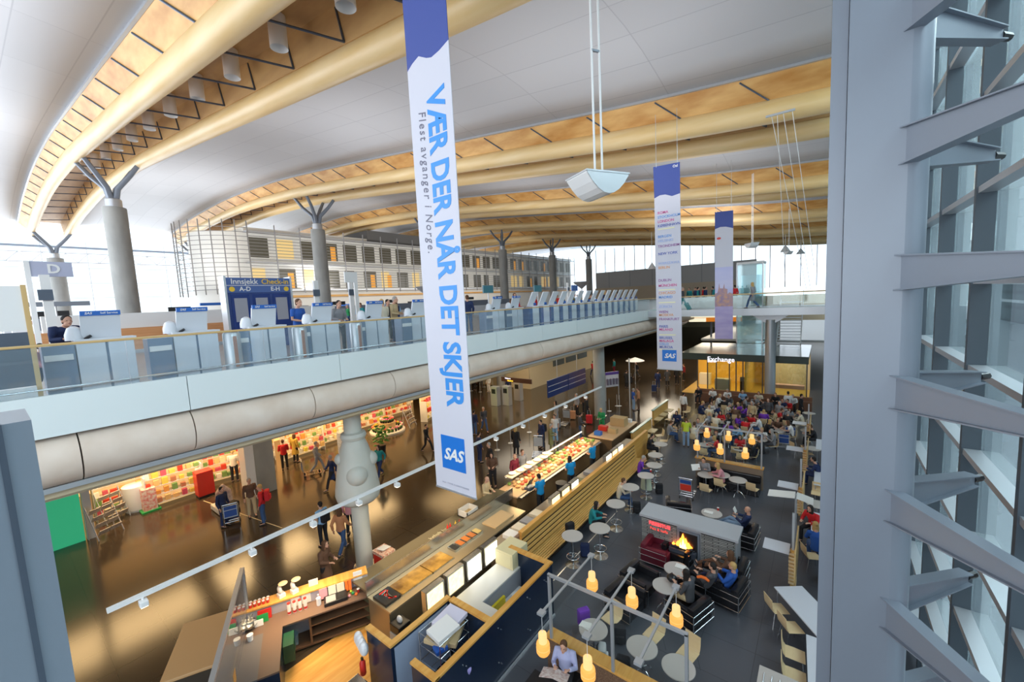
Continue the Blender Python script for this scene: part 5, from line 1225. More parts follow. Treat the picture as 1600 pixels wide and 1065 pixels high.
# reading man in the foreground
p = P(884, 1046, .6)
rm = person((p.x, p.y, 0.06), 195, 'read', 'lavender', 'black', 'man in a lavender shirt reading a newspaper at the bottom centre', 'brown', 'short', 'jacket')
t = MB().prism([(-.30, 0), (0, .05), (.30, 0), (.30, -.012), (0, .038), (-.30, -.012)], 'z', 0, .34).build('newspaper', mat('newsprint', (0.72, 0.66, 0.62), 0.7, noise=((14, 14, 20), (0.45, 0.28, 0.24), 3))); t.location = (p.x - .05, p.y - .30, .80); t.rotation_euler = (1.35, 0, math.radians(15)); tag(t, 'open newspaper in the hands of the lavender shirt man', 'newspaper')
t = thing('stool', 'dark seat under the man in the lavender shirt', 'stool', (p.x, p.y + .05, 0)); MB().box(-.3, .3, -.25, .3, 0, .46, bevel=.03).build('cushion', BLACK, t)

# ------------------------------------------------------------------ bench wall with slatted timber seat and bar tables
bw = thing('bench_wall', 'long oak bench wall with slatted seat between the food counter and the bar tables', 'bench', (-7.9, 0, 0))
MB().box(-.06, .04, 10.2, 22.4, 0, 1.28).build('oak_panel', OAK, bw); MB().box(-.10, .06, 10.2, 22.4, 1.28, 1.33).build('top_cap', OAK, bw)
SLATM = mat('pale oak slat', (0.72, 0.42, 0.13), 0.35)
MB().box(.10, .74, 10.22, 20.28, .30, .33).build('under_board', BLACK, bw); MB().box(.04, .055, 10.2, 20.3, .44, 1.1).build('back_gap', mat('dark gap', (0.05, 0.03, 0.015), 0.6), bw)  # dark sheets added as painted shade under and between the slats
for k in range(7): MB().box(.16 + k*.085, .213 + k*.085, 10.2, 20.3, .40, .44).build('seat_slat', SLATM, bw)
for k in range(4): MB().box(.06 + .03*(3-k), .085 + .03*(3-k), 10.2, 20.3, .50 + k*.15, .61 + k*.15).build('back_slat', SLATM, bw)
MB().box(.06, .12, 10.2, 20.3, 0, .40).build('front_board', OAKV, bw)
MB().box(.1, .78, 10.12, 10.2, 0, .46).build('end_panel', LSTEEL, bw)
tk2 = MB().box(-.02, .02, 10.3, 15.4, 0, .012).build('floor_rail', CHROME); tk2.location = (-6.75, 0, 0); tag(tk2, 'thin shining rail on the floor along the slatted bench', 'rail')
HT = [(894, 836, 'bar table nearest to the bench end, first of the row'), (937, 824, 'bar table of the woman in teal'), (962, 786, 'empty bar table behind the woman in teal'), (985, 760, 'bar table of the person in white and orange'), (1009, 744-2, 'bar table with a blue bag hanging on it'), (1022, 726, 'bar table of the man in purple'), (1024, 710, 'bar table behind the man in purple'), (1032, 693, 'farthest bar table of the row')]
for px, py, l in HT: ht_k(P(px, py, 1.05) - Vector((0, 0, 1.05)), 0, l)
def bench_person(px, py, yaw, pose, top, bot, lab, hair, sty, kind='jacket'):
    p = P(px, py, .5); person((p.x, p.y, 0), yaw, pose, top, bot, lab, hair, sty, kind)
bench_person(925, 815, -70, 'sit', 'teal', 'black', 'woman in teal with long dark hair sitting on the slatted bench', 'dark', 'long')
bench_person(968, 776, -60, 'sit', 'cream', 'denim', 'woman in white and orange writing at a bar table', 'brown', 'short')
bench_person(1000, 737, -70, 'sit', 'purple', 'denim', 'man in a purple shirt sitting on the slatted bench', 'grey', 'short', 'shirt')
bench_person(1014, 700, -80, 'sit', 'black', 'black', 'person in black at the far end of the slatted bench', 'dark', 'short')
o = bp_k(P(900, 832, .6) - Vector((.25, 0, .14)), 1.2, 'black backpack lying on the slatted bench'); paint(o, CLR['black'])
o = bp_k(P(914, 855, .3) - Vector((0, 0, .3)), .4, 'navy bag on the floor under the bench end'); paint(o, CLR['navy'])
o = bp_k(P(995, 800), .4, 'black rucksack on the floor by the bar table of the person in white'); paint(o, CLR['black'])
o = bp_k(P(1030, 770), .4, 'black rucksack on the floor beside the pale coat'); paint(o, CLR['black'])
t = thing('folded_coat', 'pale green coat hung over the bar table stool', 'coat', P(1010, 775, .0)); MB().loft([((0, 0, .35), .26, .16), ((0, 0, .8), .22, .13), ((0, 0, .95), .1, .08)], 12).build('cloth_folds', CLOTH, t, color=(.42, .46, .34), smooth=True)

# booths with green glass tops further back
for k, (px, py, l) in enumerate(((1003, 690, 'timber booth divider with green glass top, nearer one'), (1032, 655, 'timber booth divider with green glass top, farther one'))):
    q = P(px, py); t = thing('booth_divider', l, 'divider', (q.x, q.y, 0))
    MB().box(-.06, .06, -1.6, 1.6, 0, 1.05).build('panel', OAKV, t); MB().box(-.09, .09, -1.7, 1.7, 1.05, 1.09).build('glass_top', mat('green glass', (0.18, 0.38, 0.36), 0.15), t)
    for y in (-1.2, 0, 1.2): MB().box(.06, .5, y-.45, y+.3, .40, .46).build('seat', BIRCH, t)
    for i in range(4):
        ch_k((q.x + .95 + (i % 2)*.5, q.y - 1.2 + i*.8, 0), 1.4 + i*.4, 'birch chair beside the %s booth divider' % ('nearer' if k == 0 else 'farther'), 'chairs at the booth dividers %d' % k)

# ------------------------------------------------------------------ crowded far part of the cafe
CT = [(-5.0, 23.2), (-3.4, 23.4), (-5.9, 25.3), (-4.3, 25.6), (-2.7, 25.4), (-5.2, 27.8), (-3.6, 28.0), (-2.0, 27.6), (-6.2, 30.0), (-4.6, 30.4), (-3.0, 30.2), (-1.6, 30.4), (-5.6, 32.6), (-3.8, 32.8), (-2.2, 32.6)]
rq = random.Random(21)
seat_tops = ['cream', 'black', 'purple', 'navy', 'white', 'black', 'beige', 'white', 'dark grey', 'grey', 'light blue', 'brown', 'red', 'cream', 'grey']
nm = {'cream': 'cream', 'white': 'white'}
where = ['left behind the low wall', 'right behind the low wall', 'left in the crowd', 'mid crowd, front', 'beside the parked trolleys', 'left of crowd centre', 'at crowd centre', 'right of crowd centre', 'at the back left', 'at the back middle', 'at the back right', 'at the back near the stairs', 'farthest back, left', 'farthest back, middle', 'farthest back, right']
for k, (x, y) in enumerate(CT):
    lt_k((x, y, 0), rq.random(), 'round cafe table %s' % where[k])
    n = 4 if k > 1 else 3
    sides = ['near side', 'right side', 'far side', 'left side']
    for j in range(n):
        a = -PI/2 + j*PI/2 + rq.uniform(-.2, .2); cx, cy = x + .62*math.cos(a), y + .62*math.sin(a)
        rz = math.atan2(y - cy, x - cx) - PI/2
        ch_k((cx, cy, 0), rz, 'birch chair at the table %s, on its %s' % (where[k], sides[j]))
        if rq.random() < (.86 if k > 1 else .5):
            tc = rq.choice(seat_tops); hc = rq.choice(['dark', 'brown', 'grey', 'blonde', 'brown'])
            person((cx, cy, 0), math.degrees(rz), rq.choice(['sit', 'read', 'sit']), tc, rq.choice(['black', 'denim', 'navy', 'dark grey']), 'person in %s, %s hair, %s of table %s' % (tc, hc, sides[j], where[k]), hc, rq.choice(['short', 'short', 'long']), rq.choice(['jacket', 'jacket', 'shirt']), rq.uniform(.95, 1.05))
    if k % 3 == 0: cup_k((x+.1, y-.08, .73), 0, 'red cup on the table %s' % where[k])
    if k % 4 == 1:
        t = MB().box(-.18, .18, -.13, .13, 0, .015).build('serving_tray', BLACK); t.location = (x-.05, y, .732); tag(t, 'dark tray on the table %s' % where[k], 'tray')
for (px, py, yaw, pose, top, bot, lab, hair, sty) in (
    (1072, 698, 10, 'lean', 'lime', 'pale denim', 'woman in a lime top and pale jeans bending over a cafe table', 'brown', 'long'),
    (1045, 690, -60, 'sit', 'grey', 'denim', 'person with grey striped top seated left of the lime top woman', 'brown', 'short'),
    (1058, 672, 180, 'read', 'navy', 'black', 'person in navy seated behind the lime top woman', 'dark', 'long'),
    (1068, 650, -20, 'stand', 'white', 'brown', 'person in white standing up in the left of the crowd', 'dark', 'short'),
    (1175, 668, 160, 'stand', 'beige', 'brown', 'person standing in beige near the middle of the crowd', 'grey', 'long'),
    (1218, 668, 150, 'stand', 'grey', 'dark grey', 'grey haired person standing next to the parked trolleys', 'grey', 'short'),
    (1200, 662, 170, 'stand', 'dark grey', 'black', 'person in dark grey standing left of the parked trolleys', 'brown', 'short'),
    (1233, 652, 150, 'sit', 'red', 'black', 'person in a red jacket behind the parked trolleys', 'dark', 'short'),
    (1120, 708, 180, 'sit', 'black', 'black', 'red haired person seated right behind the brown low wall', 'red', 'short'),
    (1190, 722, 60, 'sit', 'black', 'navy', 'person in black at the right end of the brown low wall', 'brown', 'short')):
    person(P(px, py), yaw, pose, top, bot, lab, hair, sty, 'jacket')
chair_px(1148, 710, .2, 'birch chair just behind the brown low wall', .3)
t = thing('timber_planter', 'long brown planter bench at the back of the cafe under the exchange shop', 'bench', (-6, 35.4, 0)); MB().box(-2.4, 5.4, 0, .5, 0, .7).build('box', mat('red brown timber', (0.20, 0.09, 0.05), 0.5), t); MB().box(-2.4, 5.4, .5, .62, 0, .95).build('backrest', MATS['red brown timber'], t)
for k in range(7): 
    tc = seat_tops[(k*3+1) % len(seat_tops)]
    person((-8.0 + k*1.05, 34.9, .02), 180, 'sit', tc, 'black', 'person in %s on the planter bench at the back, %s from left' % (tc, ['first', 'second', 'third', 'fourth', 'fifth', 'sixth', 'seventh'][k]), ['dark', 'brown', 'grey', 'blonde'][k % 4], 'short', 'jacket')

# ------------------------------------------------------------------ right hand strip: slatted posts, shelves, tables, chairs
def slat_post():
    t = thing('slatted_post', '', 'post')
    MB().box(-.06, .06, -.06, .06, 0, 1.15).build('core', OAKV, t)
    for k in range(9): MB().box(-.10, .10, -.12, .12, .10 + k*.115, .155 + k*.115).build('slat', BIRCH, t)
    MB().box(-.03, .03, -.03, .03, 1.15, 2.3).build('steel_post', LSTEEL, t); MB().box(.07, .11, -.9, .9, .55, 1.5).build('timber_screen', RAILW, t)
    MB().box(-.75, -.08, -.3, .3, 1.12, 1.15).build('side_shelf', TWHITE, t)
    return t
sp_k = Kind(slat_post)
sp_k((-.62, 14.1, 0), 0, 'slatted timber post with pale shelf, nearest of the row at the right')
sp_k((-.62, 18.9, 0), 0, 'slatted timber post with pale shelf, second of the row at the right')
sp_k((-.62, 23.5, 0), 0, 'slatted timber post with pale shelf, third of the row at the right')
sp_k((-.62, 28.2, 0), 0, 'slatted timber post with pale shelf, fourth of the row at the right')
t = thing('menu_stand', 'pale menu boards on top of the nearest slatted post', 'menu board', (-.62, 15.3, 2.3)); MB().beam((-.75, 0, -.05), (-.02, 0, .05), .5, .02).build('left_board', PAPER, t); MB().beam((.02, 0, .05), (.45, 0, -.05), .5, .02).build('right_board', PAPER, t); MB().rod((0, 0, -2.3), (0, 0, .1), .03).build('post', LSTEEL, t)
def rect_table():
    t = thing('long_table', '', 'table'); MB().box(-.38, .38, -.85, .85, .71, .74).build('tabletop', TWHITE, t)
    for x in (-.32, .32):
        for y in (-.78, .78): MB().rod((x, y, 0), (x, y, .71), .018).build('leg', LSTEEL, t)
    return t
rt_k = Kind(rect_table)
rt_k((-.17, 12.15, 0), .62, 'long pale table at the right, farther of the two in the foreground')
rt_k((.22, 10.35, 0), .05, 'long pale table at the bottom right corner')
ch_k((-.86, 12.15, 0), -.95, 'birch chair at the far end of the farther long pale table')
ch_k((-.52, 11.62, 0), -.95, 'birch chair in the middle of the farther long pale table')
ch_k((-.42, 10.75, 0), -1.5, 'birch chair left of the bottom right table, upper one')
ch_k((-.38, 10.1, 0), -1.5, 'birch chair left of the bottom right table, lower one')
t = thing('glass_case', 'grey table corner with metal rods at the bottom of the picture', 'table', P(1215, 1068, .9) - Vector((0, 0, .9))); MB().box(-.35, .35, -.3, .3, .85, .9).build('tabletop', TTOP, t)
for k in range(4): MB().rod((-.25 + k*.14, -.2, .9), (-.25 + k*.14, .1, .9+.02), .01).build('rod', CHROME, t)
MB().box(-.3, .3, -.25, .25, 0, .85).build('body', DSTEEL, t)
t = thing('padded_bench', 'black bench by the facade next to the long pale tables', 'bench', (.80, 12.4, 0)); MB().box(-.2, .2, -1.2, 1.2, .35, .48, bevel=.03).build('seat', LEATHER, t); MB().box(.12, .22, -1.2, 1.2, .48, .95, bevel=.03).build('backrest', LEATHER, t); MB().box(-.15, .15, -1.1, 1.1, 0, .35).build('plinth', BLACK, t)
for (px, py, l) in ((1277, 795-8, 'oval grey table by the facade beside the first birch chair pair'), (1262, 672, 'pale table beyond the third slatted post'), (1270, 700, 'pale table by the second slatted post'), (1264, 655-10, 'pale table farthest along the facade')):
    lt_k(P(px, py, .73) - Vector((0, 0, .73)), 0, l)
chair_px(1262, 800, -1.3, 'birch chair left of the oval grey table', .45); chair_px(1277, 770, 3.1, 'birch chair behind the oval grey table', .45)
chair_px(1268, 868, -1.1, 'birch chair under the person in blue at the right', .45); chair_px(1244, 700, -.9, 'birch chair at the pale table by the second post', .45); chair_px(1262, 708, -1.2, 'birch chair right beside the second post', .45)
person(P(1270, 843), 150, 'sit', 'red', 'black', 'dark haired woman in red and cream at the right strip of tables', 'dark', 'long', 'jacket')
person(P(1275, 880), 10, 'sit', 'blue', 'denim', 'person in blue sitting at the right strip of tables', 'blonde', 'long', 'jacket')
person(P(1278, 760), 80, 'sit', 'navy', 'navy', 'person in navy at the pale table by the second slatted post', 'dark', 'short', 'jacket')
person(P(1272, 700), 100, 'sit', 'black', 'black', 'person in black by the facade behind the pale tables', 'brown', 'short', 'jacket')
rt_k((.15, 17.0, 0), 0, 'long pale table by the facade between the first and second post'); rt_k((.15, 21.3, 0), 0, 'long pale table by the facade between the second and third post'); rt_k((.15, 26.0, 0), 0, 'long pale table by the facade between the third and fourth post')
# ------------------------------------------------------------------ food counter
# midnight blue enclosure with oak caps (store behind the cafe side)
st = thing('blue_enclosure', 'midnight blue enclosure with oak capping around the storage corner', 'enclosure', (0, 0, 0))
CZ = 1.60
def wall_(x0, x1, y0, y1, z=CZ, inner=True):
    MB().box(x0, x1, y0, y1, 0, z-.07).build('panel', NAVYW, st)
    z += .003 * len([c for c in st.children if c.name.startswith('oak_cap')]); MB().box(x0-.02, x1+.02, y0-.02, y1+.02, z-.05, z).build('oak_cap', OAK, st)
wall_(-6.10, -6.0, 4.75, 9.0); wall_(-7.45, -6.0, 9.0, 9.12); wall_(-7.35, -6.10, 6.45, 6.57); wall_(-6.72, -6.0, 4.72, 4.82)
wall_(-8.35, -7.45, 4.72, 4.82); wall_(-7.52, -7.42, 4.72, 6.5)
MB().box(-7.53, -7.525, 4.8, 6.4, .1, 1.5).build('grey_lining', mat('grey lining', (0.30, 0.36, 0.48), 0.4), st); MB().box(-7.41, -7.405, 4.8, 6.4, .1, 1.5).build('grey_lining', MATS['grey lining'], st)
stud = MB()
for y in (5.4, 6.6, 7.8, 8.6):
    for z in (.35, .45, 1.2, 1.3): stud.rod((-6.0, y + (z % .2), z), (-5.985, y + (z % .2), z), .015, seg=8)
stud.build('chrome_stud', CHROME, st)
MB().box(-5.99, -5.94, 4.0, 9.1, 0, .05).build('skirting', LSTEEL, st)
# white worktop with cut-out and shelves below
wt = thing('worktop_unit', 'pale laminate worktop with a cut out over packed shelves inside the blue enclosure', 'counter', (0, 0, 0))
MB().box(-7.75, -7.05, 6.6, 9.5, 1.08, 1.12).build('worktop', OFFW, wt); MB().box(-7.05, -6.12, 6.6, 7.3, 1.08, 1.12).build('worktop', OFFW, wt); MB().box(-6.42, -6.12, 7.3, 8.6, 1.08, 1.12).build('worktop', OFFW, wt)
MB().box(-7.75, -7.05, 6.6, 9.5, 0, 1.05).build('cupboard', mat('cupboard grey', (0.30, 0.31, 0.35), 0.5), wt)
MB().box(-7.05, -6.5, 7.3, 8.9, .55, .58).build('shelf', WHITE, wt)
for k in range(7):
    o = MB().box(-.035, .035, -.06, .06, 0, .22).build('packet', GOODS, color=((.8, .6, .02), (.7, .05, .03))[k < 2]); o.location = (-6.98, 7.4 + k*.11, .585); tag(o, 'yellow or red tall packet on the shelf in the cut out', 'packet', 'tall packets in the cut out')
o = MB().lathe([(.1, 0), (.11, .18), (.12, .2)], seg=20).build('tub', WHITE); o.location = (-6.75, 8.35, .585); tag(o, 'white tub with red label on the shelf in the cut out', 'tub')
o = MB().box(-.12, .12, -.14, .14, 0, .1).build('box', BLUE); o.location = (-6.7, 7.55, .585); tag(o, 'blue and white box at the low end of the cut out', 'box')
t = thing('oven_box', 'cream coloured box cabinet standing on the worktop at the lit menus', 'cabinet', (-7.45, 9.15, 1.12)); MB().box(-.33, .33, -.42, .35, 0, .48, bevel=.01).build('body', mat('cream box', (0.68, 0.60, 0.36), 0.5), t); MB().box(-.28, .28, -.43, -.42, .06, .42).build('front_panel', MATS['cream box'], t)
# lit menu boxes
def menu_box(m):
    def f():
        t = thing('menu_light_box', '', 'menu board'); MB().box(-.08, .08, -.32, .32, 0, .62).build('casing', INOX, t); MB().box(.08, .09, -.27, .27, .05, .57).build('lit_front', m, t); return t
    return f
ma, mb_ = Kind(menu_box(LITY)), Kind(menu_box(LITW))
for k, (y, kd, l) in enumerate(((6.45, ma, 'glowing menu box with food pictures, nearest of the row of four'), (7.2, ma, 'glowing menu box with meat pictures, second of the row of four'), (7.95, mb_, 'glowing plain white menu box, third of the row of four'), (8.7, mb_, 'glowing plain white menu box, farthest of the row of four'))): kd((-7.98, y, 1.12), 0, l)
for k, (y, kd, l) in enumerate(((12.6, ma, 'glowing menu box on the bench wall nearest the staff member'), (13.35, ma, 'glowing menu box in the middle of the bench wall group'), (14.1, mb_, 'glowing menu box at the far end of the bench wall group'), (17.4, mb_, 'small glowing menu box far along the bench wall, first'), (18.1, ma, 'small glowing menu box far along the bench wall, second'), (18.8, mb_, 'small glowing menu box far along the bench wall, third'))): kd((-8.06, y, .95), 0, l)
bc_ = thing('back_counter', 'low back counter running behind the oak bench wall', 'counter', (0, 0, 0)); MB().box(-8.75, -8.0, 9.6, 21.5, 0, .9).build('body', mat('counter brown', (0.12, 0.08, 0.05), 0.5), bc_); MB().box(-8.78, -7.98, 9.6, 21.5, .9, .95).build('top', mat('counter top tan', (0.30, 0.24, 0.17), 0.4), bc_)
for k, (y, c) in enumerate(((10.3, 'white'), (10.8, 'cream'), (11.3, 'grey'), (11.9, 'cream'), (15.2, 'olive'), (16.2, 'grey'), (20.0, 'grey'))):
    o = MB().box(-.22, .22, -.2, .2, 0, .14, bevel=.01).build('food_box', GOODS, color=CLR[c]); o.location = (-8.4, y, .95); tag(o, '%s box on the back counter, %s' % (c, ['nearest', 'second', 'third', 'fourth by the menus', 'beyond the menus', 'behind the green plant', 'far end'][k]), 'box')
o = MB().lathe([(.2, 0), (.24, .3), (.25, .32)], seg=20).build('bucket', BLACK); o.location = (-8.7, 14.2, .95); tag(o, 'black round bin with white lining beside the middle staff member', 'bin')
# grill line
gl_ = thing('grill_counter', 'stainless grill counter with hot plates nearest the enclosure', 'counter', (0, 0, 0))
MB().box(-10.0, -9.05, 5.8, 9.9, 0, .88).build('body', mat('warm inox', (0.30, 0.24, 0.15), 0.35, 0.6), gl_); MB().box(-10.05, -9.0, 5.8, 12.0, .88, .93).build('top', mat('warm inox top', (0.42, 0.34, 0.22), 0.3, 0.6), gl_)
MB().box(-10.95, -10.1, 5.8, 12.6, 1.05, 1.10).build('service_ledge', mat('glass ledge', (0.13, 0.11, 0.07), 0.12), gl_); MB().box(-10.12, -10.06, 5.8, 12.6, .9, 1.35).build('steel_upstand', INOX, gl_); MB().box(-10.9, -10.2, 5.9, 12.5, 0, 1.05).build('front_panel', mat('front olive', (0.14, 0.12, 0.06), 0.5), gl_)
griddle = mat('greasy griddle', (0.16, 0.08, 0.02), 0.3, 0.3, noise=((2.5, 2.5, 2.5), (0.62, 0.36, 0.08), 4))
for k, (y, w) in enumerate(((6.95, .55), (7.95, .42))):
    g = MB().box(-9.85, -9.25, y-w, y+w, .93, .97).build('hot_plate', griddle, gl_); MB().box(-9.88, -9.22, y-w-.03, y+w+.03, .925, .945).build('plate_rim', INOX, g)
tray_ = MB().box(-9.85, -9.25, 5.85, 6.35, .93, 1.0).build('utensil_well', BLACK, gl_)
text_mesh('kebab ho', 0.22, mat('etched letter', (0.5, 0.45, 0.3), 0.5), 'etched_lettering', gl_, align='CENTER', M4=frame_m((-10.5, 8.9, 1.105), (0.0, 1, 0), (-1, 0, 0)))
for k in range(9):
    o = MB().box(-.02, .02, -.11, .11, 0, .02).build('utensil', INOX if k % 2 else RED); o.location = (-9.75 + .05*k, 6.1 + .02*(k % 3), 1.0); o.rotation_euler.z = .3*k; tag(o, 'kitchen utensil lying in the well at the near end of the grill', 'utensil', 'utensils at the grill')
for k in range(5):
    t = MB().box(-.18, .18, -.12, .12, 0, .07).build('food_pan', INOX); t.location = (-9.6, 8.75 + k*.28, .93); tag(t, 'metal food pan on the counter, %s from the grill' % ['first', 'second', 'third', 'fourth', 'fifth'][k], 'food pan')
    o = MB().box(-.15, .15, -.095, .095, .02, .085).build('food', GOODS, color=[(.02, .02, .02), (.45, .14, .03), (.50, .16, .03), (.45, .15, .04), (.55, .4, .15)][k]); o.location = (-9.6, 8.75 + k*.28, .93); tag(o, ['dark fryer basket content', 'grilled reddish meat pieces in the second pan', 'grilled reddish meat pieces in the third pan', 'grilled reddish meat pieces in the fourth pan', 'pale bread rolls in the fifth pan'][k], 'food')
t = thing('cutting_board', 'large tan cutting board between grill and sandwich counter', 'board', (-9.5, 11.0, .93)); MB().box(-.32, .32, -.6, .5, 0, .05, bevel=.01).build('board', mat('board tan', (0.55, 0.38, 0.20), 0.5), t)
for y, c in ((9.1, RED), (9.3, YEL), (9.45, RED), (9.0, RED)):
    o = MB().lathe([(.035, 0), (.038, .16), (.012, .2), (.008, .25)], seg=12).build('sauce_bottle', c, smooth=True); o.location = (-10.35 + (y-9)*.3, y+.2, 1.10); tag(o, '%s sauce bottle on the ledge over the grill, standing at %s' % ('red' if c is RED else 'yellow', {9.1: 'the middle left', 9.3: 'the middle', 9.45: 'the right', 9.0: 'the left end'}[y]), 'sauce bottle')
t = thing('stock_pot_box', 'open white box with blue side on the ledge', 'box', (-10.5, 10.4, 1.10)); 
for a in ((-.25, -.22, -.3, .3), (.22, .25, -.3, .3), (-.25, .25, -.3, -.27), (-.25, .25, .27, .3)): MB().box(*a, 0, .26).build('side', OFFW, t)
MB().box(-.25, .25, -.3, .3, 0, .05).build('content', CARD, t)
# cash point and sandwich part
t = thing('cash_register', 'dark cash register at the bend of the counter', 'cash register', (-9.7, 13.3, 1.1)); MB().box(-.15, .15, -.18, .18, 0, .12).build('drawer', DSTEEL, t); MB().beam((-.05, -.14, .12), (.1, -.14, .4), .04, .02).build('stalk', BLACK, t); MB().beam((-.02, 0, .2), (.12, 0, .44), .32, .03, (1, 0, 0)).build('screen', BLACK, t)
sc_ = thing('sandwich_counter', 'long lit glass counter full of sandwiches and salads', 'counter', (0, 0, 0))
MB().box(-10.9, -9.9, 12.6, 20.4, 0, .95).build('body', mat('counter front', (0.22, 0.12, 0.05), 0.5), sc_); MB().box(-10.95, -9.85, 12.6, 20.4, .95, 1.0).build('top', mat('lit tan', (0.62, 0.40, 0.22), 0.4), sc_)
MB().box(-10.95, -10.55, 13.2, 16.6, 1.38, 1.42).build('glass_shelf', mat('pale shelf', (0.75, 0.62, 0.45), 0.3), sc_); MB().box(-10.98, -10.96, 13.2, 20.2, 1.0, 1.40).build('glass_guard', GLASS, sc_); MB().box(-10.0, -9.7, 12.7, 20.3, .9, .96).build('steel_edge', INOX, sc_)
MB().box(-10.9, -10.87, 13.2, 20.2, 1.36, 1.40).build('light_strip', LITW, sc_)
area('counter_light', (-10.4, 16.5, 1.95), (0, 0, 0), .6, 7, 85, (1, .75, .42)); area('counter_light', (-9.9, 7.8, 2.6), (0, 0, 0), .8, 4, 60, (1, .74, .42)); area('counter_light', (-11.0, 4.4, 2.5), (0, 0, 0), 1.0, 2, 32, (1, .72, .42), 1.7)
fk = random.Random(5); food_c = [(.70, .42, .16), (.62, .30, .10), (.80, .62, .30), (.55, .08, .03), (.18, .32, .05), (.85, .72, .5), (.45, .25, .10)]
roll = None
for k in range(96):
    i, j = k % 4, k // 4
    c = fk.choice(food_c)
    if roll is None: roll = MB().ball((0, 0, .05), .11, .085, .055, 10).build('sandwich', GOODS, smooth=True); o = roll
    else: o = roll.copy(); COL.objects.link(o)
    o.location = (-10.80 + i*.24 + fk.uniform(-.03, .03), 13.35 + j*.29 + fk.uniform(-.04, .04), 1.0); o.rotation_euler.z = fk.uniform(0, 3); o.color = (*c, 1); o.scale = (fk.uniform(.85, 1.2), fk.uniform(.8, 1.2), fk.uniform(.8, 1.5))
    tag(o, 'filled roll or salad portion lying in the lit sandwich counter', 'sandwich', 'food in the sandwich counter')
for k in range(7):
    o = MB().lathe([(.05, 0), (.16, .07), (.17, .08)], seg=16).build('bowl', WHITE, smooth=True); o.location = (-10.75 + .1*(k % 3), 13.5 + k*.45, 1.42); tag(o, 'white bowl on the shelf of the sandwich counter', 'bowl', 'bowls on the sandwich counter shelf')
end = thing('pastry_counter', 'counter end with cardboard boxes and red goods beyond the sandwiches', 'counter', (0, 0, 0)); MB().box(-10.6, -9.2, 20.5, 24.3, 0, 1.05).build('body', mat('counter dark', (0.10, 0.06, 0.03), 0.5), end); MB().box(-10.65, -9.15, 20.5, 24.3, 1.05, 1.1).build('top', MATS['lit tan'], end)
for k, (x, y, w, c, l) in enumerate(((-9.9, 23.2, .45, CARD, 'large cardboard box at the counter end'), (-10.3, 21.8, .25, RED, 'red crate behind the cardboard box'), (-9.6, 21.6, .25, CARD, 'small cardboard box near the red crate'), (-10.2, 24.0, .2, WHITE, 'white box topmost at the very counter end'), (-9.6, 24.0, .18, WHITE, 'small white box right of the topmost one'), (-10.2, 20.9, .2, BLUE, 'blue box before the red crate'))):
    o = MB().box(-w, w, -w*.7, w*.7, 0, w*1.1, bevel=.01).build('box', c); o.location = (x, y, 1.1); tag(o, l, 'box')

# angled near counter with sauces, dispensers and shelves
A_ = Vector((-11.95, 3.45, 0)); B_ = Vector((-10.62, 6.2, 0)); ang = math.atan2((B_-A_).y, (B_-A_).x)
nc = thing('angled_counter', 'angled near counter with oak edge, grey back and open shelves', 'counter', A_, ang)
L = (B_-A_).length
MB().box(0, L, 0, .08, 0, 1.18).build('back_panel', mat('panel lilac', (0.42, 0.40, 0.44), 0.5), nc); MB().box(0, L, -.03, .36, 1.18, 1.22).build('oak_ledge', OAK, nc)
MB().box(0, L, -.62, 0, .86, .90).build('worktop', mat('brown worktop', (0.16, 0.10, 0.07), 0.4), nc); MB().box(0, .05, -.6, .0, 0, .86).build('side', NAVYW, nc); MB().box(L-.05, L, -.6, 0, 0, .86).build('side', NAVYW, nc)
for z in (.3, .58): MB().box(1.5, L-.05, -.58, 0, z, z+.03).build('shelf', mat('shelf brown', (0.14, 0.07, 0.035), 0.5), nc)
MB().box(.4, L, -.58, 0, .05, .1).build('shelf', MATS['shelf brown'], nc); MB().box(1.45, 1.5, -.58, 0, .05, .86).build('divider', MATS['shelf brown'], nc)
def nloc(u, v, z): return A_ + Vector((math.cos(ang)*u - math.sin(ang)*v, math.sin(ang)*u + math.cos(ang)*v, z))
def put(o, u, v, z, rz=0):
    o.location = nloc(u, v, z); o.rotation_euler = (0, 0, ang + rz); return o
def jar_():
    t = thing('jam_jar', '', 'jar'); MB().lathe([(.035, 0), (.038, .07), (.03, .08)], seg=12).build('glass_body', RED, t); MB().lathe([(.033, .08), (.033, .1)], seg=12).build('lid', WHITE, t); return t
jk = Kind(jar_)
for k in range(10): jk(nloc(.1 + (k // 2)*.1, .10 + (k % 2)*.11, 1.22), 0, 'small red jar with white lid on the oak ledge', 'red jars on the oak ledge')
def disp():
    t = thing('sauce_jar', '', 'jar'); MB().lathe([(.045, 0), (.045, .26), (.03, .30)], seg=16).build('glass_body', mat('milky plastic', (0.80, 0.72, 0.66), 0.3), t, smooth=True); MB().lathe([(.046, .02), (.046, .08)], seg=16, cap=False).build('red_band', RED, t); MB().lathe([(.04, .29), (.04, .32)], seg=12).build('lid', RED, t); return t
dk = Kind(disp)
for k in range(4): dk(nloc(1.0 + k*.13, -.22, .90), 0, 'tall milky bottle with red base, %s of the four in a row' % ['first', 'second', 'third', 'last'][k])
t = thing('pump_bottle', 'white pump bottle beside the black appliance on the angled counter', 'bottle', nloc(1.72, -.25, .90)); MB().lathe([(.06, 0), (.06, .2), (.02, .24), (.02, .3)], seg=16).build('bottle_body', WHITE, t, smooth=True)
t = thing('black_appliance', 'black till tray with papers on the angled counter', 'till', nloc(2.15, -.3, .90), ang); MB().box(-.3, .3, -.18, .18, 0, .1, bevel=.02).build('casing', BLACK, t); MB().box(-.25, .0, -.15, .12, .1, .105).build('keypad', LSTEEL, t)
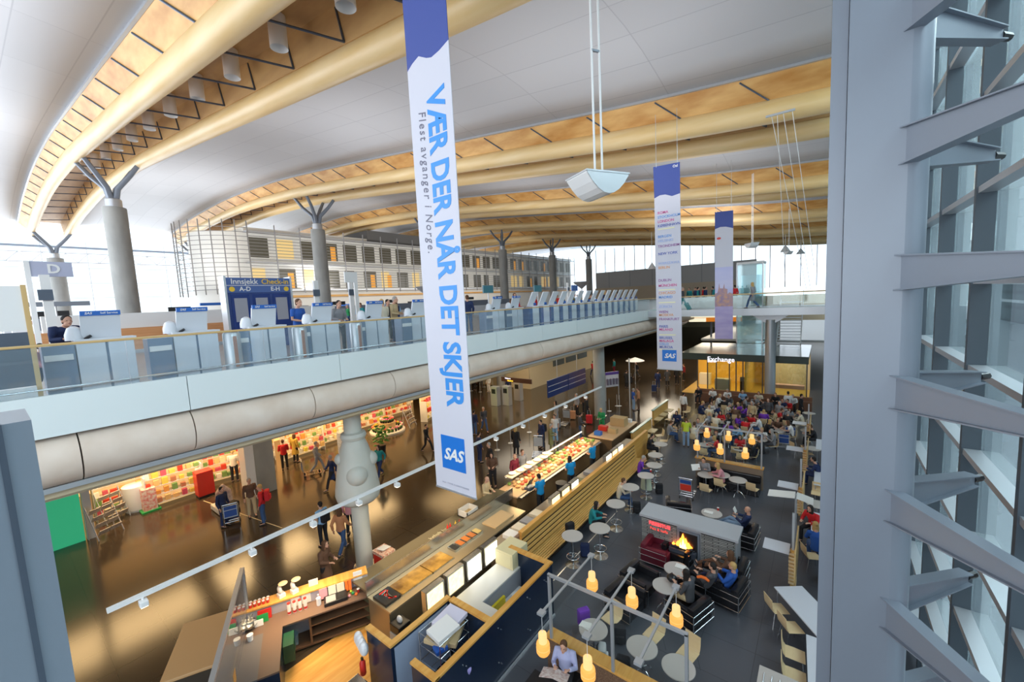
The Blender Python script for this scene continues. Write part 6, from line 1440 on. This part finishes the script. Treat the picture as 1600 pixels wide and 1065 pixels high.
for k in range(2):
    t = thing('lucky_cat_dish', ['round lit serving scale, left of the pair on the oak ledge', 'round lit serving scale, right of the pair on the oak ledge'][k], 'scale', nloc(.82 + k*.32, .16, 1.22))
    MB().box(-.09, .09, -.08, .08, 0, .1).build('foot', WHITE, t); MB().rod((0, 0, .1), (-.02, -.02, .3), .02).build('stem', CHROME, t); MB().ball((-.02, -.02, .2), .11, .05, .11, 16).build('dial', WHITE, t, smooth=True); MB().ball((0.02, .06, .36), .12, .12, .03, 14).build('pan', BIRCH, t, smooth=True)
put(MB().box(-.12, .12, -.01, .01, 0, .18).build('price_card', PAPER), 1.62, .2, 1.22); o = bpy.data.objects['price_card']; tag(o, 'white card standing on the oak ledge', 'card')
for k, u in enumerate((1.15, 1.42)):
    o = put(MB().box(-.11, .11, -.004, .004, 0, .26).build('notice_sheet', PAPER), u, -.012, .92); tag(o, ['white sheet taped to the grey back, left one', 'white sheet taped to the grey back, right one'][k], 'paper sheet')
for k, (u, c) in enumerate(((1.85, 'pink'), (2.08, 'cream'), (2.3, 'cream'), (2.46, 'orange'), (2.55, 'orange'))):
    o = put(MB().box(-.10 if k < 3 else -.04, .10 if k < 3 else .04, -.12, .0, 0, .26).build('folder', GOODS, color=CLR[c]), u, -.03, .92); o.rotation_euler.x = -.25; tag(o, '%s folder leaning at the back of the angled counter, %s' % (c, ['first', 'second', 'third', 'fourth', 'fifth'][k]), 'folder')
o = put(MB().box(-.12, .12, -.01, .01, 0, .4).build('info_poster', WHITE), 2.78, .0, .95); tag(o, 'white and blue information sheet at the right end of the angled counter', 'poster')
o = put(MB().box(-.2, .2, -.15, .15, 0, .22).build('glass_rack', LGLASS), .95, -.3, .12); tag(o, 'clear plastic rack on the bottom shelf', 'rack')
for k, (u, v, c, l) in enumerate(((.42, -.1, RED, 'red cutting board leaning on the angled counter'), (.38, -.2, GREEN, 'green cutting board before the red one'), (.30, -.3, PAPER, 'small white board before the green one'))):
    o = put(MB().box(-.16 + k*.03, .16 - k*.03, -.012, .012, 0, .26 - k*.05, bevel=.008).build('board', c), u, v, .90); o.rotation_euler.x = -.2; tag(o, l, 'board')
for k, (u, v, r, l) in enumerate(((.10, -.28, .17, 'large steel bowl on the angled counter, nearest the partition'), (.1, -.1, .10, 'small steel bowl holding cutlery behind the large one'))):
    o = put(MB().lathe([(r*.4, 0), (r, .1), (r*1.05, .11), (r*.9, .10), (r*.3, .015)], seg=24, cap=False).build('bowl', INOX, smooth=True), u, v, .90); tag(o, l, 'bowl')
for k in range(7):
    o = put(MB().rod((0, 0, 0), (.02*k-.06, .02, .24), .006, seg=5).build('whisk', CHROME), .1, -.1, .93); tag(o, 'steel utensil standing in the small bowl', 'utensil', 'utensils in the small steel bowl')
for k in range(3):
    cup_k(nloc(2.75 + .12*k, -.3 + .1*k, .9), 0, 'red and white cup at the right end of the angled counter, %s' % ['left', 'middle', 'right'][k])
for k, (u, v, c) in enumerate(((2.5, -.38, 'pink'), (2.6, -.3, 'green'), (2.68, -.4, 'orange'), (2.56, -.2, 'lime'))):
    o = put(MB().ball((0, 0, .035), .04, seg=8).build('candy_tub', GOODS, color=CLR[c]), u, v, .9); tag(o, '%s small tub by the cups on the angled counter' % c, 'tub')
# side worktops returning towards the camera
t = thing('side_worktop', 'brown and blue worktops returning from the angled counter to the picture bottom', 'counter', A_, ang); 
MB().box(-.02, .42, -2.1, -.62, .86, .90).build('worktop', mat('slate worktop', (0.14, 0.13, 0.13), 0.3), t); MB().box(.42, .85, -2.1, -.62, .86, .90).build('worktop', MATS['brown worktop'], t); MB().box(0, .85, -2.1, -.64, 0, .86).build('cabinet', NAVYW, t); MB().box(-.05, -.0, -2.1, .0, 0, 1.2).build('oak_side', OAK, t); MB().box(.86, 1.1, -1.2, -.7, .3, .75).build('green_bin', mat('bottle green', (0.01, 0.07, 0.035), 0.35), t)
o = put(MB().lathe([(.06, 0), (.075, .15)], seg=16).build('plastic_jug', WHITE, smooth=True), .15, -.72, .9); tag(o, 'white plastic tub on the slate worktop', 'tub')
# tall glass partition and lit counter left of it
pa = P(378, 890, 2.3); pb = P(330, 1068, 2.3)
t = thing('glass_partition', 'tall grey glass partition at the left end of the food counter', 'partition', (pa.x, pa.y, 0)); d_ = pb - pa; d_.z = 0; l_ = d_.length + .8; t.rotation_euler.z = math.atan2(d_.y, d_.x)
MB().box(0, l_, -.02, .02, 0, 2.3).build('pane', glass_mat('smoked glass', (0.55, 0.55, 0.58), 0.18, (0.36, 0.37, 0.42), 0.45), t); MB().box(-.05, l_, -.05, .05, 2.28, 2.34).build('top_rail', LSTEEL, t); MB().box(-.05, .05, -.05, .05, 0, 2.3).build('post', LSTEEL, t)
q0 = P(287, 974, 1.1); q1 = P(250, 1063, 1.1); d_ = q1 - q0; t = thing('cover_board', 'tan covered counter with pale edge left of the glass partition', 'counter', (q0.x, q0.y, 0)); t.rotation_euler.z = math.atan2(d_.y, d_.x)
MB().box(0, 1.9, 0.0, 1.0, 1.02, 1.1, bevel=.02).build('cover', mat('tan cover', (0.50, 0.30, 0.14), 0.35), t); MB().box(.05, 1.9, .05, .95, 0, 1.02).build('body', mat('dark plinth', (0.04, 0.03, 0.02), 0.5), t)
struct(MB().box(-9.0, -7.6, 3.0, 5.6, 0.0, .006).build('trim_kitchen_floor', OAK), 'tan kitchen floor patch'); struct(MB().box(-10.6, -9.0, 3.0, 5.8, 0.0, .006).build('trim_kitchen_floor', OAK), 'tan kitchen floor patch')
# wire shelf with newspapers, rolls, bags
t = thing('wire_rack', 'wire rack loaded with papers inside the blue enclosure', 'rack', (-6.95, 5.85, 0)); r_ = MB()
for x in (-.35, .35):
    for y in (-.45, .45): r_.rod((x, y, 0), (x, y, 1.5), .012, seg=6)
for z in (.4, .8, 1.2, 1.5):
    for y in (-.45, -.15, .15, .45): r_.rod((-.35, y, z), (.35, y, z), .007, seg=5)
    for x in (-.35, .35): r_.rod((x, -.45, z), (x, .45, z), .009, seg=5)
r_.build('wire_frame', CHROME, t)
for k, (dx, dy, z, c, w, l) in enumerate(((0, .1, 1.22, 'beige', .40, 'brown paper bag stack on the wire rack'), (.02, -.1, 1.34, 'beige', .34, 'folded cardboard on the wire rack'), (0, .2, 1.50, 'lavender', .34, 'pale lilac stack of papers topmost on the wire rack, left'), (.12, -.12, 1.52, 'white', .30, 'white open booklet on top of the wire rack'), (.25, -.35, 1.30, 'blue', .14, 'blue and white package at the near edge of the wire rack'))):
    o = MB().box(-w*.8, w*.8, -w, w, 0, .10, bevel=.01).build('paper_stack', GOODS, color=CLR[c] if c != 'lavender' else (.62, .60, .74)); o.location = (-6.95+dx, 5.85+dy, z); o.rotation_euler = (.05*k-.1, .06, .5 - .2*k); tag(o, l, 'paper')
for k in range(14):
    o = MB().lathe([(.02, 0), (.055, 0), (.055, .11), (.02, .11)], seg=14).build('paper_roll', WHITE, smooth=True); o.location = (-6.42 + .1*(k % 3), 5.95 + .1*((k // 3) % 4) , .95 + .11*(k // 12) + .1*(k % 2)); tag(o, 'white paper roll heaped by the inner corner of the enclosure', 'paper roll', 'paper rolls in the enclosure')
o = MB().box(-.15, .15, -.25, .25, 0, .92).build('roll_shelf', DSTEEL); o.location = (-6.32, 6.15, 0); tag(o, 'dark stand under the paper rolls', 'stand')
for k, (x, y, c, l) in enumerate(((-6.45, 5.0, 'pink', 'pink crumpled bag nearest the corner of the enclosure'), (-6.4, 5.25, 'pink', 'pink flat bag behind the nearest one'), (-6.3, 5.55, 'purple', 'purple bag between the pink ones'), (-6.25, 5.7, 'pink', 'pink bag by the paper rolls'))):
    o = MB().box(-.16, .16, -.13, .13, 0, .5, bevel=.05).build('carrier_bag', GOODS, color=CLR[c] if c == 'pink' else (.35, .3, .62)); o.location = (x, y, .7); o.rotation_euler = (.2, .2*k, .5*k); tag(o, l, 'bag')
o = MB().box(-.35, .1, -.2, 1.0, 0, .7).build('bag_shelf', DSTEEL); o.location = (-6.3, 4.98, 0); tag(o, 'dark low cabinet under the pink bags', 'cabinet')
for k in range(4):
    o = MB().ball((0, 0, 0), .12, .10, .17, 12).build('plastic_bag', mat('white plastic', (0.78, 0.78, 0.80), 0.3)); o.location = (-8.55 + .1*k, 4.62 - .02*k, 1.3 - .02*k); tag(o, 'white hanging plastic bag at the outer end of the enclosure, %s' % ['first', 'second', 'third', 'fourth'][k], 'bag')
t = thing('steel_sink', 'small steel sink bin with copper rim at the bottom centre', 'sink', (-8.1, 4.2, 0)); MB().box(-.2, .2, -.2, .2, .5, .75, bevel=.03).build('basin', INOX, t); MB().box(-.03, .03, -.03, .03, 0, .5).build('stand', DSTEEL, t)
t = thing('fire_extinguisher', 'red fire extinguisher at the end of the enclosure', 'fire extinguisher', (-8.35, 4.55, .55)); MB().lathe([(.06, 0), (.07, .03), (.07, .3), (.03, .36)], seg=14).build('cylinder_body', RED, t, smooth=True); MB().box(-.03, .03, -.02, .02, .36, .42).build('nozzle', BLACK, t)
t = thing('waste_tub', 'black and beige waste tub with a crumpled bag between the counters', 'waste bin', (-8.75, 5.9, 0)); MB().box(-.22, .22, -.2, .2, 0, .5, bevel=.04).build('tub', mat('beige tub', (0.45, 0.42, 0.36), 0.5), t); MB().box(-.21, .21, -.19, .19, .5, .75, bevel=.04).build('liner', BLACK, t); MB().ball((0, 0, .8), .1, .06, .1, 8).build('crumpled_bag', WHITE, t)
MB_ = thing('drink_trolley', 'red sided drinks trolley with a flyer beside the column shaft', 'trolley', P(603, 900)); MB().box(-.28, .28, -.22, .22, .1, .85).build('cage', RED, MB_); MB().box(-.3, .3, -.24, .24, .85, .95).build('bottle_load', mat('bottles mix', (0.5, 0.12, 0.06), 0.3, noise=((20, 20, 20), (0.75, 0.68, 0.55), 2)), MB_); MB().beam((-.2, 0, .98), (.2, 0, 1.06), .3, .01).build('flyer', PAPER, MB_)
for x in (-.2, .2): MB().rod((x, -.15, .05), (x, .15, .05), .05, seg=10).build('wheel', BLACK, MB_)

# barriers, notices and boards in the hall
def barrier():
    t = thing('barrier_post', '', 'barrier post'); MB().lathe([(.17, 0), (.17, .02), (.03, .04)], seg=20).build('base', LSTEEL, t); MB().cyl(0, 0, .03, .95, .025, 10).build('post', LSTEEL, t); MB().cyl(0, 0, .93, 1.0, .035, 10).build('belt_head', DSTEEL, t); return t
ba = Kind(barrier)
for k, (px, py) in enumerate(((777, 703), (798, 692), (827, 675), (952, 642), (964, 634), (968, 634))):
    ba(P(px, py), 0, ['barrier post nearest the big banner', 'barrier post second from the big banner, by the blonde girl', 'barrier post third from the big banner', 'barrier post left of the notice board leg', 'barrier post between the notice board legs', 'barrier post right of the notice board leg'][k])
for k in range(9): ba((-27.5 - (k % 3)*1.2, 28 + (k // 3)*2.0, 0), 0, 'barrier post in the dark queue area right of the big banner', 'dark queue barriers')
for k, (x, y) in enumerate(((-22.6, 26.6), (-21.8, 27.2), (-21.9, 29.0))):
    t = thing('ticket_machine', 'grey ticket machine in the dark hall, %s of three' % ['left', 'middle', 'right'][k], 'ticket machine', (x, y, 0)); MB().box(-.35, .35, -.25, .25, 0, 1.7, bevel=.02).build('cabinet', LSTEEL, t); MB().box(-.2, .2, -.27, -.25, 1.1, 1.5).build('screen', BLACK, t)
t = thing('amber_sign', 'dark brown overhead sign with white and amber letters', 'sign', (-16.0, 20.9, 3.8)); t.scale = (.5, .5, .5); MB().box(-2.3, 2.6, -.06, .06, -.25, .35).build('board', mat('brown board', (0.10, 0.04, 0.03), 0.5), t)
text_mesh('Wideroe', .26, NEON, 'lettering', t, M4=frame_m((-1.2, -.07, .2), (1, 0, 0), (0, 0, 1)), bold=.02); text_mesh('Check-in', .26, AMBER, 'lettering', t, M4=frame_m((-.8, -.07, -.08), (1, 0, 0), (0, 0, 1)), bold=.02)
for x in (-2, 2.3): MB().rod((x, 0, .35), (x, 0, 3.9), .02).build('hanger', DSTEEL, t)
t = thing('departure_board', 'two dark blue flight boards with thin white rows hanging low right of the big banner', 'flight board', (-15.2, 26.3, 2.24)); t.scale = (1, 1.47, 1); bl = mat('board blue', (0.008, 0.035, 0.16), 0.3)
for k in range(2):
    p_ = MB().box(-.05, .05, k*1.95 - 1.9, k*1.95 - .05, -.1, 1.1).build('board', bl, t)
    for z in (.28, .68): MB().box(.05, .055, k*1.95 - 1.9, k*1.95 - .05, z, z+.025).build('row_line', WHITE, p_)
for y in (-1.0, 1.0): MB().rod((0, y, 1.1), (0, y, 3.3), .02).build('hanger', LSTEEL, t)
t = thing('notice_board', 'white notice board with purple heading on two legs', 'notice board', P(957, 625)); t.rotation_euler.z = .95
MB().box(-.65, .65, -.03, .03, 1.2, 2.5).build('board', mat('notice white', (0.62, 0.60, 0.66), 0.5), t); MB().box(-.65, .65, -.04, -.03, 2.25, 2.5).build('heading', mat('heading purple', (0.10, 0.05, 0.28), 0.5), t)
for k in range(4): MB().lathe([(.10, 0), (.12, .5), (.02, .55)], (-.45 + k*.3, -.05, 1.4), 8).build('printed_figure', mat('notice print', (0.16, 0.14, 0.20), 0.5), t)
for x in (-.63, .63): MB().box(x-.03, x+.03, -.03, .03, 0, 2.5).build('leg', LSTEEL, t)
t = thing('flag_pole', 'slim pole left of the second banner with a white parasol head', 'parasol', P(985, 660)); MB().cyl(0, 0, 0, 4.6, .045, 12).build('pole', LSTEEL, t); 
t = thing('parasol', 'small white parasol beyond the slim pole', 'parasol', P(993, 600)); MB().cyl(0, 0, 0, 2.5, .03, 10).build('pole', LSTEEL, t); MB().lathe([(.02, 2.75), (.9, 2.42), (.92, 2.38), (.02, 2.6)], seg=16).build('canopy', WHITE, t, smooth=True)
t = thing('pale_office', 'cream office front with windows right of the big banner under the deck', 'kiosk', (-23.5, 33.2, 0)); MB().box(-7, 0, 0, 14, 0, 5.74).build('wall', CREAM, t)
for k in range(3):
    w = MB().box(-.0, .04, 4.4 + k*2.8, 6.8 + k*2.8, 1.6, 5.2).build('window', mat('office pane', (0.12, 0.14, 0.14), 0.2), t)
MB().box(0, .05, 1.6, 3.2, 3.2, 4.8).build('lit_picture', mat('lit picture', (0.9, 0.6, 0.3), 0.5, emit=.6, ecol=(1, .7, .35)), t)

# ------------------------------------------------------------------ shop under the deck
SX = -25.6
pk = None; fk = random.Random(9); npk = 0
def packet(loc, c, lab, grp, s=(1, 1, 1), rz=0):
    global pk
    if pk is None: pk = MB().box(-.045, .045, -.07, .07, 0, .16, bevel=.006).build('packet', GOODS); o = pk
    else: o = pk.copy(); COL.objects.link(o)
    o.location = loc; o.color = (*c, 1); o.scale = s; o.rotation_euler.z = rz
    o.name = 'packet'; tag(o, lab, 'packet', grp); return o
warm = [(.8, .5, .2), (.7, .06, .03), (.85, .7, .4), (.8, .35, .08), (.75, .6, .1), (.5, .2, .1), (.85, .8, .7), (.65, .1, .15), (.2, .35, .1)]
def shelf_unit(name, loc, rz, w, n, lab, rows=4, grp=None, per=7):
    t = thing('shop_shelf', lab, 'shelf', loc, rz)
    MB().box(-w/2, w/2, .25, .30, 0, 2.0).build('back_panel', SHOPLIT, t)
    for s in (-1, 1): MB().box(w/2*s-.02, w/2*s+.02, -.3, .3, 0, 1.6).build('side', OFFW, t)
    for k in range(rows):
        z = .25 + k*.38; y0 = -.32 + k*.10
        MB().box(-w/2, w/2, y0, .26, z, z+.03).build('shelf_board', OFFW, t)
        for j in range(per):
            a = rz; u = -w/2 + .12 + (w-.24)*j/max(1, per-1); v = y0 + .1
            packet((loc[0] + u*math.cos(a) - v*math.sin(a), loc[1] + u*math.sin(a) + v*math.cos(a), z+.03), fk.choice(warm), 'colourful packet on the lit shelves under the deck', 'packets on the lit shop shelves', (fk.uniform(1.9, 2.9), 1.2, fk.uniform(1.1, 2.0)), rz)
    MB().box(-w/2, w/2, -.1, .28, 2.0, 2.06).build('canopy', OFFW, t)
    return t
shelves = [(-26.2, 3.3, 1.57, 2.0, 'pale magazine shelf left of the white round display'), (-25.3, 5.0, 1.57, 2.2, 'bright snack shelf left of the red cabinet'), (-26.0, 7.3, 1.4, 1.8, 'bright snack shelf right of the red cabinet'), (-27.2, 9.2, 1.3, 2.2, 'yellow lit shelf behind the person in white'),
   (-25.9, 11.6, 1.57, 2.4, 'tiered shelf where the person in the red jumper browses'), (-26.6, 14.4, 1.57, 2.6, 'long lit shelf behind the woman in mustard'), (-27.4, 17.3, 1.57, 2.2, 'lit shelf right of the mustard coat, deep in the shop'), (-24.9, 21.3, 1.9, 2.4, 'tall bright shelf left of the second green wall'), (-28.4, 20.5, 1.57, 2.6, 'far lit shelf left of the flower stand')]
for (x, y, rz, w, l) in shelves: shelf_unit('s', (x, y, 0), rz, w, 6, l)
area('shelf_light', (-24.6, 5, 2.6), (0, .5, 0), 1, 5, 90, (1, .75, .5)); area('shelf_light', (-25, 13, 2.8), (0, .5, 0), 1, 6, 110, (1, .7, .35)); area('shelf_light', (-24, 20, 3), (0, .4, 0), 1, 4, 80, (1, .72, .4))
t = thing('red_cabinet', 'bright red cabinet between the snack shelves', 'cabinet', (-24.7, 6.05, 0)); MB().box(-.3, .3, -.35, .35, .1, 1.3, bevel=.02).build('body', RED, t); MB().box(-.28, .28, -.33, .33, 0, .1).build('plinth', BLACK, t)
t = thing('round_display', 'white round display drum near the newspaper racks', 'display', (-25.9, 3.7, 0)); MB().lathe([(.45, 0), (.45, .1), (.5, .1), (.5, 1.2), (.42, 1.25)], seg=28).build('drum', WHITE, t, smooth=True)
t = thing('red_sweet_tower', 'red and white stacked sweet tower beside the drum', 'display', (-25.2, 4.0, 0)); MB().box(-.25, .25, -.25, .25, 0, 1.1).build('body', mat('sweet mix', (0.7, 0.12, 0.1), 0.5, noise=((9, 9, 9), (0.8, 0.75, 0.65), 3)), t); MB().box(-.35, .35, -.35, .35, 0, .08).build('green_base', GREEN, t)
def paper_rack():
    t = thing('newspaper_rack', '', 'newspaper rack'); f = MB()
    for s in (-1, 1): f.rod((.45*s, -.25, 0), (.45*s, .3, 1.4), .02).rod((.45*s, .3, 0), (.45*s, .3, 1.4), .02)
    f.build('frame', LSTEEL, t)
    for k in range(4):
        for j in range(2): MB().beam((-.4 + .42*j, -.22 + k*.13, .3 + k*.28), (-.02 + .42*j, -.22 + k*.13, .3 + k*.28), .03, .24, (0, -.5, .8)).build('newspaper_stack', mat('newsprint grey', (0.55, 0.5, 0.44), 0.7, noise=((15, 15, 15), (0.3, 0.25, 0.22), 3)), t)
    return t
nr = Kind(paper_rack)
nr(P(168, 835), 2.0, 'newspaper rack on wheels nearest the green wall'); nr(P(180, 812), 2.0, 'newspaper rack behind the nearest one'); nr((-24.6, 18.9, 0), 1.9, 'newspaper rack in front of the tall bright shelf')
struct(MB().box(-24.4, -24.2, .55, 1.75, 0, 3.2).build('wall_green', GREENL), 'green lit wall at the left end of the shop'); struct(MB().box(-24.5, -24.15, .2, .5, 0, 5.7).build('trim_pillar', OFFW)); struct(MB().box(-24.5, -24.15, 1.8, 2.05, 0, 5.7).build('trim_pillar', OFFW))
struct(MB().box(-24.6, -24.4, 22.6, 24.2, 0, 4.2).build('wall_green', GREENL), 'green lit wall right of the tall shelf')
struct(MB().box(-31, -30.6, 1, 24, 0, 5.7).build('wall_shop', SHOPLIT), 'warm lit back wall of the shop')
t = thing('flower_stand', 'tiered round flower stand full of bouquets left of the big banner', 'flower stand', (-25.2, 17.3, 0)); MB().lathe([(1.25, 0), (1.25, .12), (1.2, .15)], seg=28).build('base', OFFW, t); MB().lathe([(.6, .12), (.6, .7)], seg=24).build('tier', CARD, t)
rf = random.Random(2); fcl = [(.75, .05, .08), (.8, .3, .4), (.85, .6, .05), (.8, .75, .6), (.7, .1, .3), (.85, .35, .05)]
for k in range(40):
    rad = 1.0 if k < 24 else .42; z = .15 if k < 24 else .7; a = 2*PI*k/(24 if k < 24 else 16)
    t = thing('bouquet', 'small bouquet in a dark pot on the round flower stand', 'flowers', (-25.2 + rad*math.cos(a), 17.3 + rad*math.sin(a), z), 0, 'bouquets on the flower stand')
    MB().lathe([(.07, 0), (.09, .16)], seg=8).build('pot', BLACK, t); f = MB()
    for j in range(5): f.ball((rf.uniform(-.07, .07), rf.uniform(-.07, .07), .26 + rf.uniform(-.03, .05)), .05, seg=6)
    f.build('blossoms', GOODS, t, color=rf.choice(fcl)); MB().ball((0, 0, .19), .10, .10, .06, 6).build('leaves', LEAF, t)
t = thing('potted_plant', 'green bushy plant right behind the sculpted column', 'plant', (-22.0, 14.6, 0)); MB().lathe([(.2, 0), (.26, .4)], seg=14).build('pot', BLACK, t); f = MB(); rf = random.Random(6)
for k in range(70): f.ball((rf.gauss(0, .25), rf.gauss(0, .25), .55 + rf.random()*1.0), .10, .10, .05, 6)
f.build('foliage', LEAF, t)
t = thing('postcard_stand', 'blue and white rotating postcard tower between the shoppers and the column', 'card stand', (-21.8, 12.0, 0)); MB().box(-.25, .25, -.25, .25, .3, 2.0).build('tower', mat('postcards', (0.45, 0.52, 0.62), 0.5, noise=((12, 12, 12), (0.85, 0.86, 0.9), 2)), t); MB().cyl(0, 0, 0, .3, .2, 14).build('foot', BLACK, t)
t = thing('promo_trolley', 'grey promotion sledge with wrapped goods in the shop passage', 'display', P(352, 795)); MB().box(-.55, .55, -.4, .4, .05, .25).build('platform', OFFW, t); MB().lathe([(.35, .25), (.3, .9), (.05, 1.2)], seg=10).build('wrapped_goods', mat('wrap', (0.6, 0.5, 0.48), 0.3, noise=((6, 6, 6), (0.35, 0.2, 0.2), 3)), t)
for k in range(18):   # small round spotlights in the soffit
    o = MB().lathe([(.09, 0), (.09, .03)], seg=14).build('ceiling_light', LITW); o.location = (-16 - (k % 3)*5.0, 2 + (k // 3)*6.0, 5.715); tag(o, 'small round soffit spotlight under the deck', 'ceiling light', 'soffit spotlights')
